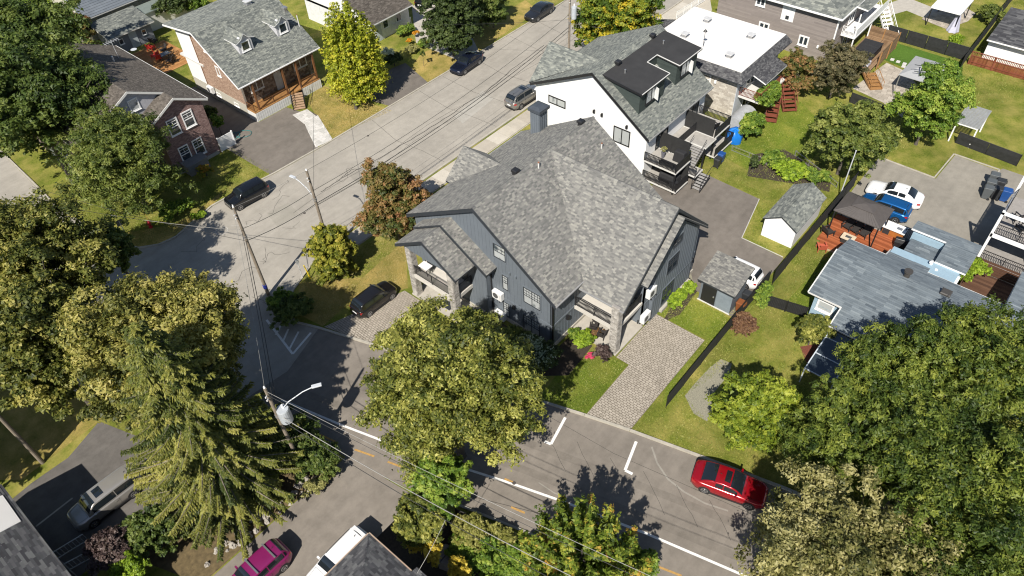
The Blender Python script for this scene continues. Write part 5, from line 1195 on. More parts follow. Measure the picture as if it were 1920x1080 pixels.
def car(name, label, cat_, pos, heading, kind, body, wb, group=None, rim=RIM, sunroof=None, roofcol=None, rack=None, spoiler=False, trim=None, rear_dark=False, scale=1.0, driplabel=None):
    L, Wd, zb, hh, bh, rh, xc, xrf, xrr, xgr, dh = CARS[kind]
    r = thing(name, label, cat_, (pos[0], pos[1], .02), heading, group); r.scale = (scale,) * 3
    hw = Wd / 2; x0, x1 = -L / 2, L / 2
    def half(x):
        t = abs(x) / (L / 2); return hw * (1 - .26 * max(0, (t - .72) / .28) ** 2.2 - .02 * t)
    def ztop(x):
        if x > xc:
            t = (x - xc) / (x1 - xc); return bh + (hh - bh) * t ** .8 - .16 * max(0, (t - .8) / .2) ** 2
        if x < xgr:
            t = (xgr - x) / max(.01, (xgr - x0)); return dh - .10 * t ** 2 - .05 * (t > .9)
        return bh + (dh - bh) * (xc - x) / (xc - xgr)
    def zbot(x):
        t = abs(x) / (L / 2); return zb + .12 * max(0, (t - .85) / .15)
    xs = sorted(set([x0 + (x1 - x0) * i / 26 for i in range(27)] + [x0 + .04, x0 + .12, x1 - .04, x1 - .12]))
    rows = []
    for x in xs:
        w_, z_, b_ = half(x), ztop(x), zbot(x); m_ = b_ + (z_ - b_) * .55
        pr = [(0, b_), (w_ * .9, b_), (w_ * .985, b_ + .06), (w_, m_ - .12), (w_ * .995, m_), (w_ * .975, z_ - .10), (w_ * .93, z_ - .03), (w_ * .80, z_), (w_ * .4, z_ + .025), (0, z_ + .03)]
        rows.append([(x, -y, z) for y, z in pr] + [(x, y, z) for y, z in pr[-2::-1]])
    m = MB(); m.grid(rows); n_ = len(rows[0])
    m.face(rows[0]); m.face(rows[-1][::-1])
    o = part(r, 'body', m, body, smooth=True)
    # greenhouse
    lean = .34
    def zg(x):
        if x > xrf: t = (xc - x) / (xc - xrf); return bh + (rh - .03 - bh) * math.sin(max(0, min(1, t)) * math.pi / 2) ** .95
        if x < xrr: t = (x - xgr) / (xrr - xgr); return dh + (rh - .05 - dh) * math.sin(max(0, min(1, t)) * math.pi / 2) ** .85
        t = (x - xrr) / (xrf - xrr); return rh - .05 + .05 * math.sin(math.pi * (t * .8 + .1)) 
    def S(x, v, off=0.0):
        zt = zg(x); zb_ = ztop(max(min(x, xc), xgr)) - .04; hb = half(x) * .90; ht = hb - max(0, zt - zb_) * lean
        a = abs(v); s = 1 if v >= 0 else -1
        if a <= 1: y = ht * a + off * .3 * a; z = zt + .035 * (1 - a * a) + off
        else: k = a - 1; y = ht + (hb - ht) * k + off; z = zt + (zb_ - zt) * k + off * .25
        return (x, s * y, z)
    gx = sorted(set([xgr + (xc - xgr) * i / 30 for i in range(31)] + [xrf, xrr]))
    vs = [-2, -1.6, -1.2, -1.04, -.94, -.7, -.35, 0, .35, .7, .94, 1.04, 1.2, 1.6, 2]
    m = MB(); m.grid([[S(x, v) for v in vs] for x in gx]); m.face([S(gx[0], v) for v in vs]); m.face([S(gx[-1], v) for v in vs][::-1])
    part(r, 'cabin', m, roofcol or body, smooth=True)
    def panel(nm, xa, xb, va, vb, mat, off=.012, nx=8, nv=6, lab=None):
        m = MB(); m.grid([[S(xa + (xb - xa) * i / nx, va + (vb - va) * j / nv, off) for j in range(nv + 1)] for i in range(nx + 1)]); return part(r, nm, m, mat, smooth=True, label=lab)
    panel('windshield', xrf + .03, xc - .1, -.93, .93, CGLASS)
    panel('rear_window', xgr + .07, xrr - .03, -.9, .9, CGLASS)
    xm = (xrf + xrr) / 2 + .1
    for sg in (-1, 1):
        panel('side_window', xm + .04, xc - .38, sg * 1.16, sg * 1.82, CGLASS, .014)
        panel('side_window', xrr + (.05 if kind in ('sedan', 'coupe') else .02), xm - .04, sg * 1.16, sg * 1.82, CGLASS, .014)
        if kind in ('suv', 'van', 'small_suv'): panel('side_window', xgr + .2, xrr - .06, sg * 1.2, sg * 1.8, CGLASS, .014)
    if sunroof: panel('sunroof', sunroof[0], sunroof[1], -.62, .62, CGLASS, .01)
    m = MB()
    m.box(x1 - .10, -hw * .62, zb + .1, x1 - .0, hw * .62, zb + .32); m.box(x1 - .14, -hw * .35, hh - .34, x1 - .015, hw * .35, hh - .24); part(r, 'grille', m, PLASTIC)
    m = MB(); m.box(x0 - .005, -hw * .66, zb + .02, x0 + .1, hw * .66, zb + .2); part(r, 'rear_bumper', m, PLASTIC)
    m = MB(); m.box(x0 - .012, -.25, zb + .36, x0 + .03, .25, zb + .49); part(r, 'licence_plate', m, WHITE)
    for sg in (-1, 1):
        m = MB(); y = sg * hw * .72; P_ = [(x1 - .38, sg * hw * .88), (x1 - .12, sg * hw * .80), (x1 - .03, sg * hw * .52), (x1 - .25, sg * hw * .55)]
        m.prism(P_ if sg > 0 else P_[::-1], hh - .24, hh - .085 if kind != 'van' else hh - .1); part(r, 'headlight', m, LAMPC)
        m = MB(); zt_ = ztop(x0 + .2); P_ = [(x0 + .32, sg * hw * .915), (x0 + .08, sg * hw * .81), (x0 + .0, sg * hw * .5), (x0 + .2, sg * hw * .55)]
        m.prism(P_ if sg < 0 else P_[::-1], zt_ - .28, zt_ - .1); part(r, 'tail_light', m, LAMPR)
        m = MB(); ym = sg * (half(xc - .35) * .97 + .1); m.obox((xc - .42, ym, bh - .01), (.12, .2, .14)); part(r, 'wing_mirror', m, trim or body)
        for xx in (xm + .16, xrr + .45):
            m = MB(); yh = sg * half(xx); m.box(xx - .0, min(yh, yh + sg * .025), bh - .22, xx + .16, max(yh, yh + sg * .025), bh - .18); part(r, 'door_handle', m, trim or body)
        m = MB()
        for xx in (xc - .32, xm, xrr + .12): yh = sg * (half(xx) * .998); m.box(xx - .006, yh - .004, zb + .12, xx + .006, yh + .004, bh - .1)
        part(r, 'door_seam', m, PLASTIC, kind='stuff')
    m = MB()
    for sg in (-1, 1): y = sg * hw * .985; m.box(-L * .27, y - .02, zb - .02, L * .27, y + .02, zb + .1)
    part(r, 'side_skirt', m, PLASTIC)
    wr = .34 if kind in ('suv', 'van') else .32
    for xx in (wb / 2 + .04, -wb / 2 + .04):
        for sg in (-1, 1):
            y = sg * (half(xx) - .10)
            m = MB(); m.tube([(xx, sg * (half(xx) - .2), wr), (xx, sg * (half(xx) + .006), wr)], wr + .065, 22); part(r, 'wheel_arch', m, PLASTIC)
            m = MB(); m.tube([(xx, y - .1, wr), (xx, y - .085 * 1, wr), (xx, y + .085, wr), (xx, y + .1, wr)], wr, 22)
            w_ = part(r, 'wheel', m, TYRE)
            m = MB(); yo = y + sg * .108
            for k in range(5):
                a = k * 2 * math.pi / 5 + .3; m.bar((xx + .05 * math.cos(a), yo, wr + .05 * math.sin(a)), (xx + .2 * math.cos(a), yo, wr + .2 * math.sin(a)), .07, .02)
            m.tube([(xx, yo - .012, wr), (xx, yo + .012, wr)], .065, 10)
            for k in range(20):
                a = k * math.pi / 10; b = a + math.pi / 10; R_ = .215; m.bar((xx + R_ * math.cos(a), yo, wr + R_ * math.sin(a)), (xx + R_ * math.cos(b), yo, wr + R_ * math.sin(b)), .03, .03)
            part(w_, 'rim', m, rim)
            m = MB(); m.tube([(xx, yo - .006, wr), (xx, yo - .002, wr)], .2, 18); part(w_, 'brake_disc', m, RIMD)
    if rack == 'rails':
        for sg in (-1, 1):
            m = MB(); m.tube([tuple(np.array(S(x, sg * .93)) + [0, 0, .06]) for x in np.linspace(xrr + .1, xrf - .1, 6)], .022, 6); part(r, 'roof_rail', m, PLASTIC if body != MC.get('silver_paint') else RIM)
    if rack == 'bars':
        for x in (xrf - .35, xrr + .45):
            a = S(x, -1.0); b = S(x, 1.0); m = MB(); m.box(x - .05, a[1] - .06, rh + .07, x + .05, b[1] + .06, rh + .11); m.box(x - .03, a[1] - .02, a[2], x + .03, a[1] + .03, rh + .07); m.box(x - .03, b[1] - .03, b[2], x + .03, b[1] + .02, rh + .07); part(r, 'roof_bar', m, RIM)
    if spoiler:
        m = MB(); a = S(xrr, -.9); m.hexa([(xrr - .28, a[1], rh - .1), (xrr + .1, a[1], rh - .06), (xrr + .1, -a[1], rh - .06), (xrr - .28, -a[1], rh - .1)], [(xrr - .3, a[1], rh - .06), (xrr + .1, a[1], rh + .0), (xrr + .1, -a[1], rh + .0), (xrr - .3, -a[1], rh - .06)]); part(r, 'spoiler', m, body)
    m = MB(); hx = xc + .06; ys_ = np.linspace(-hw * .78, hw * .78, 7); zz_ = lambda x, y: ztop(x) + .033 - .03 * abs(y / (hw * .8)) ** 2
    for i in range(6): m.bar((hx, ys_[i], zz_(hx, ys_[i])), (hx, ys_[i + 1], zz_(hx, ys_[i + 1])), .012, .008)
    for sg in (-1, 1): m.bar((hx, sg * hw * .78, zz_(hx, hw * .78)), (x1 - .3, sg * hw * .66, zz_(x1 - .3, hw * .66)), .012, .008)
    part(r, 'hood_seam', m, PLASTIC, kind='stuff')
    m = MB(); m.tube([tuple(np.array(S(xrr + .25, 0)) + [0, 0, .0]), tuple(np.array(S(xrr + .15, 0)) + [0, 0, .07])], .02, 5); part(r, 'antenna', m, PLASTIC)
    m = MB(); q = [np.array(S(xc - .12, v, .03)) for v in (-.75, -.1)]; m.bar(q[0], q[1], .02, .02); q = [np.array(S(xc - .12, v, .03)) for v in (.05, .7)]; m.bar(q[0], q[1], .02, .02); part(r, 'wiper', m, PLASTIC)
    return r
def car_by_wheels(front, rear, side, kind, *a, **k):
    """front and rear wheel contact points of the visible side; side: +1 when that is the car's left"""
    f = W(*front)[:2]; b = W(*rear)[:2]; d = f - b; wb = np.linalg.norm(d); h = math.atan2(d[1], d[0]); n = np.array([-d[1], d[0]]) / wb
    hw = CARS[kind][1] / 2; c = (f + b) / 2 - n * side * (hw - .1)
    return c, h, wb
BLK = paint('black_paint', (0.008, 0.009, 0.011), .2, .2); BLK2 = paint('graphite_paint', (0.035, 0.037, 0.042), .25, .5)
SILV = paint('silver_paint', (0.33, 0.32, 0.30), .3, .7); REDP = paint('red_paint', (0.33, 0.006, 0.014), .2, .3)
WHT = paint('white_car_paint', (0.78, 0.78, 0.78), .25, 0); BLU = paint('blue_paint', (0.01, 0.12, 0.36), .22, .5)
MAG = paint('magenta_paint', (0.28, 0.02, 0.13), .3, .4); BEI = paint('champagne_paint', (0.38, 0.36, 0.33), .3, .5); NAVY = paint('navy_paint', (0.01, 0.014, 0.03), .2, .3)
def mk(front, rear, side, kind, wbmax=None, **k):
    c, h, wb = car_by_wheels(front, rear, side, kind); wbn = {'sedan': 2.7, 'coupe': 2.75, 'hatch': 2.45, 'suv': 2.65, 'small_suv': 2.55, 'van': 3.0}[kind]
    return car(k.pop('name', 'parked_car'), k.pop('label'), k.pop('cat', 'car'), c, h, kind, k.pop('body'), wbn, **k)
mk((452, 394), (498, 369), 1, 'small_suv', label='black compact crossover at the kerb by the brick house lawn, nose to the junction', body=BLK, sunroof=None)
mk((869, 142), (902, 119), 1, 'sedan', label='glossy black sedan at the far kerb below the round dark green tree', body=NAVY)
mk((1005, 43), (1036, 23), 1, 'sedan', label='dark graphite sedan farthest up the street at the top edge', body=BLK2)
mk((1010, 183), (972, 208), -1, 'suv', label='silver crossover with roof rails parked beside the white stucco house', body=SILV, rack='rails', sunroof=(-.3, .25))
mk((737, 560), (691, 595), -1, 'hatch', label='dark brown-black hatchback on the pavers beside the porch', body=paint('brown_black_paint', (0.012, 0.011, 0.011), .18, .1))
mk((1402, 952), (1317, 921), -1, 'coupe', label='bright red two-door car with black sunroof beside the lower street kerb', body=REDP, sunroof=(-.35, .0), scale=1.02)
car('parked_car', 'white hatchback half hidden behind the slate blue shed', 'car', (43.75, 15.0), rad(91), 'small_suv', WHT, 2.55, rim=RIM, scale=.98)
c = W(1678, 362, .7); car('parked_car', 'white sedan on the grey parking lot next to the blue car', 'car', c[:2], rad(96), 'sedan', WHT, 2.75, scale=1.02)
c = W(1661, 386, .8); car('parked_car', 'bright blue hatchback behind the brown hard-top gazebo', 'car', c[:2], rad(93), 'small_suv', BLU, 2.55, spoiler=True)
c, h, wb = car_by_wheels((205, 975), (244, 917), -1, 'van'); c = W(197, 931, .85)
car('parked_van', 'champagne minivan with sunroof on the shaded lot beside the spruce', 'van', c[:2], rad(179), 'van', BEI, 2.9, sunroof=(-.1, .45), spoiler=True, scale=.95)
c = W(478, 1066, 1.2); car('parked_car', 'magenta hatchback with two silver roof bars at the bottom edge', 'car', c[:2], rad(180), 'small_suv', MAG, 2.55, rack='bars', rim=RIM)
c = W(633, 1046, 1.3); car('parked_car', 'white crossover beside the charcoal hip roof at the bottom edge', 'car', c[:2], rad(182), 'suv', WHT, 2.7, rack='rails', spoiler=True, sunroof=None)
c = W(788, 2, .7); car('parked_car', 'black pickup-sized car with red tail light cut by the top edge', 'car', (c[0] + 1.2, c[1]), rad(20), 'suv', BLK, 2.7)
c = W(98, 2, .8); car('parked_car', 'red car peeping over the yellow-green hedge at the top left', 'car', (c[0] + .8, c[1] + 1.6), rad(60), 'sedan', REDP, 2.7)
# ================================================================== VEGETATION
GN = np.random.default_rng(5)
def unit(v): return v / np.linalg.norm(v, axis=-1, keepdims=True)
def leafcloud(P, D, size, tone, aspect=.55, flat=.35, droop=0.0, rng=GN):
    """diamond leaves at P facing roughly D"""
    n = len(P); nr = unit(D + rng.normal(0, .5, (n, 3)) + np.array([0, 0, flat + .15]))
    a = rng.normal(0, 1, (n, 3)); a[:, 2] -= droop; u = unit(a - nr * (a * nr).sum(1, keepdims=True)); v = np.cross(nr, u)
    s = size * (0.65 + .7 * rng.random(n))[:, None]
    bend = nr * s * .12
    V = np.stack([P - u * s * 1.05, P + u * s * .6 + v * s * aspect - bend, P + u * s * .6 - v * s * aspect - bend], 1).reshape(-1, 3)
    return V, np.repeat(np.clip(tone, 0, 1), 3)
def crown_points(c, r, nb, nc, nleaf, clump=.34, seed=1, inner=.12, blobs=None, flat=.9, low=-.75, tone_c=.28, tone_l=.14, edge=.3):
    rng = np.random.default_rng(seed)
    c = np.array(c, float); r = np.array(r, float)
    if blobs is None:
        # main boughs: spread over the crown volume
        d = unit(rng.normal(0, 1, (nb * 4, 3))); d = d[d[:, 2] > low][:nb]
        k = len(d); rr = (.38 + .46 * rng.random(k))[:, None]
        B = c + d * r * rr; Br = r.mean() * (.24 + .14 * rng.random(k))
    else:
        B = np.array([b[:3] for b in blobs], float); Br = np.array([b[3] for b in blobs], float)
    # clumps on the boughs
    k = len(B); d = unit(rng.normal(0, 1, (k, nc, 3))); d[..., 2] = np.where(d[..., 2] < -.3, -d[..., 2], d[..., 2])
    C = (B[:, None] + d * Br[:, None, None] * (.75 + edge * rng.random((k, nc, 1)))).reshape(-1, 3); Cr = np.repeat(Br * clump * .86, nc) * (.7 + .7 * rng.random(k * nc))
    ct = .5 + tone_c * rng.normal(0, 1, len(C)) * .6 + np.repeat(rng.normal(0, .15, k), nc)
    # drop clumps buried deep inside the crown
    q = ((C - c) / r); rad_ = np.linalg.norm(q, axis=1); keep = rad_ > .42; C, Cr, ct = C[keep], Cr[keep], ct[keep]
    w = Cr ** 2; idx = rng.choice(len(C), nleaf, p=w / w.sum())
    d = unit(rng.normal(0, 1, (nleaf, 3))); d[:, 2] = np.where(d[:, 2] < -.35, -d[:, 2] * .6, d[:, 2])
    rr = 1 - np.abs(rng.normal(0, .34, nleaf)); sp = rng.random(nleaf) < .10; rr = np.where(sp, 1 + .45 * rng.random(nleaf), rr); an = .65 + .8 * rng.random((len(C), 3)); P = C[idx] + d * an[idx] * (Cr[idx] * rr)[:, None] * np.array([1, 1, flat])
    T = ct[idx] + rng.normal(0, tone_l, nleaf)
    n2 = int(nleaf * inner); i2 = rng.choice(len(C), n2); P2 = c + (C[i2] - c) * rng.random((n2, 1)) ** .5; 
    return P, d, T, P2, C, Cr
def tree(name, label, cat_, base, center, r, mat, nleaf, size, seed, trunk=.18, nb=34, nc=9, bark=None, group=None, blobs=None, clump=.34, aspect=.55, flat=.9, boughs=7, inner=.12, low=-.75, tone_c=.28, tone_l=.14, flatn=.35, droop=0, edge=.3, kind2=None):
    nleaf = int(nleaf * 1.33); nb = int(nb * 1.35); nc = int(nc * 1.35); size = size * .94
    base = np.array([base[0], base[1], 0.0]); root = thing(name, label, cat_, base, 0, group)
    rng = np.random.default_rng(seed + 99)
    P, D, T, P2, C, Cr = crown_points(np.array(center) - base, r, nb, nc, nleaf, clump, seed, inner, None if blobs is None else [(b[0] - base[0], b[1] - base[1], b[2], b[3]) for b in blobs], flat, low, tone_c, tone_l, edge)
    ok = P[:, 2] > .05; P, D, T = P[ok], D[ok], T[ok]
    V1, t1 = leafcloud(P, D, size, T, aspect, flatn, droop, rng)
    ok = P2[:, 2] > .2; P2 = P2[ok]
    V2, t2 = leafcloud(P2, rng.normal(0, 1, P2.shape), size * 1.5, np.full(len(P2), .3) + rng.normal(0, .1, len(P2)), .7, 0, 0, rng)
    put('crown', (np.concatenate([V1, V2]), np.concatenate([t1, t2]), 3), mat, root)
    if trunk:
        m = MB(); c = np.array(center) - base; top = np.array([c[0] * .8, c[1] * .8, c[2] + r[2] * .35]); pth = [(0, 0, 0), (c[0] * .1, c[1] * .1, top[2] * .3), (c[0] * .35, c[1] * .35, top[2] * .62), tuple(top)]
        m.tube([(0, 0, 0), (0, 0, .25)], trunk * 1.35, 9, trunk * 1.05); m.tube([(0, 0, .2)] + pth[1:], trunk, 9, trunk * .3)
        if boughs:
            sel = rng.choice(len(C), min(boughs * 3, len(C)), replace=False)
            for i in sel:
                t = .25 + .6 * rng.random(); p = np.array(pth[1]) * (1 - t) + np.array(pth[3]) * t; q = C[i]; mid = (p + q) / 2 + [0, 0, -.12 * np.linalg.norm(q - p)]
                m.tube([tuple(p), tuple(mid), tuple(q)], trunk * .34, 5, trunk * .08)
        put('trunk', m, bark or BARK, root)
    return root
BARK = plain('grey_bark', (0.10, 0.085, 0.07), .95, .3, 6, bump=1.0)
BARKP = plain('pale_bark', (0.2, 0.17, 0.14), .95, .3, 6, bump=1.0)
L_LIND = leafmat('linden_leaves', [(.04,.058,.009), (.105,.125,.022), (.235,.24,.042), (.47,.45,.12)])
L_OCHRE = leafmat('ochre_linden_leaves', [(.05,.062,.012), (.14,.145,.03), (.275,.255,.055), (.44,.385,.12)])
L_BEIGE = leafmat('beige_seeded_leaves', [(.07,.078,.018), (.175,.168,.05), (.32,.29,.11), (.47,.43,.20)])
L_LOC = leafmat('locust_leaves', [(.02,.042,.006), (.068,.105,.015), (.15,.19,.028), (.27,.30,.05)])
L_DARK = leafmat('dark_green_leaves', [(.025,.045,.01), (.062,.10,.018), (.12,.16,.032), (.20,.235,.06)])
L_DEEP = leafmat('deep_green_leaves', [(.02,.036,.01), (.045,.07,.018), (.085,.12,.032), (.14,.18,.055)])
L_YELG = leafmat('yellow_green_leaves', [(.09,.12,.010), (.24,.28,.02), (.42,.43,.03), (.58,.52,.06)])
L_LIME = leafmat('lime_green_leaves', [(.072, .123, .009), (.160, .246, .017), (.275, .392, .029), (.406, .493, .058)])
L_MAPL = leafmat('orange_tipped_maple_leaves', [(.035,.07,.008), (.10,.16,.016), (.24,.27,.025), (.52,.40,.03)])
L_FRESH = leafmat('fresh_green_leaves', [(.045,.08,.008), (.13,.185,.015), (.25,.30,.028), (.38,.41,.055)])
L_OLIVE = leafmat('olive_linden_leaves', [(.035,.05,.009), (.10,.118,.022), (.21,.21,.042), (.38,.34,.09)])
L_RUST = leafmat('rust_leaves', [(.072, .072, .029), (.160, .109, .043), (.275, .145, .065), (.348, .189, .102)])
L_RUSTG = leafmat('rust_and_green_leaves', [(.045,.07,.015), (.125,.125,.03), (.25,.16,.055), (.38,.19,.09)])
L_PURP = leafmat('purple_leaves', [(.035,.022,.02), (.075,.048,.045), (.13,.09,.08), (.22,.17,.15)])
L_MARO = leafmat('maroon_brown_leaves', [(.072, .036, .022), (.145, .072, .041), (.217, .123, .065), (.290, .174, .087)])
L_BRN = leafmat('bronze_green_leaves', [(.045,.045,.02), (.095,.09,.04), (.155,.135,.065), (.23,.19,.10)])
L_BRIGHT = leafmat('bright_green_leaves', [(.051, .102, .012), (.109, .189, .022), (.203, .290, .036), (.348, .406, .072)])
L_SPR = leafmat('spruce_needles', [(.035,.055,.01), (.11,.13,.024), (.225,.225,.042), (.36,.33,.085)], .15)
L_HOLLY = leafmat('grey_green_leaves', [(.04,.065,.012), (.095,.13,.025), (.18,.215,.042), (.29,.31,.08)])
Y_FLOW = leafmat('orange_flowers', [(.5, .22, .01), (.7, .35, .02)]); W_FLOW = leafmat('white_flowers', [(.5, .55, .42), (.75, .78, .68)]); P_FLOW = leafmat('pink_flowers', [(.5, .05, .12), (.7, .1, .2)])

def at(px_, py_, z): return W(px_, py_, z)
def T(label, c, zc, r, mat, nleaf, size, seed, name='deciduous_tree', cat_='tree', base=None, **k):
    p = at(c[0], c[1], zc); b = p if base is None else at(base[0], base[1], 0)
    return tree(name, label, cat_, b, p, r, mat, nleaf, size, seed, **k)
def spires(cx, cy, R, z0, z1, n, seed, r0=.5, lean=.25):
    rng = np.random.default_rng(seed); out = []
    for i in range(n):
        a = i * 2.399; q = R * math.sqrt((i + .5) / n); top = z0 + (z1 - z0) * (1 - .5 * (q / R) ** 2) * (.85 + .25 * rng.random())
        bx, by = cx + q * math.cos(a) * .75, cy + q * math.sin(a) * .75; k = max(3, int((top - z0 * .8) / .55))
        for j in range(k):
            t = j / (k - 1); out.append((bx + q * math.cos(a) * lean * t * 1.6, by + q * math.sin(a) * lean * t * 1.6, z0 * .8 + (top - z0 * .8) * t, r0 * (1 - .62 * t) * (.8 + .4 * rng.random())))
    return out
# big trees ---------------------------------------------------------------
T('large olive linden leaning over the lower street in front of the blue house', (846, 738), 7.2, (5.4, 5.3, 5.2), L_LIND, 76000, .125, 1, trunk=.28, nb=46, nc=12, clump=.3, tone_l=.2)
T('tall yellowish linden crown behind the top of the spruce, left of the junction', (312, 668), 8.3, (5.6, 5.5, 5.4), L_OCHRE, 70000, .135, 2, trunk=.3, nb=46, nc=12, clump=.3, tone_l=.2)
T('broad olive green linden filling the left edge beside the crossing', (70, 505), 8.0, (5.2, 6.6, 5.0), L_OLIVE, 52000, .145, 3, trunk=.3, nb=46, nc=12, clump=.3, tone_l=.2)
T('olive green linden at the left edge, lower of the pair', (90, 655), 7.5, (4.4, 4.4, 4.6), L_OLIVE, 34000, .16, 4, trunk=.25, nb=36, nc=12, clump=.3, tone_l=.2)
T('dark green tree standing at the left edge above the side road', (212, 468), 5.5, (1.7, 1.8, 2.4), L_DARK, 12000, .15, 5, trunk=.15)
T('great dark green locust tree at the upper left over the brown roof', (58, 196), 8.0, (7.3, 7.8, 5.6), L_DARK, 62000, .19, 6, trunk=.35, nb=60, nc=12, clump=.3, base=(150, 360))
T('dark locust crown at the top left corner', (50, 60), 8.0, (6.5, 7.5, 5), L_DARK, 26000, .22, 7, trunk=.3, nb=44, nc=10)
T('bushy olive-green tree with upright sprays before the brick house', (238, 318), 4.6, (5.9, 6.4, 4.8), L_HOLLY, 50000, .16, 8, trunk=.2, nb=44, nc=14, clump=.26, aspect=.35, low=-.5)
_p = W(662, 104, 5.4); T('golden yellow-green maple beside the timber porched house', (662, 104), 5.4, (3.6, 3.5, 5.6), L_YELG, 44000, .135, 9, trunk=.16, nc=7, clump=.55, blobs=spires(_p[0], _p[1], 3.3, 2.0, 11.0, 36, 5, .85, .12), base=(668, 204), tone_c=.35)
T('round dark green tree at the kerb by the orange flower bed', (845, 45), 4.0, (3.6, 3.5, 4.6), L_DEEP, 32000, .15, 10, trunk=.15, nb=44, nc=12, clump=.28, tone_c=.2)
T('green and gold tree wrapped round the pole behind the white house', (1150, 35), 5.5, (5.5, 4.6, 4.6), L_MAPL, 40000, .17, 11, trunk=.2, nb=50, nc=12, clump=.28, tone_c=.35)
T('russet and green tree at the street corner of the blue house', (738, 390), 4.3, (3.2, 3.3, 3.9), L_RUSTG, 26000, .14, 12, trunk=.14, nb=34, nc=12, clump=.3, tone_c=.35)
T('wide grey-green shrubby tree on the back lawn beyond the white shed', (1590, 270), 3.4, (4.1, 4.1, 3.4), L_HOLLY, 32000, .14, 13, trunk=.15, nb=36, nc=12, clump=.3, low=-.3)
T('bright green forked tree beside the grey canopy gazebo', (1745, 205), 4.0, (3.3, 2.9, 4.2), L_BRIGHT, 26000, .14, 14, trunk=.14, nb=30, nc=12, clump=.32, edge=.5)
T('bronze-green smoke bush against the grey-brown house', (1570, 135), 3.0, (2.8, 2.7, 3.2), L_BRN, 26000, .12, 15, trunk=.12, nb=34, nc=12, clump=.28)
T('smaller green and russet bush left of the bronze smoke bush', (1492, 140), 2.6, (2.1, 2.0, 2.8), L_RUSTG, 18000, .12, 16, trunk=.1, nb=30, nc=12, clump=.28)
T('rounded fresh green tree beside the gravel patch', (1418, 782), 3.4, (2.9, 2.9, 3.0), L_FRESH, 26000, .12, 17, trunk=.13, nb=40, nc=12, clump=.3, tone_c=.25)
T('feathery green locust with the highest crown over the blue bungalow', (1690, 712), 7.0, (3.6, 3.8, 3.8), L_LOC, 42500, .125, 18, trunk=.3, nb=40, nc=14, clump=.3, aspect=.4, droop=.5, inner=.06, edge=.5)
T('feathery green locust at the right edge over the bungalow roof', (1850, 708), 7.5, (4.0, 4.2, 4.0), L_LOC, 42500, .125, 181, trunk=.3, nb=40, nc=14, clump=.3, aspect=.4, droop=.5, inner=.06, edge=.5)
T('broad feathery green locust between the rounded tree and the right edge', (1735, 855), 6.6, (4.1, 4.2, 4.0), L_LOC, 45000, .125, 182, trunk=.3, nb=40, nc=14, clump=.3, aspect=.4, droop=.5, inner=.06, edge=.5)
T('feathery green locust at the lower right edge', (1880, 940), 7.5, (4.8, 4.8, 4.4), L_LOC, 42500, .125, 19, trunk=.3, nb=40, nc=14, clump=.3, aspect=.4, droop=.5, inner=.06, edge=.5)
T('feathery green locust behind the bottom right corner', (1830, 1060), 7.0, (4.4, 4.4, 4.2), L_LOC, 30000, .125, 183, trunk=.3, nb=36, nc=14, clump=.3, aspect=.4, droop=.5, inner=.06, edge=.5)
T('feathery green locust crown nearest the rounded fresh green tree', (1580, 818), 6.0, (3.4, 3.6, 3.6), L_LOC, 32500, .125, 20, trunk=.2, nb=34, nc=14, clump=.3, aspect=.4, droop=.5, inner=.06, edge=.5)
T('beige seeded linden at the bottom beside the red car', (1600, 1082), 6.3, (5.6, 5.6, 4.9), L_BEIGE, 66000, .115, 21, trunk=.28, nb=48, nc=14, clump=.28, tone_l=.2)
L_MAP2 = leafmat('maple_leaves_with_orange_tips', [(.04,.07,.01), (.095,.145,.016), (.19,.24,.028), (.33,.34,.045), (.52,.30,.06)])
_p = W(1090, 1050, 4.0); T('orange-tipped maple rising at the bottom in front of the street', (1090, 1050), 4.0, (3.0, 3.4, 3.6), L_MAP2, 34000, .12, 22, trunk=.13, nc=7, clump=.55, blobs=spires(_p[0], _p[1], 3.3, 1.6, 7.2, 34, 4, .62), tone_c=.3)
T('bright leafy young tree between the linden and the bottom shrubs', (818, 905), 4.2, (1.8, 1.8, 2.8), L_BRIGHT, 14000, .14, 23, trunk=.1, nb=26, nc=10)
T('olive small tree beside the bottom driveway mouth', (778, 975), 2.8, (1.8, 1.9, 2.0), L_LIND, 12000, .13, 24, trunk=.1, nb=26, nc=10)
# the conical and rounded garden evergreens
def shrub(label, c, zc, r, mat, n, size, seed, name='shrub', cat_='shrub', **k):
    k.setdefault('low', -.2); k.setdefault('boughs', 0); k.setdefault('trunk', .05)
    return T(label, c, zc, r, mat, n, size, seed, name=name, cat_=cat_, **k)
shrub('golden green conical tree on the front lawn near the hatchback', (622, 478), 2.4, (2.1, 2.1, 2.9), leafmat('gold_green_leaves', [(.05, .07, .008), (.14, .16, .016), (.28, .28, .035), (.44, .38, .06)]), 22000, .12, 30, low=-.9, nb=36, nc=12, clump=.25, name='conical_tree', cat_='tree')
shrub('round maroon bush behind the black fence', (1396, 612), .85, (1.0, 1.0, .95), L_MARO, 7000, .07, 31, nb=26)
shrub('pointed yellow-green cedar beside the white hatchback', (1432, 552), 1.25, (.6, .6, 1.5), L_BRIGHT, 9000, .06, 32, nb=30, name='cedar', low=-.9)
shrub('rounded green bush at the corner of the blue bungalow', (1525, 622), 1.5, (1.4, 1.5, 1.5), L_LIND, 9000, .1, 33, nb=26)
shrub('spreading dark green juniper on the junction corner', (545, 585), .9, (1.9, 1.6, .9), L_DARK, 10000, .1, 34, nb=26)
shrub('grassy green shrub at the junction corner below the juniper', (528, 568), .9, (1.2, 1.4, .9), L_BRIGHT, 6000, .1, 35, nb=22)
shrub('orange day-lily clump beside the low stone kerb', (795, 82), .5, (1.0, .9, .5), L_BRIGHT, 2500, .12, 36, nb=14)
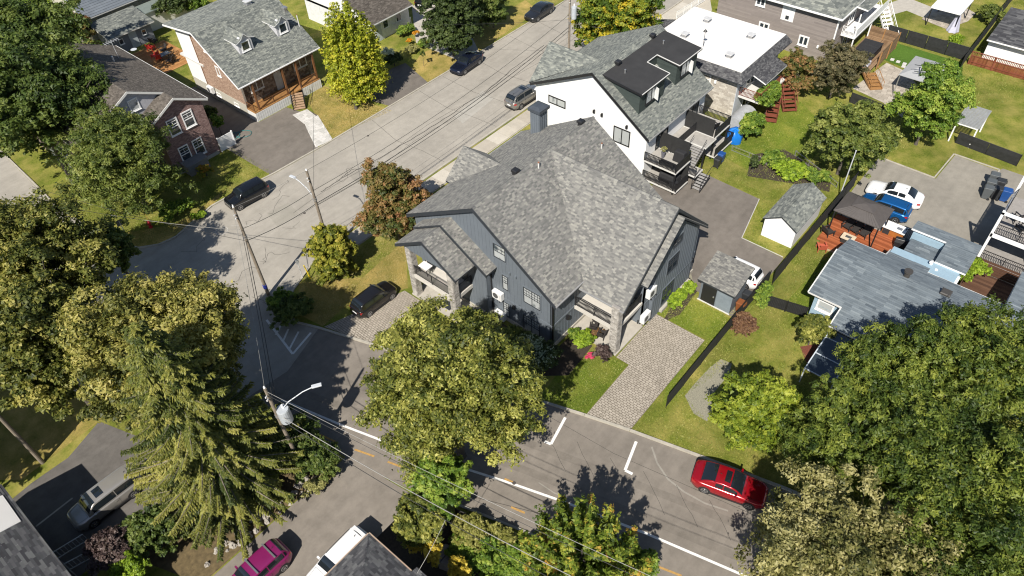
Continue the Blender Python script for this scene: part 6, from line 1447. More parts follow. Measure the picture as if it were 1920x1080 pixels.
shrub('pale grass tussock below the orange flowers', (772, 92), .5, (.7, .7, .6), leafmat('straw_leaves', [(.2, .2, .06), (.4, .38, .15)]), 2000, .12, 37, nb=14)
for i, (c, r) in enumerate((((781, 62), .55), ((768, 76), .45), ((795, 80), .5), ((803, 57), .3))):
    shrub('patch of orange lilies, number %s from the left fence' % ('one two three four'.split()[i]) if False else ('bright orange lily patch nearest the white picket rail', 'bright orange lily patch lowest in the bed', 'bright orange lily patch at the right of the bed', 'tiny orange lily patch at the top of the bed')[i], c, .6, (r, r, .25), Y_FLOW, 500, .08, 40 + i, nb=8, trunk=0, name='flower_clump', cat_='flowers')
shrub('white hydrangea bush beside the golden maple', (738, 112), .8, (1.1, 1.1, .8), L_DEEP, 4500, .1, 45, nb=18)
shrub('white hydrangea blooms on the bush beside the golden maple', (728, 98), 1.5, (.9, .9, .35), W_FLOW, 1200, .08, 46, nb=14, trunk=0, name='flower_clump', cat_='flowers')
shrub('yellow-green shrub under the round dark tree by the kerb', (873, 82), .7, (.9, .8, .8), L_LIME, 3000, .1, 47, nb=16)
shrub('green hedge bed along the white picket rail', (758, 60), .5, (1.8, .8, .6), L_BRIGHT, 4000, .12, 48, nb=18)
shrub('bush beside the upper driveway mouth', (925, 35), 1.2, (2.0, 1.8, 1.6), L_DARK, 7000, .13, 49, nb=22)
shrub('dark tree at the top edge left of the graphite sedan', (900, 8), 3, (3.4, 3.0, 3.2), L_DARK, 14000, .15, 50, nb=30, name='deciduous_tree', cat_='tree', trunk=.14)
shrub('lime green perennials in the bed by the corner porch column', (1098, 637), .5, (1.1, .8, .6), L_LIME, 5000, .08, 51, nb=22)
shrub('small green bush at the left of the lime perennials', (1075, 628), .45, (.6, .6, .5), L_BRIGHT, 2200, .08, 52, nb=14)
shrub('purple-black smoke bush by the corner porch column', (1129, 664), .6, (.75, .75, .65), L_PURP, 3500, .09, 53, nb=18, aspect=.25)
shrub('red and green coleus row beside the porch floor', (1118, 626), .35, (.9, .4, .35), L_RUST, 2000, .07, 54, nb=14)
shrub('hot pink flowers in front of the smoke bush', (1107, 668), .3, (.45, .35, .25), P_FLOW, 900, .06, 55, nb=10, trunk=0, name='flower_clump', cat_='flowers')
shrub('white hydrangea hedge in deep shade at the foot of the blue house', (1000, 665), .8, (1.7, 2.6, .9), L_DEEP, 13000, .1, 56, nb=34)
shrub('white hydrangea heads dotted over the shaded hedge', (1005, 660), 1.4, (1.4, 2.3, .5), leafmat('pale_green_blooms', [(.25, .32, .2), (.5, .55, .42)]), 700, .09, 57, nb=30, clump=.12, trunk=0, name='flower_clump', cat_='flowers')
shrub('mauve flowering bush under the low front windows', (960, 632), .8, (1.0, 1.6, .7), L_HOLLY, 5000, .08, 58, nb=22)
shrub('bright green bush beside the porch column of the blue house', (888, 600), 1.0, (.9, 1.0, 1.0), L_BRIGHT, 5000, .09, 59, nb=20)
shrub('yellow-green hosta bed at the driveway side of the blue house', (1268, 562), .35, (1.6, .55, .4), L_LIME, 4500, .1, 60, nb=20)
shrub('lime hosta clump beside the path to the shed', (1292, 540), .4, (.8, .6, .45), L_LIME, 2600, .1, 61, nb=14)
shrub('vine covered trellis hiding the red stairs', (1440, 190), 1.9, (2.4, 1.0, 2.0), L_BRIGHT, 15000, .11, 62, nb=30, name='climbing_vine', cat_='vine')
shrub('vine spilling to the lawn beside the blue tarpaulin', (1406, 238), 1.2, (1.9, 1.0, 1.3), L_BRIGHT, 11000, .11, 63, nb=24, name='climbing_vine', cat_='vine')
shrub('low tangled vegetable bed, brightest part, below the shrubby tree', (1482, 322), .35, (1.8, 2.0, .5), L_LIME, 9000, .12, 64, nb=30)
shrub('small dark upright cypress on the edge of the vegetable bed', (1414, 308), .9, (.4, .4, 1.1), L_DEEP, 3000, .08, 65, nb=18, name='cypress', cat_='tree')
shrub('straggling tomatoes and weeds at the left of the vegetable bed', (1450, 300), .35, (1.5, 1.2, .4), L_BRIGHT, 4500, .11, 66, nb=22)
shrub('pale leafed vines by the post of the vegetable bed', (1530, 330), .4, (1.4, 1.4, .5), L_BRIGHT, 4500, .11, 67, nb=22)
shrub('yellow leafed shrub against the black screen fence', (1792, 78), .6, (1.5, .7, .7), L_LIME, 4000, .12, 68, nb=18)
shrub('tangled grey-green bush near the white canopy', (1855, 28), .8, (1.5, 1.5, .9), L_HOLLY, 4500, .13, 69, nb=20)
shrub('yellow foliage plants in the brown planter corner of the bungalow', (1832, 503), 1.0, (.8, 1.3, .6), L_LIME, 4500, .1, 70, nb=20)
shrub('yellow vine hanging at the end of the rear roof', (1808, 520), 1.0, (.7, .6, .6), L_LIME, 2500, .1, 71, nb=14)
shrub('clipped green hedge block behind the brick house', (328, 12), 1.8, (3.2, 2.2, 2.0), L_DEEP, 16000, .13, 72, nb=40, name='hedge', cat_='hedge')
shrub('lighter hedge end beside the grey roof ridge', (372, 12), 1.4, (1.6, 1.6, 1.5), L_BRIGHT, 6000, .13, 73, nb=20, name='hedge', cat_='hedge')
shrub('long yellow-green hedge at the top left', (92, 18), 1.4, (2.4, 5.2, 1.6), L_LIME, 16000, .15, 74, nb=44, name='hedge', cat_='hedge')
shrub('small orange-green tree beside the garden shed', (150, 62), 2.4, (2.0, 2.2, 2.4), L_RUSTG, 10000, .13, 75, nb=28, name='deciduous_tree', cat_='tree', trunk=.1)
shrub('climber on the white gate beside the small brick house', (408, 232), 1.6, (.7, .8, 1.1), L_BRIGHT, 3000, .1, 76, nb=16)
shrub('dark border plants behind the white gate', (395, 215), .8, (.8, 1.6, .8), L_DARK, 3500, .1, 77, nb=16)
shrub('flowering border at the stoop of the small brick house', (385, 322), .5, (1.0, .9, .5), leafmat('mixed_garden', [(.05, .1, .02), (.3, .3, .03), (.5, .2, .03)]), 2500, .09, 78, nb=14)
shrub('yellow-green ground plants at the kerb by the black crossover', (372, 405), .3, (.9, .7, .3), L_LIME, 2000, .1, 79, nb=12)
shrub('weeds under the red hydrant corner', (330, 395), .4, (2.2, 1.2, .5), L_BRIGHT, 5000, .1, 80, nb=20)
shrub('purple-leaved plum bush over the iron railings at the bottom left', (207, 1032), 2.2, (1.45, 1.3, 1.3), L_PURP, 7000, .11, 81, nb=28, name='deciduous_tree', cat_='tree', trunk=.08)
shrub('green shrub between the purple plum and the spruce', (280, 1000), 1.5, (2.0, 1.8, 1.4), L_DARK, 9000, .12, 82, nb=24)
shrub('bright green shrub at the bottom edge beside the plum', (250, 1070), 1.5, (1.3, 1.2, 1.1), L_LIME, 5000, .1, 83, nb=18)
for i, (c, zc, r, mt, n_, lab) in enumerate((((888, 1000), .7, (1.3, 1.7, .7), 'L', 8000, 'pale olive shrub bank beside the fence by the bottom street'), ((945, 1012), .6, (.9, 1.3, .6), 'L', 5000, 'pale olive shrub at the right end of the bank'), ((868, 1030), .5, (1.1, 1.1, .5), 'B', 5000, 'green shrub between the olive bank and the boulder'), ((925, 1055), .7, (1.8, 1.9, .7), 'B', 9000, 'leafy green shrub at the bottom centre'), ((990, 1050), .9, (1.3, 1.4, .9), 'B', 7000, 'leafy green shrub touching the orange-tipped maple'), ((1190, 1050), 1.2, (1.0, 1.6, 1.1), 'B', 6000, 'spreading green shrub on the right of the orange-tipped maple'))):
    shrub(lab, c, zc, r, {'L': leafmat('pale_olive_leaves', [(.12, .13, .02), (.26, .26, .06), (.42, .39, .13)]), 'B': L_BRIGHT}[mt], n_, .1, 90 + i, nb=26)
for i, (c, lab) in enumerate((((778, 1012), 'yellow spiky conifer shrub nearest the charcoal roof'), ((812, 1035), 'yellow spiky shrub beside the large boulder'), ((862, 1068), 'yellow spiky shrub at the bottom edge under the boulder'))):
    shrub(lab, c, 1.5, (.7, .75, 1.1), leafmat('gold_needles', [(.25, .19, .02), (.55, .42, .05), (.75, .6, .1)]), 4500, .1, 100 + i, nb=18, low=-.9, aspect=.3)
shrub('low green hedge along the pavement edge of the junction house lawn', (640, 455), .5, (.8, .8, .5), L_DARK, 2500, .1, 110, nb=14)

# shade trees just outside the left and bottom of the picture, and ivy
tree('deciduous_tree', 'dark tree outside the bottom left whose shade covers the lawn', 'tree', (-10, 46), (-10, 46, 7.5), (5.5, 5.5, 4.5), L_DARK, 14000, .3, 120, trunk=.3)
tree('deciduous_tree', 'dark tree beyond the left edge, upper of two, shading the grass', 'tree', (-7.5, 53), (-7.5, 53, 6.5), (4.5, 4.5, 4), L_DARK, 9000, .3, 121, trunk=.3)

# spruce -------------------------------------------------------------------
def spruce(label, base, H, R, seed, n_wh=34, mat=L_SPR):
    rng = np.random.default_rng(seed); root = thing('spruce_tree', label, 'tree', (base[0], base[1], 0))
    V, Tn = [], []; m = MB(); m.tube([(0, 0, 0), (0, 0, H * .5), (0, 0, H)], .26, 9, .03); put('trunk', m, BARKP, root)
    bm_ = MB()
    for w_ in range(n_wh):
        f = (w_ + .3) / n_wh; z = 1.2 + (H - 1.4) * f; Lr = R * (1 - f) ** .78 + .25; nb = int(8 + 4 * (1 - f))
        a0 = rng.random() * 6.28
        for b in range(nb):
            a = a0 + b * 6.283 / nb + rng.normal(0, .3); Lb = Lr * (.7 + .45 * rng.random()); dz = rng.normal(0, .42)
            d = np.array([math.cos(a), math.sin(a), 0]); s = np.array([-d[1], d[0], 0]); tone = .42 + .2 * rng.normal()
            k = max(6, int(Lb * 9)); t = (np.arange(k) + rng.random(k)) / k; t = t ** .85
            pos = d * (t * Lb)[:, None] + np.array([0, 0, 1]) * (z + dz - .30 * Lb * t + .22 * Lb * t * t * (1 if f < .7 else .3))[:, None]
            if Lb > .8: bm_.tube([tuple(pos[0]), tuple(pos[k // 2]), tuple(pos[-1])], .035 * Lb / 3 + .012, 4, .008, cap=False)
            # side twigs hang either side of the branch
            for sg in (-1, 1):
                tl = (.16 + .5 * np.sin(np.clip(t * 1.1 + .15, 0, 1) * np.pi) * min(1, Lb / 2.2)) * (.7 + .6 * rng.random(k))
                q = 8
                for j in range(q):
                    u = (j + .5) / q
                    base_p = pos + (s * sg * .82 + d * .45)[None] * (tl * u)[:, None] + np.array([0, 0, -1.0]) * (tl * u * u * .75)[:, None]
                    dirv = unit((s * sg * .7 + d * .6)[None] + np.array([0, 0, -.8]) * u + rng.normal(0, .25, (k, 3)))
                    nr = unit(np.cross(dirv, rng.normal(0, 1, (k, 3)) * .5 + np.cross(dirv, np.array([0, 0, 1.0]))))
                    sd = np.cross(dirv, nr); L_ = (.12 + .05 * rng.random(k))[:, None]; wv = .05
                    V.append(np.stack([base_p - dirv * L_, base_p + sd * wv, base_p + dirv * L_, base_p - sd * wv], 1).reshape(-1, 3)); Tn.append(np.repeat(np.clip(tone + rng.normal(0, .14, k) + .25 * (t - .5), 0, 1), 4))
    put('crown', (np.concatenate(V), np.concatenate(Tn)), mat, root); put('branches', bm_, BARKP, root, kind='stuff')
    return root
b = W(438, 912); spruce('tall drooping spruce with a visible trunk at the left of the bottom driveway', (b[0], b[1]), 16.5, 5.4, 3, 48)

shrub('dark bushes crowded round the foot of the transformer pole', (585, 858), 1.2, (1.7, 2.2, 1.3), L_DARK, 9000, .12, 130, nb=24)
shrub('dull green undergrowth on the street side of the spruce', (540, 830), 1.4, (2.2, 2.0, 1.5), L_DARK, 10000, .12, 131, nb=24)
shrub('straw-coloured weeds at the verge below the pole', (600, 905), .4, (1.6, .7, .4), MC['straw_leaves'], 2200, .1, 132, nb=14)
# ================================================================== STREET FURNITURE, FENCES, GARDEN THINGS
POLEW = plain('weathered_pole_wood', (0.23, 0.19, 0.145), .9, .25, 5, bump=.6)
GALV = plain('galvanised', (.5, .5, .5), .3); LAMPG = plain('lamp_grey', (.62, .64, .66), .35, .04, metal=.2)
WIRE = plain('black_cable', (0.03, 0.03, 0.03), .5, .05, bump=0); WIREA = plain('aluminium_wire', (0.3, 0.29, 0.27), .5, .05, metal=.2, bump=0)
INS = plain('white_porcelain', (.7, .7, .7), .25, .03)
def utility_pole(label, x, y, h, lean=(0, 0), r=.15, arm=None, transformer=None, lamp=None, name='utility_pole', ins=1):
    t = thing(name, label, 'utility pole', (x, y, 0)); m = MB(); m.tube([(0, 0, 0), (lean[0] * .5, lean[1] * .5, h * .5), (lean[0], lean[1], h)], r, 12, r * .68); put('pole', m, POLEW, t)
    for k in range(ins):
        m = MB(); m.lathe((lean[0], lean[1], h + .02 + .0 * k), [(.05, 0), (.075, .05), (.04, .09), (.07, .13), (.03, .2)], 10); put('insulator', m, INS, t)
    for z in (h * .68, h * .7): 
        m = MB(); m.tube([(lean[0] * .68, lean[1] * .68, z), (lean[0] * .68, lean[1] * .68, z + .07)], r * 1.05, 12); put('steel_band', m, GALV, t)
    for k, z in enumerate((h - .55, h - .85)):
        m = MB(); m.tube([(lean[0] - .12, lean[1] - .1, z), (lean[0] - .26, lean[1] - .2, z + .04)], .045, 8); put('insulator', m, INS, t)
    if transformer:
        dx, dy, z, R_, hh = transformer; m = MB(); m.lathe((dx, dy, z), [(R_ * .9, 0), (R_, .05), (R_, hh - .08), (R_ * .93, hh)], 20); b = put('transformer', m, plain('transformer_grey', (.52, .55, .58), .35, .08, metal=.2), t)
        m = MB(); m.lathe((dx + .08, dy + .05, z + hh), [(.05, 0), (.08, .08), (.05, .14), (.08, .2), (.03, .3)], 10); put('bushing', m, INS, b)
        m = MB(); m.bar((0, 0, z + hh * .7), (dx, dy, z + hh * .7), .06, .1); m.bar((0, 0, z + hh * .3), (dx, dy, z + hh * .3), .06, .1); put('bracket', m, GALV, b, kind='stuff')
    if lamp:
        (lx, ly, lz), z0 = lamp; m = MB(); p = [(0, 0, z0), (lx * .3, ly * .3, z0 + (lz - z0) * .55), (lx * .65, ly * .65, z0 + (lz - z0) * .88), (lx * .9, ly * .9, lz)]
        m.tube(p, .035, 8); a = put('lamp_arm', m, LAMPG, t); L_ = math.hypot(lx, ly); d = (lx / L_, ly / L_)
        m = MB(); m.obox((lx * .95, ly * .95, lz - .04), (.62, .26, .1), math.atan2(ly, lx)); put('lamp_head', m, LAMPG, a, bevel=.03)
        m = MB(); m.obox((lx * .95, ly * .95, lz - .06), (.4, .18, .02), math.atan2(ly, lx)); put('lamp_lens', m, INS, a)
    return t
pA = utility_pole('tall wooden pole at the junction corner with a blue notice near its foot', 18.0, 44.25, 9.5)
m = MB(); m.tube([(-.02, -.02, .9), (-.02, -.02, 1.3)], .17, 12); put('notice', m, plain('blue_notice', (.03, .05, .35), .5), pA)
lh = W(547, 331, 8.0)
pB = utility_pole('wooden pole with a white street lamp beside the gold-green conical tree', 24.4, 43.7, 9.3, lamp=((lh[0] - 24.4, lh[1] - 43.7, 8.0), 6.6))
lh = W(598, 722, 8.2)
pC = utility_pole('wooden pole with transformer and street lamp beside the spruce', 9.42, 28.9, 9.2, transformer=(.35, -.25, 5.7, .40, 1.25), lamp=((lh[0] - 9.42, lh[1] - 28.9, 8.2), 6.4))
pD = utility_pole('wooden pole with a white canister transformer inside the gold tree at the top', 59.9, 44.7, 10.2, transformer=(.1, -.5, 7.6, .28, 1.3))
pE = utility_pole('wooden pole leaning out of the left edge over the shaded grass', -1.8, 43.5, 9.5)
b_ = W(1572, 375); sp = thing('lamp_mast', 'slim steel mast standing in the weeds beside the white shed', 'mast', b_); m = MB(); m.tube([(0, 0, 0), (0, 0, 5.4)], .055, 10, .045); put('mast', m, LAMPG, sp); m = MB(); m.tube([(0, 0, 5.4), (0, 0, 5.48)], .06, 8); put('cap', m, LAMPG, sp)
def wire(label, a, b, sag=.5, r=.016, mat=None, name='overhead_wire', n=14):
    a = np.array(a, float); b = np.array(b, float); pts = []
    for i in range(n + 1):
        t = i / n; p = a + (b - a) * t; p[2] -= sag * 4 * t * (1 - t); pts.append(tuple(p))
    m = MB(); m.tube(pts, r, 5, cap=False); o = put(name, m, mat or WIRE); tag(o, label, 'overhead wire'); origin_to(o, a); return o
A_ = (17.95, 44.25); B_ = (24.4, 43.7); D_ = (59.9, 44.7); C_ = (9.42, 28.9)
wire('topmost wire from the junction pole to the lamp pole', (*A_, 9.55), (*B_, 9.35), .12, .012, WIREA); wire('topmost wire from the lamp pole up the street to the transformer pole', (*B_, 9.35), (*D_, 9.9), .8, .012)
wire('thick telephone cable between the junction pole and the lamp pole', (*A_, 6.2), (*B_, 6.0), .25, .028); wire('thick telephone cable from the lamp pole up the street', (*B_, 6.0), (*D_, 6.6), .9, .03)
wire('second telephone cable from the lamp pole up the street', (*B_, 5.8), (*D_, 6.2), 1.0, .022); wire('power cable from junction pole to lamp pole below the top wire', (*A_, 7.4), (*B_, 7.3), .2, .02); wire('power cable looping from the lamp pole up the street', (*B_, 7.3), (*D_, 8.0), .9, .018)
wire('topmost wire from the junction pole down to the transformer pole', (*A_, 9.5), (*C_, 9.25), .35, .012, WIREA); wire('cable from the junction pole to the lamp and transformer pole', (*A_, 7.4), (*C_, 7.3), .5, .02); wire('telephone cable from the junction pole to the lamp and transformer pole', (*A_, 6.3), (*C_, 6.1), .5, .026)
e1 = W(120, 388, 7.6); wire('pale wire from the junction pole across the corner lawn to the left', (*A_, 7.3), tuple(e1), .3, .016, WIREA)
e1 = W(60, 350, 6.0); wire('lower wire from the junction pole toward the side road', (*A_, 6.2), tuple(e1), .4, .016)
E_ = W(1420, 1170, 8.4); E2 = W(1130, 1110, 6.8); E3 = W(1100, 1120, 6.2)
wire('long bright wire from the transformer pole along the lower street', (*C_, 8.9), tuple(E_), .5, .014, WIREA)
wire('long cable beside the bright wire along the lower street', (*C_, 8.5), tuple(W(1400, 1175, 8.0)), .6, .014)
wire('telephone cable from the transformer pole over the bottom shrubs', (*C_, 6.6), tuple(E2), .6, .024, WIREA)
wire('second telephone cable over the bottom shrubs', (*C_, 6.1), tuple(E3), .7, .02)
wire('service drop from the bottom cable down to the charcoal roof', tuple(W(835, 975, 6.2)), tuple(W(782, 1075, 4.6)), .15, .014, WIREA)
wire('service drop from the up-street pole to the white house', (59.9, 44.7, 7.2), (54.0, 40.8, 7.6), .2, .012, WIREA); wire('service drop from the up-street pole to the far porch', (59.9, 44.7, 7.0), (67.5, 39.5, 4.9), .3, .012, WIREA)
wire('service drop crossing the street to the tan brick house', (*B_, 6.9), (42.9, 67.6, 5.6), .5, .014); wire('service drop crossing the street to the far garden', (59.9, 44.7, 7.4), (49.5, 66.5, 5.0), .4, .012)
# street sign, hydrant, yellow marker
b_ = W(245, 455); sg = thing('street_sign', 'slim sign post on the dry corner lawn', 'sign', b_); m = MB(); m.tube([(0, 0, 0), (0, 0, 2.6)], .035, 8); put('post', m, LAMPG, sg); m = MB(); m.box(-.3, -.02, 2.1, .3, .0, 2.7); put('sign_panel', m, plain('sign_back', (.12, .12, .12), .5), sg)
b_ = W(283, 426); hy = thing('fire_hydrant', 'small red fire hydrant with a marker rod at the lawn corner', 'hydrant', b_); m = MB(); m.lathe((0, 0, 0), [(.2, 0), (.2, .06), (.12, .08), (.12, .55), (.15, .58), (.13, .68), (.05, .78)], 14); put('body', m, plain('hydrant_red', (.45, .02, .03), .45), hy)
for s_ in (-1, 1): m = MB(); m.tube([(s_ * .1, 0, .42), (s_ * .22, 0, .42)], .06, 10); put('nozzle', m, plain('hydrant_red', (.45, .02, .03)), hy)
m = MB(); m.tube([(.1, .1, 0), (.12, .12, 1.5)], .012, 6); put('marker_rod', m, plain('rod_orange', (.5, .2, .05)), hy)
b_ = W(582, 522); ym = thing('guy_marker', 'short yellow guy-wire marker at the foot of the conical tree', 'marker', b_); m = MB(); m.tube([(0, 0, 0), (-.15, .1, 1.6)], .05, 8); put('sleeve', m, plain('marker_yellow', (.75, .55, .02), .5), ym)
b_ = W(568, 522); sg2 = thing('parking_sign', 'thin parking sign post by the junction pavement', 'sign', b_); m = MB(); m.tube([(0, 0, 0), (0, 0, 2.2)], .03, 8); put('post', m, LAMPG, sg2); m = MB(); m.box(-.15, -.03, 1.75, .15, -.01, 2.2); put('sign_panel', m, LAMPG, sg2)
b_ = W(-60, 770); rx = thing('crossing_signal', 'crossing post outside the left edge whose cross-shaped shadow falls on the road', 'signal', (-3.6, 51.6, 0)); m = MB(); m.tube([(0, 0, 0), (0, 0, 4.6)], .07, 8); put('post', m, LAMPG, rx)
m = MB(); m.bar((-.05, -.55, 4.0), (-.05, .55, 4.9), .04, .2); m.bar((-.05, .55, 4.0), (-.05, -.55, 4.9), .04, .2); put('crossbuck', m, WHITE, rx, kind='stuff')
for s_ in (-1, 1): m = MB(); m.tube([(-.2, s_ * .42, 3.3), (-.1, s_ * .42, 3.3)], .3, 18); put('signal_lamp', m, BLACK, rx)
for c, lab in (((690, 255), 'small round iron cover in the upper street'), ((571, 400), 'small valve cover in the street beside the lamp pole'), ((964, 906), 'small iron valve cover by the white line on the lower street')):
    b_ = W(*c); m = MB(); m.tube([(0, 0, 0), (0, 0, .006)], .13, 16); o = put('utility_cover', m, plain('cast_iron', (.07, .06, .055), .7)); o.location = (b_[0], b_[1], .0225); tag(o, lab, 'utility cover')
# fences --------------------------------------------------------------
MESHF = plain('black_screen_fabric', (0.020, 0.021, 0.021), .85, .3, 4)
def screen_fence(label, path, h, mat=MESHF, post=True, step=2.4, name='screen_fence'):
    p0 = path[0]; t = wthing(name, label, 'fence', (p0[0], p0[1], 0))
    for i in range(len(path) - 1):
        a = np.array(path[i][:2], float); b = np.array(path[i + 1][:2], float); L_ = np.linalg.norm(b - a); k = max(1, round(L_ / step)); n = np.array([-(b - a)[1], (b - a)[0]]) / L_
        for j in range(k):
            p = a + (b - a) * (j / k + .004); q = a + (b - a) * ((j + 1) / k - .004); m = MB()
            rows = [[(*(p + (q - p) * u + n * .03 * math.sin(3.14159 * u) * math.sin(6 * v + j)), .04 + (h - .06) * v) for u in np.linspace(0, 1, 7)] for v in np.linspace(0, 1, 4)]
            m.grid(rows); m.grid([[(x + n[0] * .012, y + n[1] * .012, z) for x, y, z in r] for r in rows]); part(t, 'fabric_panel', m, mat)
            m = MB(); m.tube([(*p, 0), (*p, h + .03)], .03, 8); part(t, 'post', m, BLACK)
        m = MB(); m.tube([(*b, 0), (*b, h + .03)], .03, 8); part(t, 'post', m, BLACK)
        m = MB(); m.tube([(*a, h), (*b, h)], .022, 6); part(t, 'top_rail', m, BLACK)
    return t
screen_fence('long black screen fence between the paved driveway and the next lawn', [(29.0, 12.5), (41.2, 12.62), (44.7, 12.6)], 1.45)
screen_fence('black screen fence running beside the white shed to the gazebo', [(44.7, 12.25), (61.0, 12.25)], 1.75)
screen_fence('black screen fence between the two far gardens by the white canopy', [(90.3, 20.6), (90.2, 11.6)], 1.6)
screen_fence('black screen fence climbing away beside the white garage', [(88.0, 11.45), (104, 11.75), (125, 11.75)], 1.6)
screen_fence('sagging black screen fence beyond the parking lot corner', [tuple(W(1790, 268)[:2]), tuple(W(1905, 312)[:2])], 1.3)
screen_fence('black screen fence in front of the stone patio', [tuple(W(1592, 192)[:2]), tuple(W(1668, 222)[:2])], 1.2)
def picket_fence(label, a, b, h, mat, step=.12, name='railing_fence', wd=.02, rails=(.12, .95)):
    t = wthing(name, label, 'fence', (a[0], a[1], 0)); a = np.array(a[:2], float); b = np.array(b[:2], float); L_ = np.linalg.norm(b - a)
    for f in rails: m = MB(); m.bar((*a, h * f), (*b, h * f), .035, .05); part(t, 'rail', m, mat)
    k = max(1, round(L_ / 1.8))
    for j in range(k + 1): m = MB(); p = a + (b - a) * j / k; m.bar((*p, 0), (*p, h + .05), .06, .06); part(t, 'post', m, mat)
    m = MB(); k = int(L_ / step)
    for j in range(1, k): p = a + (b - a) * j / k; m.bar((*p, .05), (*p, h), wd, wd)
    part(t, 'pickets', m, mat, kind='stuff'); return t
picket_fence('short black iron railing between the cedar and the blue bungalow', (42.3, 11.6), (43.0, 8.6), 1.25, BLACK)
m = MB(); screen_fence('black sheeting behind the iron railing by the cedar', [(42.36, 11.6), (43.06, 8.62)], 1.1)
picket_fence('white railing in front of the low white bungalow', tuple(W(709, 72)), tuple(W(771, 45)), .9, WHITE, .16, wd=.05)
picket_fence('white stair rail beside the tall grey-brown house at the street', tuple(W(1268, 36)), tuple(W(1322, 2)), 1.0, WHITE, .16, wd=.03)
picket_fence('black railing behind the white outdoor counter', (56.6, 6.1), (57.0, 4.6), 1.2, BLACK)
wf = wthing('board_fence', 'red-brown board fence beside the white garage', 'fence', (89.7, 11.2, 0)); RB_ = toned('red_fence_boards', [(.15, .045, .02), (.22, .07, .03), (.28, .10, .05)], .8, .2)
for k in range(92):
    y = 11.15 - k * .165; m = MB(); hh = 1.55 + .02 * random.random(); m.box(89.68, y - .15, .03, 89.71, y, hh * .72, random.random()); m.box(89.74, y - .075, hh * .66, 89.76, y + .0, hh, random.random()); part(wf, 'board', m, RB_)
for z in (.35, 1.05, 1.5): m = MB(); m.box(89.62, -4, z, 89.675, 11.15, z + .08); part(wf, 'rail', m, RED)
for k in range(7): m = MB(); y = 11.1 - k * 2.4; m.box(89.58, y - .05, 0, 89.67, y + .05, 1.6); part(wf, 'post', m, RED)
cf = picket_fence('grey wire fence edging the vegetable bed', tuple(W(1372, 283)), tuple(W(1470, 322)), .6, GALV, .4, wd=.01)
picket_fence('grey wire fence behind the vegetable bed', tuple(W(1490, 292)), tuple(W(1568, 352)), .6, GALV, .4, wd=.01)
screen_fence('dark low fence along the shrubs by the bottom street', [tuple(W(855, 965)[:2]), tuple(W(965, 1010)[:2])], .8, plain('dark_wire_mesh', (.05, .045, .04)), name='garden_fence')
# slatted brown privacy screen and raised deck
SL = toned('brown_slats', [(.17, .105, .06), (.25, .16, .09), (.32, .21, .125)], .8, .2)
ps = wthing('slatted_screen', 'tall brown slatted screen round the raised deck of the grey-brown house', 'screen', (85, 18.8, 0))
for k in range(13):
    z = .15 + k * .14
    m = MB(); m.box(88.25, 18.85, z, 88.3, 22.2, z + .115, random.random()); part(ps, 'slat', m, SL)
    m = MB(); m.box(82.6, 18.7, z, 88.3, 18.76, z + .115, random.random()); part(ps, 'slat', m, SL)
for x, y in ((88.3, 18.72), (88.3, 22.1), (85.6, 18.66), (82.7, 18.66), (88.3, 20.4)): m = MB(); m.box(x - .06, y - .05, 0, x + .06, y + .05, 2.05); part(ps, 'post', m, TIML)
dk = wthing('raised_deck', 'brown raised deck holding dark furniture beside the slatted screen', 'deck', (82, 20.4, 0))
for k in range(26): m = MB(); y = 18.8 + k * .13; m.box(79.8, y, .62, 88.2, y + .118, .7, random.random()); part(dk, 'board', m, SL)
stair(dk, (80.2, 18.7, .75), (78.4, 17.0, .05), 1.2, 5, TIML, TIML, .85)
tb_ = thing('hot_tub', 'black covered tub and furniture block on the raised deck', 'hot tub', (84.6, 20.4, .71)); m = MB(); m.box(-1.9, -.9, 0, .9, 1.1, .85); put('cabinet', m, plain('dark_tub', (.03, .03, .033), .6), tb_, bevel=.05)
m = MB(); m.box(-1.95, -.95, .86, -.5, 1.15, .95); put('cover', m, plain('black_cover', (.02, .02, .022), .8), tb_, bevel=.03); m = MB(); m.box(-.46, -.95, .86, .95, 1.15, .95); put('cover', m, MC['black_cover'], tb_, bevel=.03)
p = W(1633, 100, 1.0); ct_ = thing('storage_box', 'pale grey cushion box at the stair end of the raised deck', 'box', (81.5, 19.6, .71)); m = MB(); m.box(-.5, -.35, 0, .5, .35, .45); put('body', m, plain('pale_lilac', (.5, .5, .58)), ct_, bevel=.05)
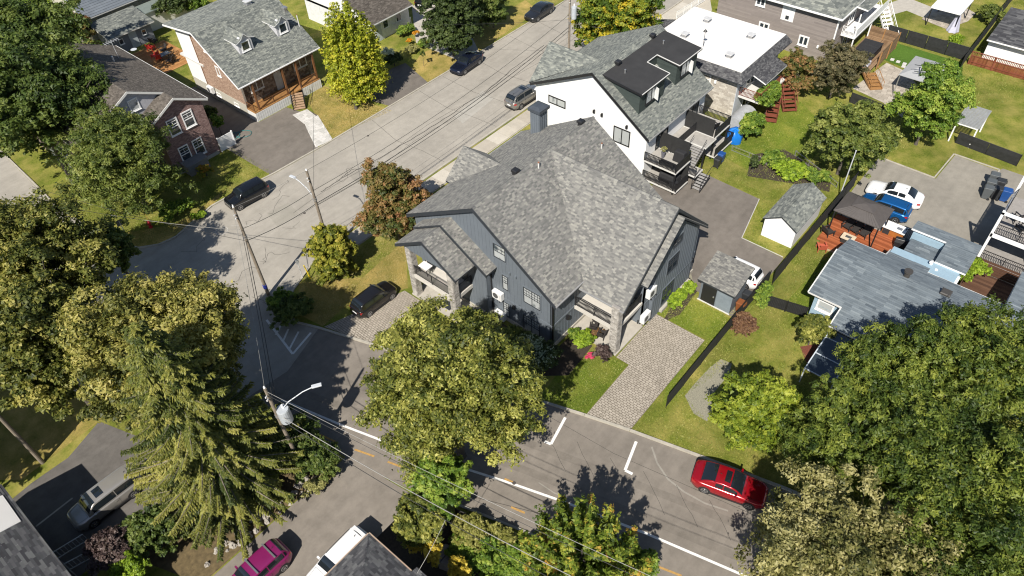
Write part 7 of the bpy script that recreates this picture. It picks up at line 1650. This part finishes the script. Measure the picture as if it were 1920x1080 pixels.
# canopies ------------------------------------------------------------
def canopy(label, x0, x1, y0, y1, z, zp, top, postm, name='gazebo', posts=True, vent=None, drop=.15, ribs=0):
    t = wthing(name, label, 'gazebo', ((x0 + x1) / 2, (y0 + y1) / 2, 0)); cx, cy = (x0 + x1) / 2, (y0 + y1) / 2; rx_ = (x1 - x0) * .5; k = .22 if not vent else vent
    C4 = [(x0, y0), (x1, y0), (x1, y1), (x0, y1)]; T4 = [(cx + (x - cx) * k, cy + (y - cy) * k) for x, y in C4]
    for i in range(4):
        j = (i + 1) % 4; m = MB(); m.slab([(*C4[i], z), (*C4[j], z), (*T4[j], zp), (*T4[i], zp)], (0, 0, .03)); m.slab([(*C4[i], z - drop), (*C4[j], z - drop), (*C4[j], z), (*C4[i], z)], ((cx - (C4[i][0] + C4[j][0]) / 2) * .01, (cy - (C4[i][1] + C4[j][1]) / 2) * .01, 0))
        if ribs:
            for q in range(1, ribs): u = q / ribs; p = [C4[i][d] + (C4[j][d] - C4[i][d]) * u for d in (0, 1)]; w0 = [T4[i][d] + (T4[j][d] - T4[i][d]) * u for d in (0, 1)]; m.bar((*p, z + .035), (*w0, zp + .035), .03, .02)
        part(t, 'roof_panel', m, top)
    T5 = [(cx + (x - cx) * (k + .06), cy + (y - cy) * (k + .06)) for x, y in C4]; m = MB(); m.hexa([(x, y, zp + .08) for x, y in T5], [(cx + (x - cx) * .15, cy + (y - cy) * .15, zp + .25) for x, y in T5]); part(t, 'vent_cap', m, top)
    for x, y in [(cx + (x - cx) * .93, cy + (y - cy) * .93) for x, y in C4]: m = MB(); m.box(x - .05, y - .05, .0, x + .05, y + .05, z); part(t, 'post', m, postm)
    for i in range(4): j = (i + 1) % 4; m = MB(); a = [cx + (C4[i][0] - cx) * .93, cy + (C4[i][1] - cy) * .93]; b = [cx + (C4[j][0] - cx) * .93, cy + (C4[j][1] - cy) * .93]; m.bar((*a, z - .06), (*b, z - .06), .06, .08); part(t, 'beam', m, postm)
    return t
gz_ = canopy('grey fabric canopy gazebo on the stone patio', 78.5, 83.4, 12.0, 15.4, 2.35, 2.8, plain('grey_canopy', (.34, .345, .35), .8, .05), GALV, drop=.02)
gw = canopy('white canopy gazebo with a draped lilac curtain at the top right', 96.0, 100.6, 14.7, 18.1, 2.35, 2.9, plain('white_canopy', (.78, .78, .78), .8, .03), BLACK, drop=.18)
m = MB(); rows = []
for v in range(7):
    f = v / 6; rr = .12 + .72 * f; rows.append([(96.9 - .3 * f + rr * (1 + .08 * math.sin(7 * a)) * math.cos(a), 15.0 + rr * .8 * (1 + .08 * math.sin(7 * a)) * math.sin(a), 2.25 - 2.22 * f) for a in np.linspace(0, 2 * math.pi, 37)])
m.grid(rows); part(gw, 'curtain', m, plain('lilac_curtain', (.42, .42, .52), .8), smooth=True)
gb = canopy('brown hard-top gazebo over the red deck', 53.15, 56.3, 7.55, 11.5, 2.75, 3.2, plain('brown_metal_roof', (.085, .075, .07), .6, .08), BLACK, vent=.42, drop=.05, ribs=14)
pg = wthing('pergola', 'small grey slatted pergola on the lawn beside the fence', 'pergola', (75.2, 6.9, 0))
for k in range(17): m = MB(); x = 73.4 + k * .215; m.box(x, 5.8, 2.2 + .012 * k, x + .13, 8.0, 2.25 + .012 * k); part(pg, 'slat', m, plain('grey_slat', (.28, .29, .3), .7))
for x, y in ((73.5, 5.95), (73.5, 7.85), (76.9, 5.95), (76.9, 7.85)): m = MB(); m.box(x - .06, y - .06, 0, x + .06, y + .06, 2.2); part(pg, 'post', m, WHITE)
for y in (5.95, 7.85): m = MB(); m.bar((73.4, y, 2.14), (77.0, y, 2.2), .06, .1); part(pg, 'beam', m, WHITE)
m = MB(); m.bar((73.45, 5.9, 2.12), (73.45, 7.9, 2.12), .06, .12); part(pg, 'beam', m, WHITE)
b_ = W(1707, 183); am = thing('aerial_mast', 'dark aerial mast with two crossbars in front of the grey canopy', 'aerial', b_); hh = 4.2; m = MB(); m.tube([(0, 0, 0), (0, 0, hh)], .05, 8); put('mast', m, DARKTRIM, am)
for z, l in ((hh - .5, .75), (hh - 1.2, .6)): m = MB(); m.bar((-l * .3, l, z), (l * .3, -l, z), .05, .05); put('crossbar', m, DARKTRIM, am)
# red deck and what stands on it
rd = wthing('timber_deck', 'red stained timber deck under the brown gazebo', 'deck', (53.5, 9, 0)); RDB = toned('red_deck_boards', [(.24, .065, .025), (.33, .095, .035), (.42, .13, .055)], .7, .15)
for k in range(36):
    x = 51.35 + k * .135; y0 = 6.0; y1 = 11.75 if x > 51.9 else 11.4; m = MB(); m.box(x, y0, .10, x + .122, y1, .2, random.random()); part(rd, 'board', m, RDB)
m = MB(); m.box(51.3, 6.0, .02, 51.345, 11.5, .2); part(rd, 'edge_board', m, plain('pale_edge_board', (.45, .33, .2)))
WICK = plain('dark_wicker', (.035, .03, .028), .8, .2, 20, bump=.6)
def armchair(label, x, y, rz, mat, z=0.0, name='armchair', cat='chair', wd=.75, group=None, cushion=None):
    t = thing(name, label, cat, (x, y, z), rz, group)
    m = MB(); m.box(-.33, -wd / 2 + .1, .3, .33, wd / 2 - .1, .42); put('seat', m, cushion or mat, t)
    m = MB(); m.hexa([(-.40, -wd / 2 + .08, .42), (-.30, -wd / 2 + .08, .42), (-.30, wd / 2 - .08, .42), (-.40, wd / 2 - .08, .42)], [(-.55, -wd / 2 + .08, .95), (-.46, -wd / 2 + .08, .95), (-.46, wd / 2 - .08, .95), (-.55, wd / 2 - .08, .95)]); put('backrest', m, mat, t)
    for s_ in (-1, 1):
        y_ = s_ * (wd / 2 - .04); m = MB(); m.box(-.42, y_ - .05, .56, .36, y_ + .05, .61); put('armrest', m, mat, t)
        for xx in (-.36, .3): m = MB(); m.box(xx - .025, y_ - .025, 0, xx + .025, y_ + .025, .56); put('leg', m, mat, t)
    return t
def tbl(label, x, y, z, lx, ly, h, top, leg, name='table', cat='table', rz=0):
    t = thing(name, label, cat, (x, y, z), rz); m = MB(); m.box(-lx / 2, -ly / 2, h - .05, lx / 2, ly / 2, h); put('table_top', m, top, t)
    for a in (-1, 1):
        for b in (-1, 1): m = MB(); m.box(a * (lx / 2 - .06) - .03, b * (ly / 2 - .06) - .03, 0, a * (lx / 2 - .06) + .03, b * (ly / 2 - .06) + .03, h - .05); put('leg', m, leg, t)
    return t
for c, rz, lab, wd in (((1553, 434), -.5, 'dark wicker armchair at the fence side of the red deck', .95), ((1590, 424), 2.9, 'dark wicker chair under the gazebo, left of the row', .8), ((1604, 431), 2.9, 'dark wicker chair under the gazebo, middle of the row', .8), ((1620, 438), 2.9, 'dark wicker chair under the gazebo, right of the row', .8)):
    p = W(*c, .5); armchair(lab, p[0], p[1], rz, WICK, .205, wd=wd)
p = W(1590, 447, .6); ft = thing('fire_table', 'cream topped fire table with a grey burner on the red deck', 'table', (p[0], p[1], .205)); m = MB(); m.box(-.42, -.55, .5, .42, .55, .56); put('table_top', m, plain('cream_stone_top', (.6, .5, .36)), ft); m = MB(); m.box(-.15, -.25, .561, .15, .25, .575); put('burner', m, plain('dark_grille', (.09, .09, .09)), ft); m = MB(); m.box(-.34, -.47, 0, .34, .47, .499); put('base', m, WICK, ft)
p = W(1541, 462, .4); armchair('red lawn chair on the grass edge below the red deck', p[0], p[1], .6, plain('faded_red_plastic', (.5, .11, .06), .6), 0, name='lawn_chair')
oc = wthing('outdoor_counter', 'white topped outdoor kitchen counter with orange timber doors', 'counter', (56.4, 6.9, 0)); m = MB(); m.box(55.95, 6.0, .9, 57.0, 7.85, .98); part(oc, 'worktop', m, WHITE); m = MB(); m.box(56.1, 6.05, .2, 56.95, 7.8, .895); part(oc, 'cabinet', m, plain('orange_timber', (.36, .13, .03), .5)); m = MB(); m.box(56.3, 6.35, .981, 56.65, 6.8, .99); part(oc, 'sink', m, GALV); m = MB(); m.box(56.06, 7.2, .25, 56.095, 7.75, .85); part(oc, 'door', m, plain('dark_door', (.03, .035, .04)))
p = W(1688, 458, .5); bq = thing('barbecue', 'black barbecue at the blue bungalow wall by the deck corner', 'barbecue', (p[0], p[1], .205), .2); m = MB(); m.hexa([(-.3, -.55, .55), (.3, -.55, .55), (.3, .55, .55), (-.3, .55, .55)], [(-.15, -.5, .9), (.2, -.5, .9), (.2, .5, .9), (-.15, .5, .9)]); put('hood', m, BLACK, bq, bevel=.04); m = MB(); m.box(-.28, -.5, .05, .28, .5, .549); put('cabinet', m, BLACK, bq)
# bins
def bin_(label, x, y, col, rz=0, s=1.0, name='wheelie_bin', group=None):
    t = thing(name, label, 'bin', (x, y, .012), rz, group); t.scale = (s,) * 3
    m = MB(); m.hexa([(-.24, -.22, .04), (.24, -.22, .04), (.24, .22, .04), (-.24, .22, .04)], [(-.33, -.3, .98), (.33, -.3, .98), (.33, .3, .98), (-.33, .3, .98)]); put('body', m, col, t, bevel=.03)
    m = MB(); m.hexa([(-.36, -.32, .985), (.36, -.32, .985), (.36, .32, .985), (-.36, .32, .985)], [(-.3, -.3, 1.08), (.28, -.3, 1.06), (.28, .3, 1.06), (-.3, .3, 1.08)]); put('lid', m, col, t, bevel=.02)
    for s_ in (-1, 1): m = MB(); m.tube([(-.25, s_ * .24 - .03, .1), (-.25, s_ * .24 + .03, .1)], .1, 12); put('wheel', m, PLASTIC, t)
    m = MB(); m.tube([(-.37, -.22, .95), (-.4, 0, .95), (-.37, .22, .95)], .02, 6); put('handle', m, col, t); return t
GB = plain('grey_bin_plastic', (.09, .1, .105), .5, .06); DB = plain('charcoal_bin_plastic', (.03, .032, .035), .5); BB = plain('blue_bin_plastic', (.015, .07, .25), .45)
for c, mt, lab in (((1862, 336), GB, 'grey wheelie bin farthest from the fence on the parking lot'), ((1856, 349), GB, 'grey wheelie bin in the middle of the parking lot row'), ((1851, 361), GB, 'grey wheelie bin nearest the camera in the parking lot row'), ((1874, 348), DB, 'charcoal wheelie bin behind the grey ones'), ((1868, 362), DB, 'charcoal wheelie bin in shade behind the grey ones'), ((1885, 366), BB, 'blue recycling bin in the shade under the white balconies')):
    p = W(*c, .6); bin_(lab, p[0], p[1], mt, 1.7, 1.15)
p = W(1388, 575, .5); bin_('brown compost bin wedged between the slate shed and the fence', p[0], p[1], plain('brown_bin_plastic', (.22, .075, .025), .5), 1.6); p = W(1400, 556, .6); bin_('dark grey bin behind the brown one at the slate shed', p[0], p[1], DB, 1.6)
for c, lab in (((1352, 296), 'blue recycling bin behind the outside stairs of the white house'), ((1345, 305), 'dark bin beside the outside stairs of the white house')): p = W(*c, .5); bin_(lab, p[0], p[1], BB if 'blue' in lab else DB, 0)
p = W(1262, 352, .4); bin_('dark storage box under the lower balcony of the white house', p[0], p[1], DB, 0)
# blue tarpaulin and grey shelter
gs = wthing('garden_shelter', 'grey rounded garden shelter beside the vine', 'shelter', (61.9, 25.2, 0)); m = MB(); rows = []
p = W(1392, 226, 1.2)
for i in range(5): xx = 61.8 + i * .75; rows.append([(xx, 25.2 + 1.15 * math.cos(a), .6 + 1.3 * math.sin(a)) for a in np.linspace(-.3, math.pi + .3, 13)])
m.grid(rows); m.face([q for q in rows[0]]); m.face([q for q in rows[-1]][::-1]); part(gs, 'cover', m, plain('grey_sheet', (.36, .37, .38), .7), smooth=True)
bt_ = wthing('tarpaulin_heap', 'bright blue tarpaulin wrapped round a stack at the foot of the grey shelter', 'tarpaulin', (61, 24.6, 0)); rr = np.random.default_rng(4); m = MB(); rows = []
for j, (k, z) in enumerate(((1.0, .02), (1.02, .4), (.95, .8), (.8, 1.2), (.5, 1.38), (.02, 1.42))): rows.append([(60.9 + k * .85 * (1 + .09 * math.sin(5 * a + j)) * math.cos(a), 24.55 + k * .8 * (1 + .09 * math.sin(6 * a)) * math.sin(a), z + .05 * math.sin(4 * a)) for a in np.linspace(0, 2 * math.pi, 29)])
m.grid(rows); part(bt_, 'sheet', m, plain('blue_tarpaulin', (.01, .16, .55), .4, .1, 4, bump=.3), smooth=True)
# balcony and porch furniture
tbl('white table on the upper street-side balcony of the blue house', 26.5, 33.6, 2.64, .7, .95, .72, WHITE, BLACK); armchair('black chair behind the white balcony table', 27.2, 33.9, 3.5, BLACK, 2.64, wd=.6)
m = MB(); m.box(26.1, 31.0, .155, 26.8, 32.2, .17); o = put('door_mat', m, DARKTRIM); tag(o, 'dark door mat on the street-side porch floor of the blue house', 'mat'); origin_to(o, (26.4, 31.6, .155))
WOODC = plain('tan_wood_chair', (.36, .17, .07), .6)
armchair('tan wooden armchair with a pale cushion on the corner balcony, left', 33.3, 21.0, 3.3, WOODC, 2.56, wd=.7, cushion=OFFWHITE); armchair('tan wooden armchair with a pale cushion on the corner balcony, right', 32.9, 20.1, 3.0, WOODC, 2.56, wd=.7, cushion=plain('sage_cushion', (.4, .45, .38), .8)); armchair('pale green lounge seat at the column end of the corner balcony', 32.7, 19.2, 3.1, plain('sage_cushion', (.4, .45, .38)), 2.56, wd=.75)
p = W(1107, 606, .5); tt = thing('round_table', 'dark round wicker table on the ground-floor corner porch', 'table', (p[0] + .5, p[1] - .3, .13)); m = MB(); m.tube([(0, 0, .6), (0, 0, .66)], .42, 20); put('table_top', m, WICK, tt); m = MB(); m.tube([(0, 0, 0), (0, 0, .6)], .2, 12, .12); put('pedestal', m, WICK, tt)
armchair('dark wicker chair left of the round porch table', 31.6, 20.7, .5, WICK, .13, wd=.6); armchair('dark wicker chair on the near side of the round porch table', 31.5, 19.8, .2, WICK, .13, wd=.6)
tp = thing('plant_pot', 'tall grey planter with a straw-coloured plant on the white house balcony', 'planter', (51.1, 27.0, 2.51)); m = MB(); m.tube([(0, 0, 0), (0, 0, .6)], .13, 12, .2); put('pot', m, plain('slate_pot', (.12, .12, .14)), tp)
P_, D_l, T_l, P2_, _, _ = crown_points((0, 0, .95), (.35, .35, .28), 8, 6, 500, seed=3); V_, t_ = leafcloud(P_, D_l, .1, T_l, .3); put('foliage', (V_, t_, 3), leafmat('straw_leaves', []), tp)
bq2 = thing('covered_grill', 'black covered grill on the white house balcony behind the mesh screen', 'grill', (51.6, 25.5, 2.51)); m = MB(); m.hexa([(-.4, -.6, 0), (.4, -.6, 0), (.4, .6, 0), (-.4, .6, 0)], [(-.3, -.5, 1.1), (.3, -.5, 1.1), (.3, .5, 1.1), (-.3, .5, 1.1)]); put('cover', m, plain('black_cover', (.02, .02, .022), .8), bq2, bevel=.08)
bq3 = thing('covered_grill', 'long black covered furniture on the lower deck of the white house', 'grill', (50.9, 25.9, .46)); m = MB(); m.hexa([(-.6, -1.0, 0), (.6, -1.0, 0), (.6, 1.0, 0), (-.6, 1.0, 0)], [(-.45, -.9, .9), (.45, -.9, .9), (.45, .9, .9), (-.45, .9, .9)]); put('cover', m, plain('black_cover', (.02, .02, .022)), bq3, bevel=.12)
tbl('dark bench table along the rail of the white house balcony', 50.2, 26.0, 2.51, .5, 1.5, .42, WICK, BLACK, name='bench', cat='bench')
armchair('folded dark chair on the right-hand balcony of the white house', 58.0, 25.6, 1.2, BLACK, 2.51, wd=.6)
for c, lab in (((1900, 412), 'black folded seat on the white framed lower balcony'), ((1912, 432), 'second black seat on the white framed lower balcony')): p = W(*c, 3.4); armchair(lab, p[0], p[1], 1.0, BLACK, 3.31, wd=.7)
# back garden of the brick house: patio with red chairs
pt = wthing('back_patio', 'orange-brown patio boards between the two brick houses', 'patio', (35, 88, 0)); OB = toned('orange_boards', [(.32, .15, .05), (.42, .2, .07), (.5, .26, .1)], .8, .2)
for k in range(26): m = MB(); y = 84.4 + k * .3; m.box(32.6, y, .02, 37.2, y + .28, .07, random.random()); part(pt, 'board', m, OB)
RC = plain('bright_red_plastic', (.6, .04, .03), .5)
for c, rz, mt, lab in (((283, 88), .4, RC, 'bright red garden chair farthest up the back patio'), ((297, 107), 1.2, RC, 'bright red garden chair in the middle of the back patio'), ((290, 103), 2.0, RC, 'bright red garden chair at the gutter side of the back patio'), ((305, 92), 3.0, WICK, 'dark garden chair beside the red ones'), ((288, 76), .3, WICK, 'dark folded lounger by the garden shed'), ((318, 112), 2.2, WICK, 'dark garden chair near the house wall')):
    p = W(*c, .5); armchair(lab, p[0], p[1], rz, mt, .075, wd=.8)
p = W(308, 102, .7); tbl('grey oval garden table on the back patio', p[0], p[1], .075, 1.3, .9, .72, plain('grey_glass_top', (.12, .13, .14), .3), BLACK)
p = W(345, 133, .6); ac_unit('white heat pump at the side wall of the tan brick house', 33.2, 74.6, .9, (-1, 0), True)
# white gate panel beside small brick house
gp = wthing('garden_gate', 'white panel gate in the gap beside the small brick house', 'gate', (28.4, 65.2, 0)); m = MB(); m.box(27.6, 65.1, .05, 29.3, 65.16, 1.6); part(gp, 'panel', m, WHITE)
for x in (27.6, 29.3): m = MB(); m.box(x - .05, 65.05, 0, x + .05, 65.2, 1.7); part(gp, 'post', m, WHITE)
# hose
hs = MB(); pts = []
for k in range(70): a = k * .42; r_ = .75 + .1 * math.sin(k * .9); c0 = (29.9, 66.6) if k < 35 else (30.9, 66.0); pts.append((c0[0] + r_ * math.cos(a), c0[1] + r_ * math.sin(a), .035 + .0006 * k))
hs.tube(pts, .018, 5); o = put('garden_hose', hs, plain('teal_hose', (.04, .2, .2), .5)); tag(o, 'teal garden hose looped on the shaded driveway', 'hose'); origin_to(o, pts[0])
# boulder by the bottom shrubs
p = W(838, 1042, .3); bo_ = thing('boulder', 'big split grey boulder between the yellow shrubs at the bottom', 'boulder', (p[0], p[1], 0)); ROCKB = plain('boulder_stone', (.27, .245, .225), .9, .2, 3, bump=.8)
for s_, dy in ((1, -.02), (-1, .02)):
    m = MB(); m.hexa([(-.85, dy, 0), (.8, dy, 0), (.6, -s_ * .75, 0), (-.6, -s_ * .8, 0)], [(-.6, dy, .5), (.6, dy, .62), (.35, -s_ * .5, .42), (-.42, -s_ * .52, .46)]); put('half', m, ROCKB, bo_, bevel=.06)
# timber courtyard behind bungalow
cy = wthing('timber_courtyard', 'dark brown timber courtyard with a straw mat behind the bungalow', 'deck', (53.5, -1.2, 0)); BT = toned('dark_brown_boards', [(.06, .03, .02), (.10, .05, .03), (.14, .075, .045)], .8)
for k in range(24): m = MB(); x = 50.4 + k * .25; m.box(x, -3.4, .02, x + .235, .45, .1, random.random()); part(cy, 'board', m, BT)
m = MB(); m.box(51.0, -1.9, .105, 52.9, -.7, .12); part(cy, 'mat', m, plain('straw_mat', (.36, .25, .12), .9, .3, 12))
for y_, x0, x1 in ((.48, 50.4, 56.4), ): 
    for z in (.15, .4, .65, .9, 1.15): m = MB(); m.box(x0, y_, z, x1, y_ + .05, z + .2); part(cy, 'fence_board', m, BT)
for z in (.15, .4, .65, .9, 1.15): m = MB(); m.box(56.4, -3.4, z, 56.45, .5, z + .2); part(cy, 'fence_board', m, BT)
m = MB(); m.box(50.5, -2.6, .1, 51.9, -2.2, 1.0); part(cy, 'blue_box', m, SH_BLUE)
# white iron stair rails by the corner house, bottom left
for (a, b, z0, z1, lab) in (((108, 1047), (165, 1012), 1.6, .6, 'white ladder-like stair rail beside the corner house, upper'), ((130, 1068), (190, 1036), 1.6, .6, 'white ladder-like stair rail beside the corner house, lower')):
    p = W(*a, z0); q = W(*b, z1); t = wthing('stair_rail', lab, 'railing', (p[0], p[1], 0)); WB = plain('faded_white_metal', (.45, .47, .48), .6)
    d = (q - p)[:2] / np.linalg.norm((q - p)[:2]); n = np.array([-d[1], d[0]])
    for s_ in (0, .75): m = MB(); m.bar((*(p[:2] + n * 0), p[2] + s_), (*(q[:2]), q[2] + s_), .05, .05); part(t, 'rail', m, WB)
    for k in range(9): f = k / 8; c = p + (q - p) * f; m = MB(); m.bar((c[0], c[1], c[2]), (c[0], c[1], c[2] + .75), .03, .03); part(t, 'baluster', m, WB)
    for f in (0, 1): c = p + (q - p) * f; m = MB(); m.bar((c[0], c[1], 0), (c[0], c[1], c[2]), .06, .06); part(t, 'post', m, WB)
# aerial on the small brick house
ae = wthing('roof_aerial', 'spindly white aerials on the ridge of the small brick house', 'aerial', (24, 80, 7)); p = W(215, 92, 8.2)
m = MB(); m.tube([(p[0], p[1], 6.8), (p[0], p[1], 9.2)], .025, 6); m.bar((p[0] - .8, p[1], 9.0), (p[0] + .8, p[1] + .1, 9.0), .03, .03)
for k in range(6): m.bar((p[0] - .7 + k * .28, p[1] - .4, 9.02), (p[0] - .7 + k * .28, p[1] + .4, 9.02), .02, .02)
part(ae, 'mast', m, LAMPG, kind='stuff'); m = MB(); m.lathe((p[0] + 1.6, p[1] - .5, 7.5), [(.02, 0), (.3, .12), (.32, .14)], 14); part(ae, 'dish', m, LAMPG)
# small square garden stake-tree in the dry verge
b_ = W(795, 125); st = thing('sapling', 'thin young sapling in the dry verge opposite the black sedan', 'tree', b_); m = MB(); m.tube([(0, 0, 0), (.05, 0, 1.6)], .025, 6, .012); put('trunk', m, BARK, st)
P_, D_l, T_l, P2_, _, _ = crown_points((0.05, 0, 1.6), (.45, .45, .5), 8, 6, 700, seed=8); V_, t_ = leafcloud(P_, D_l, .09, T_l, .5); put('crown', (V_, t_, 3), L_DARK, st)
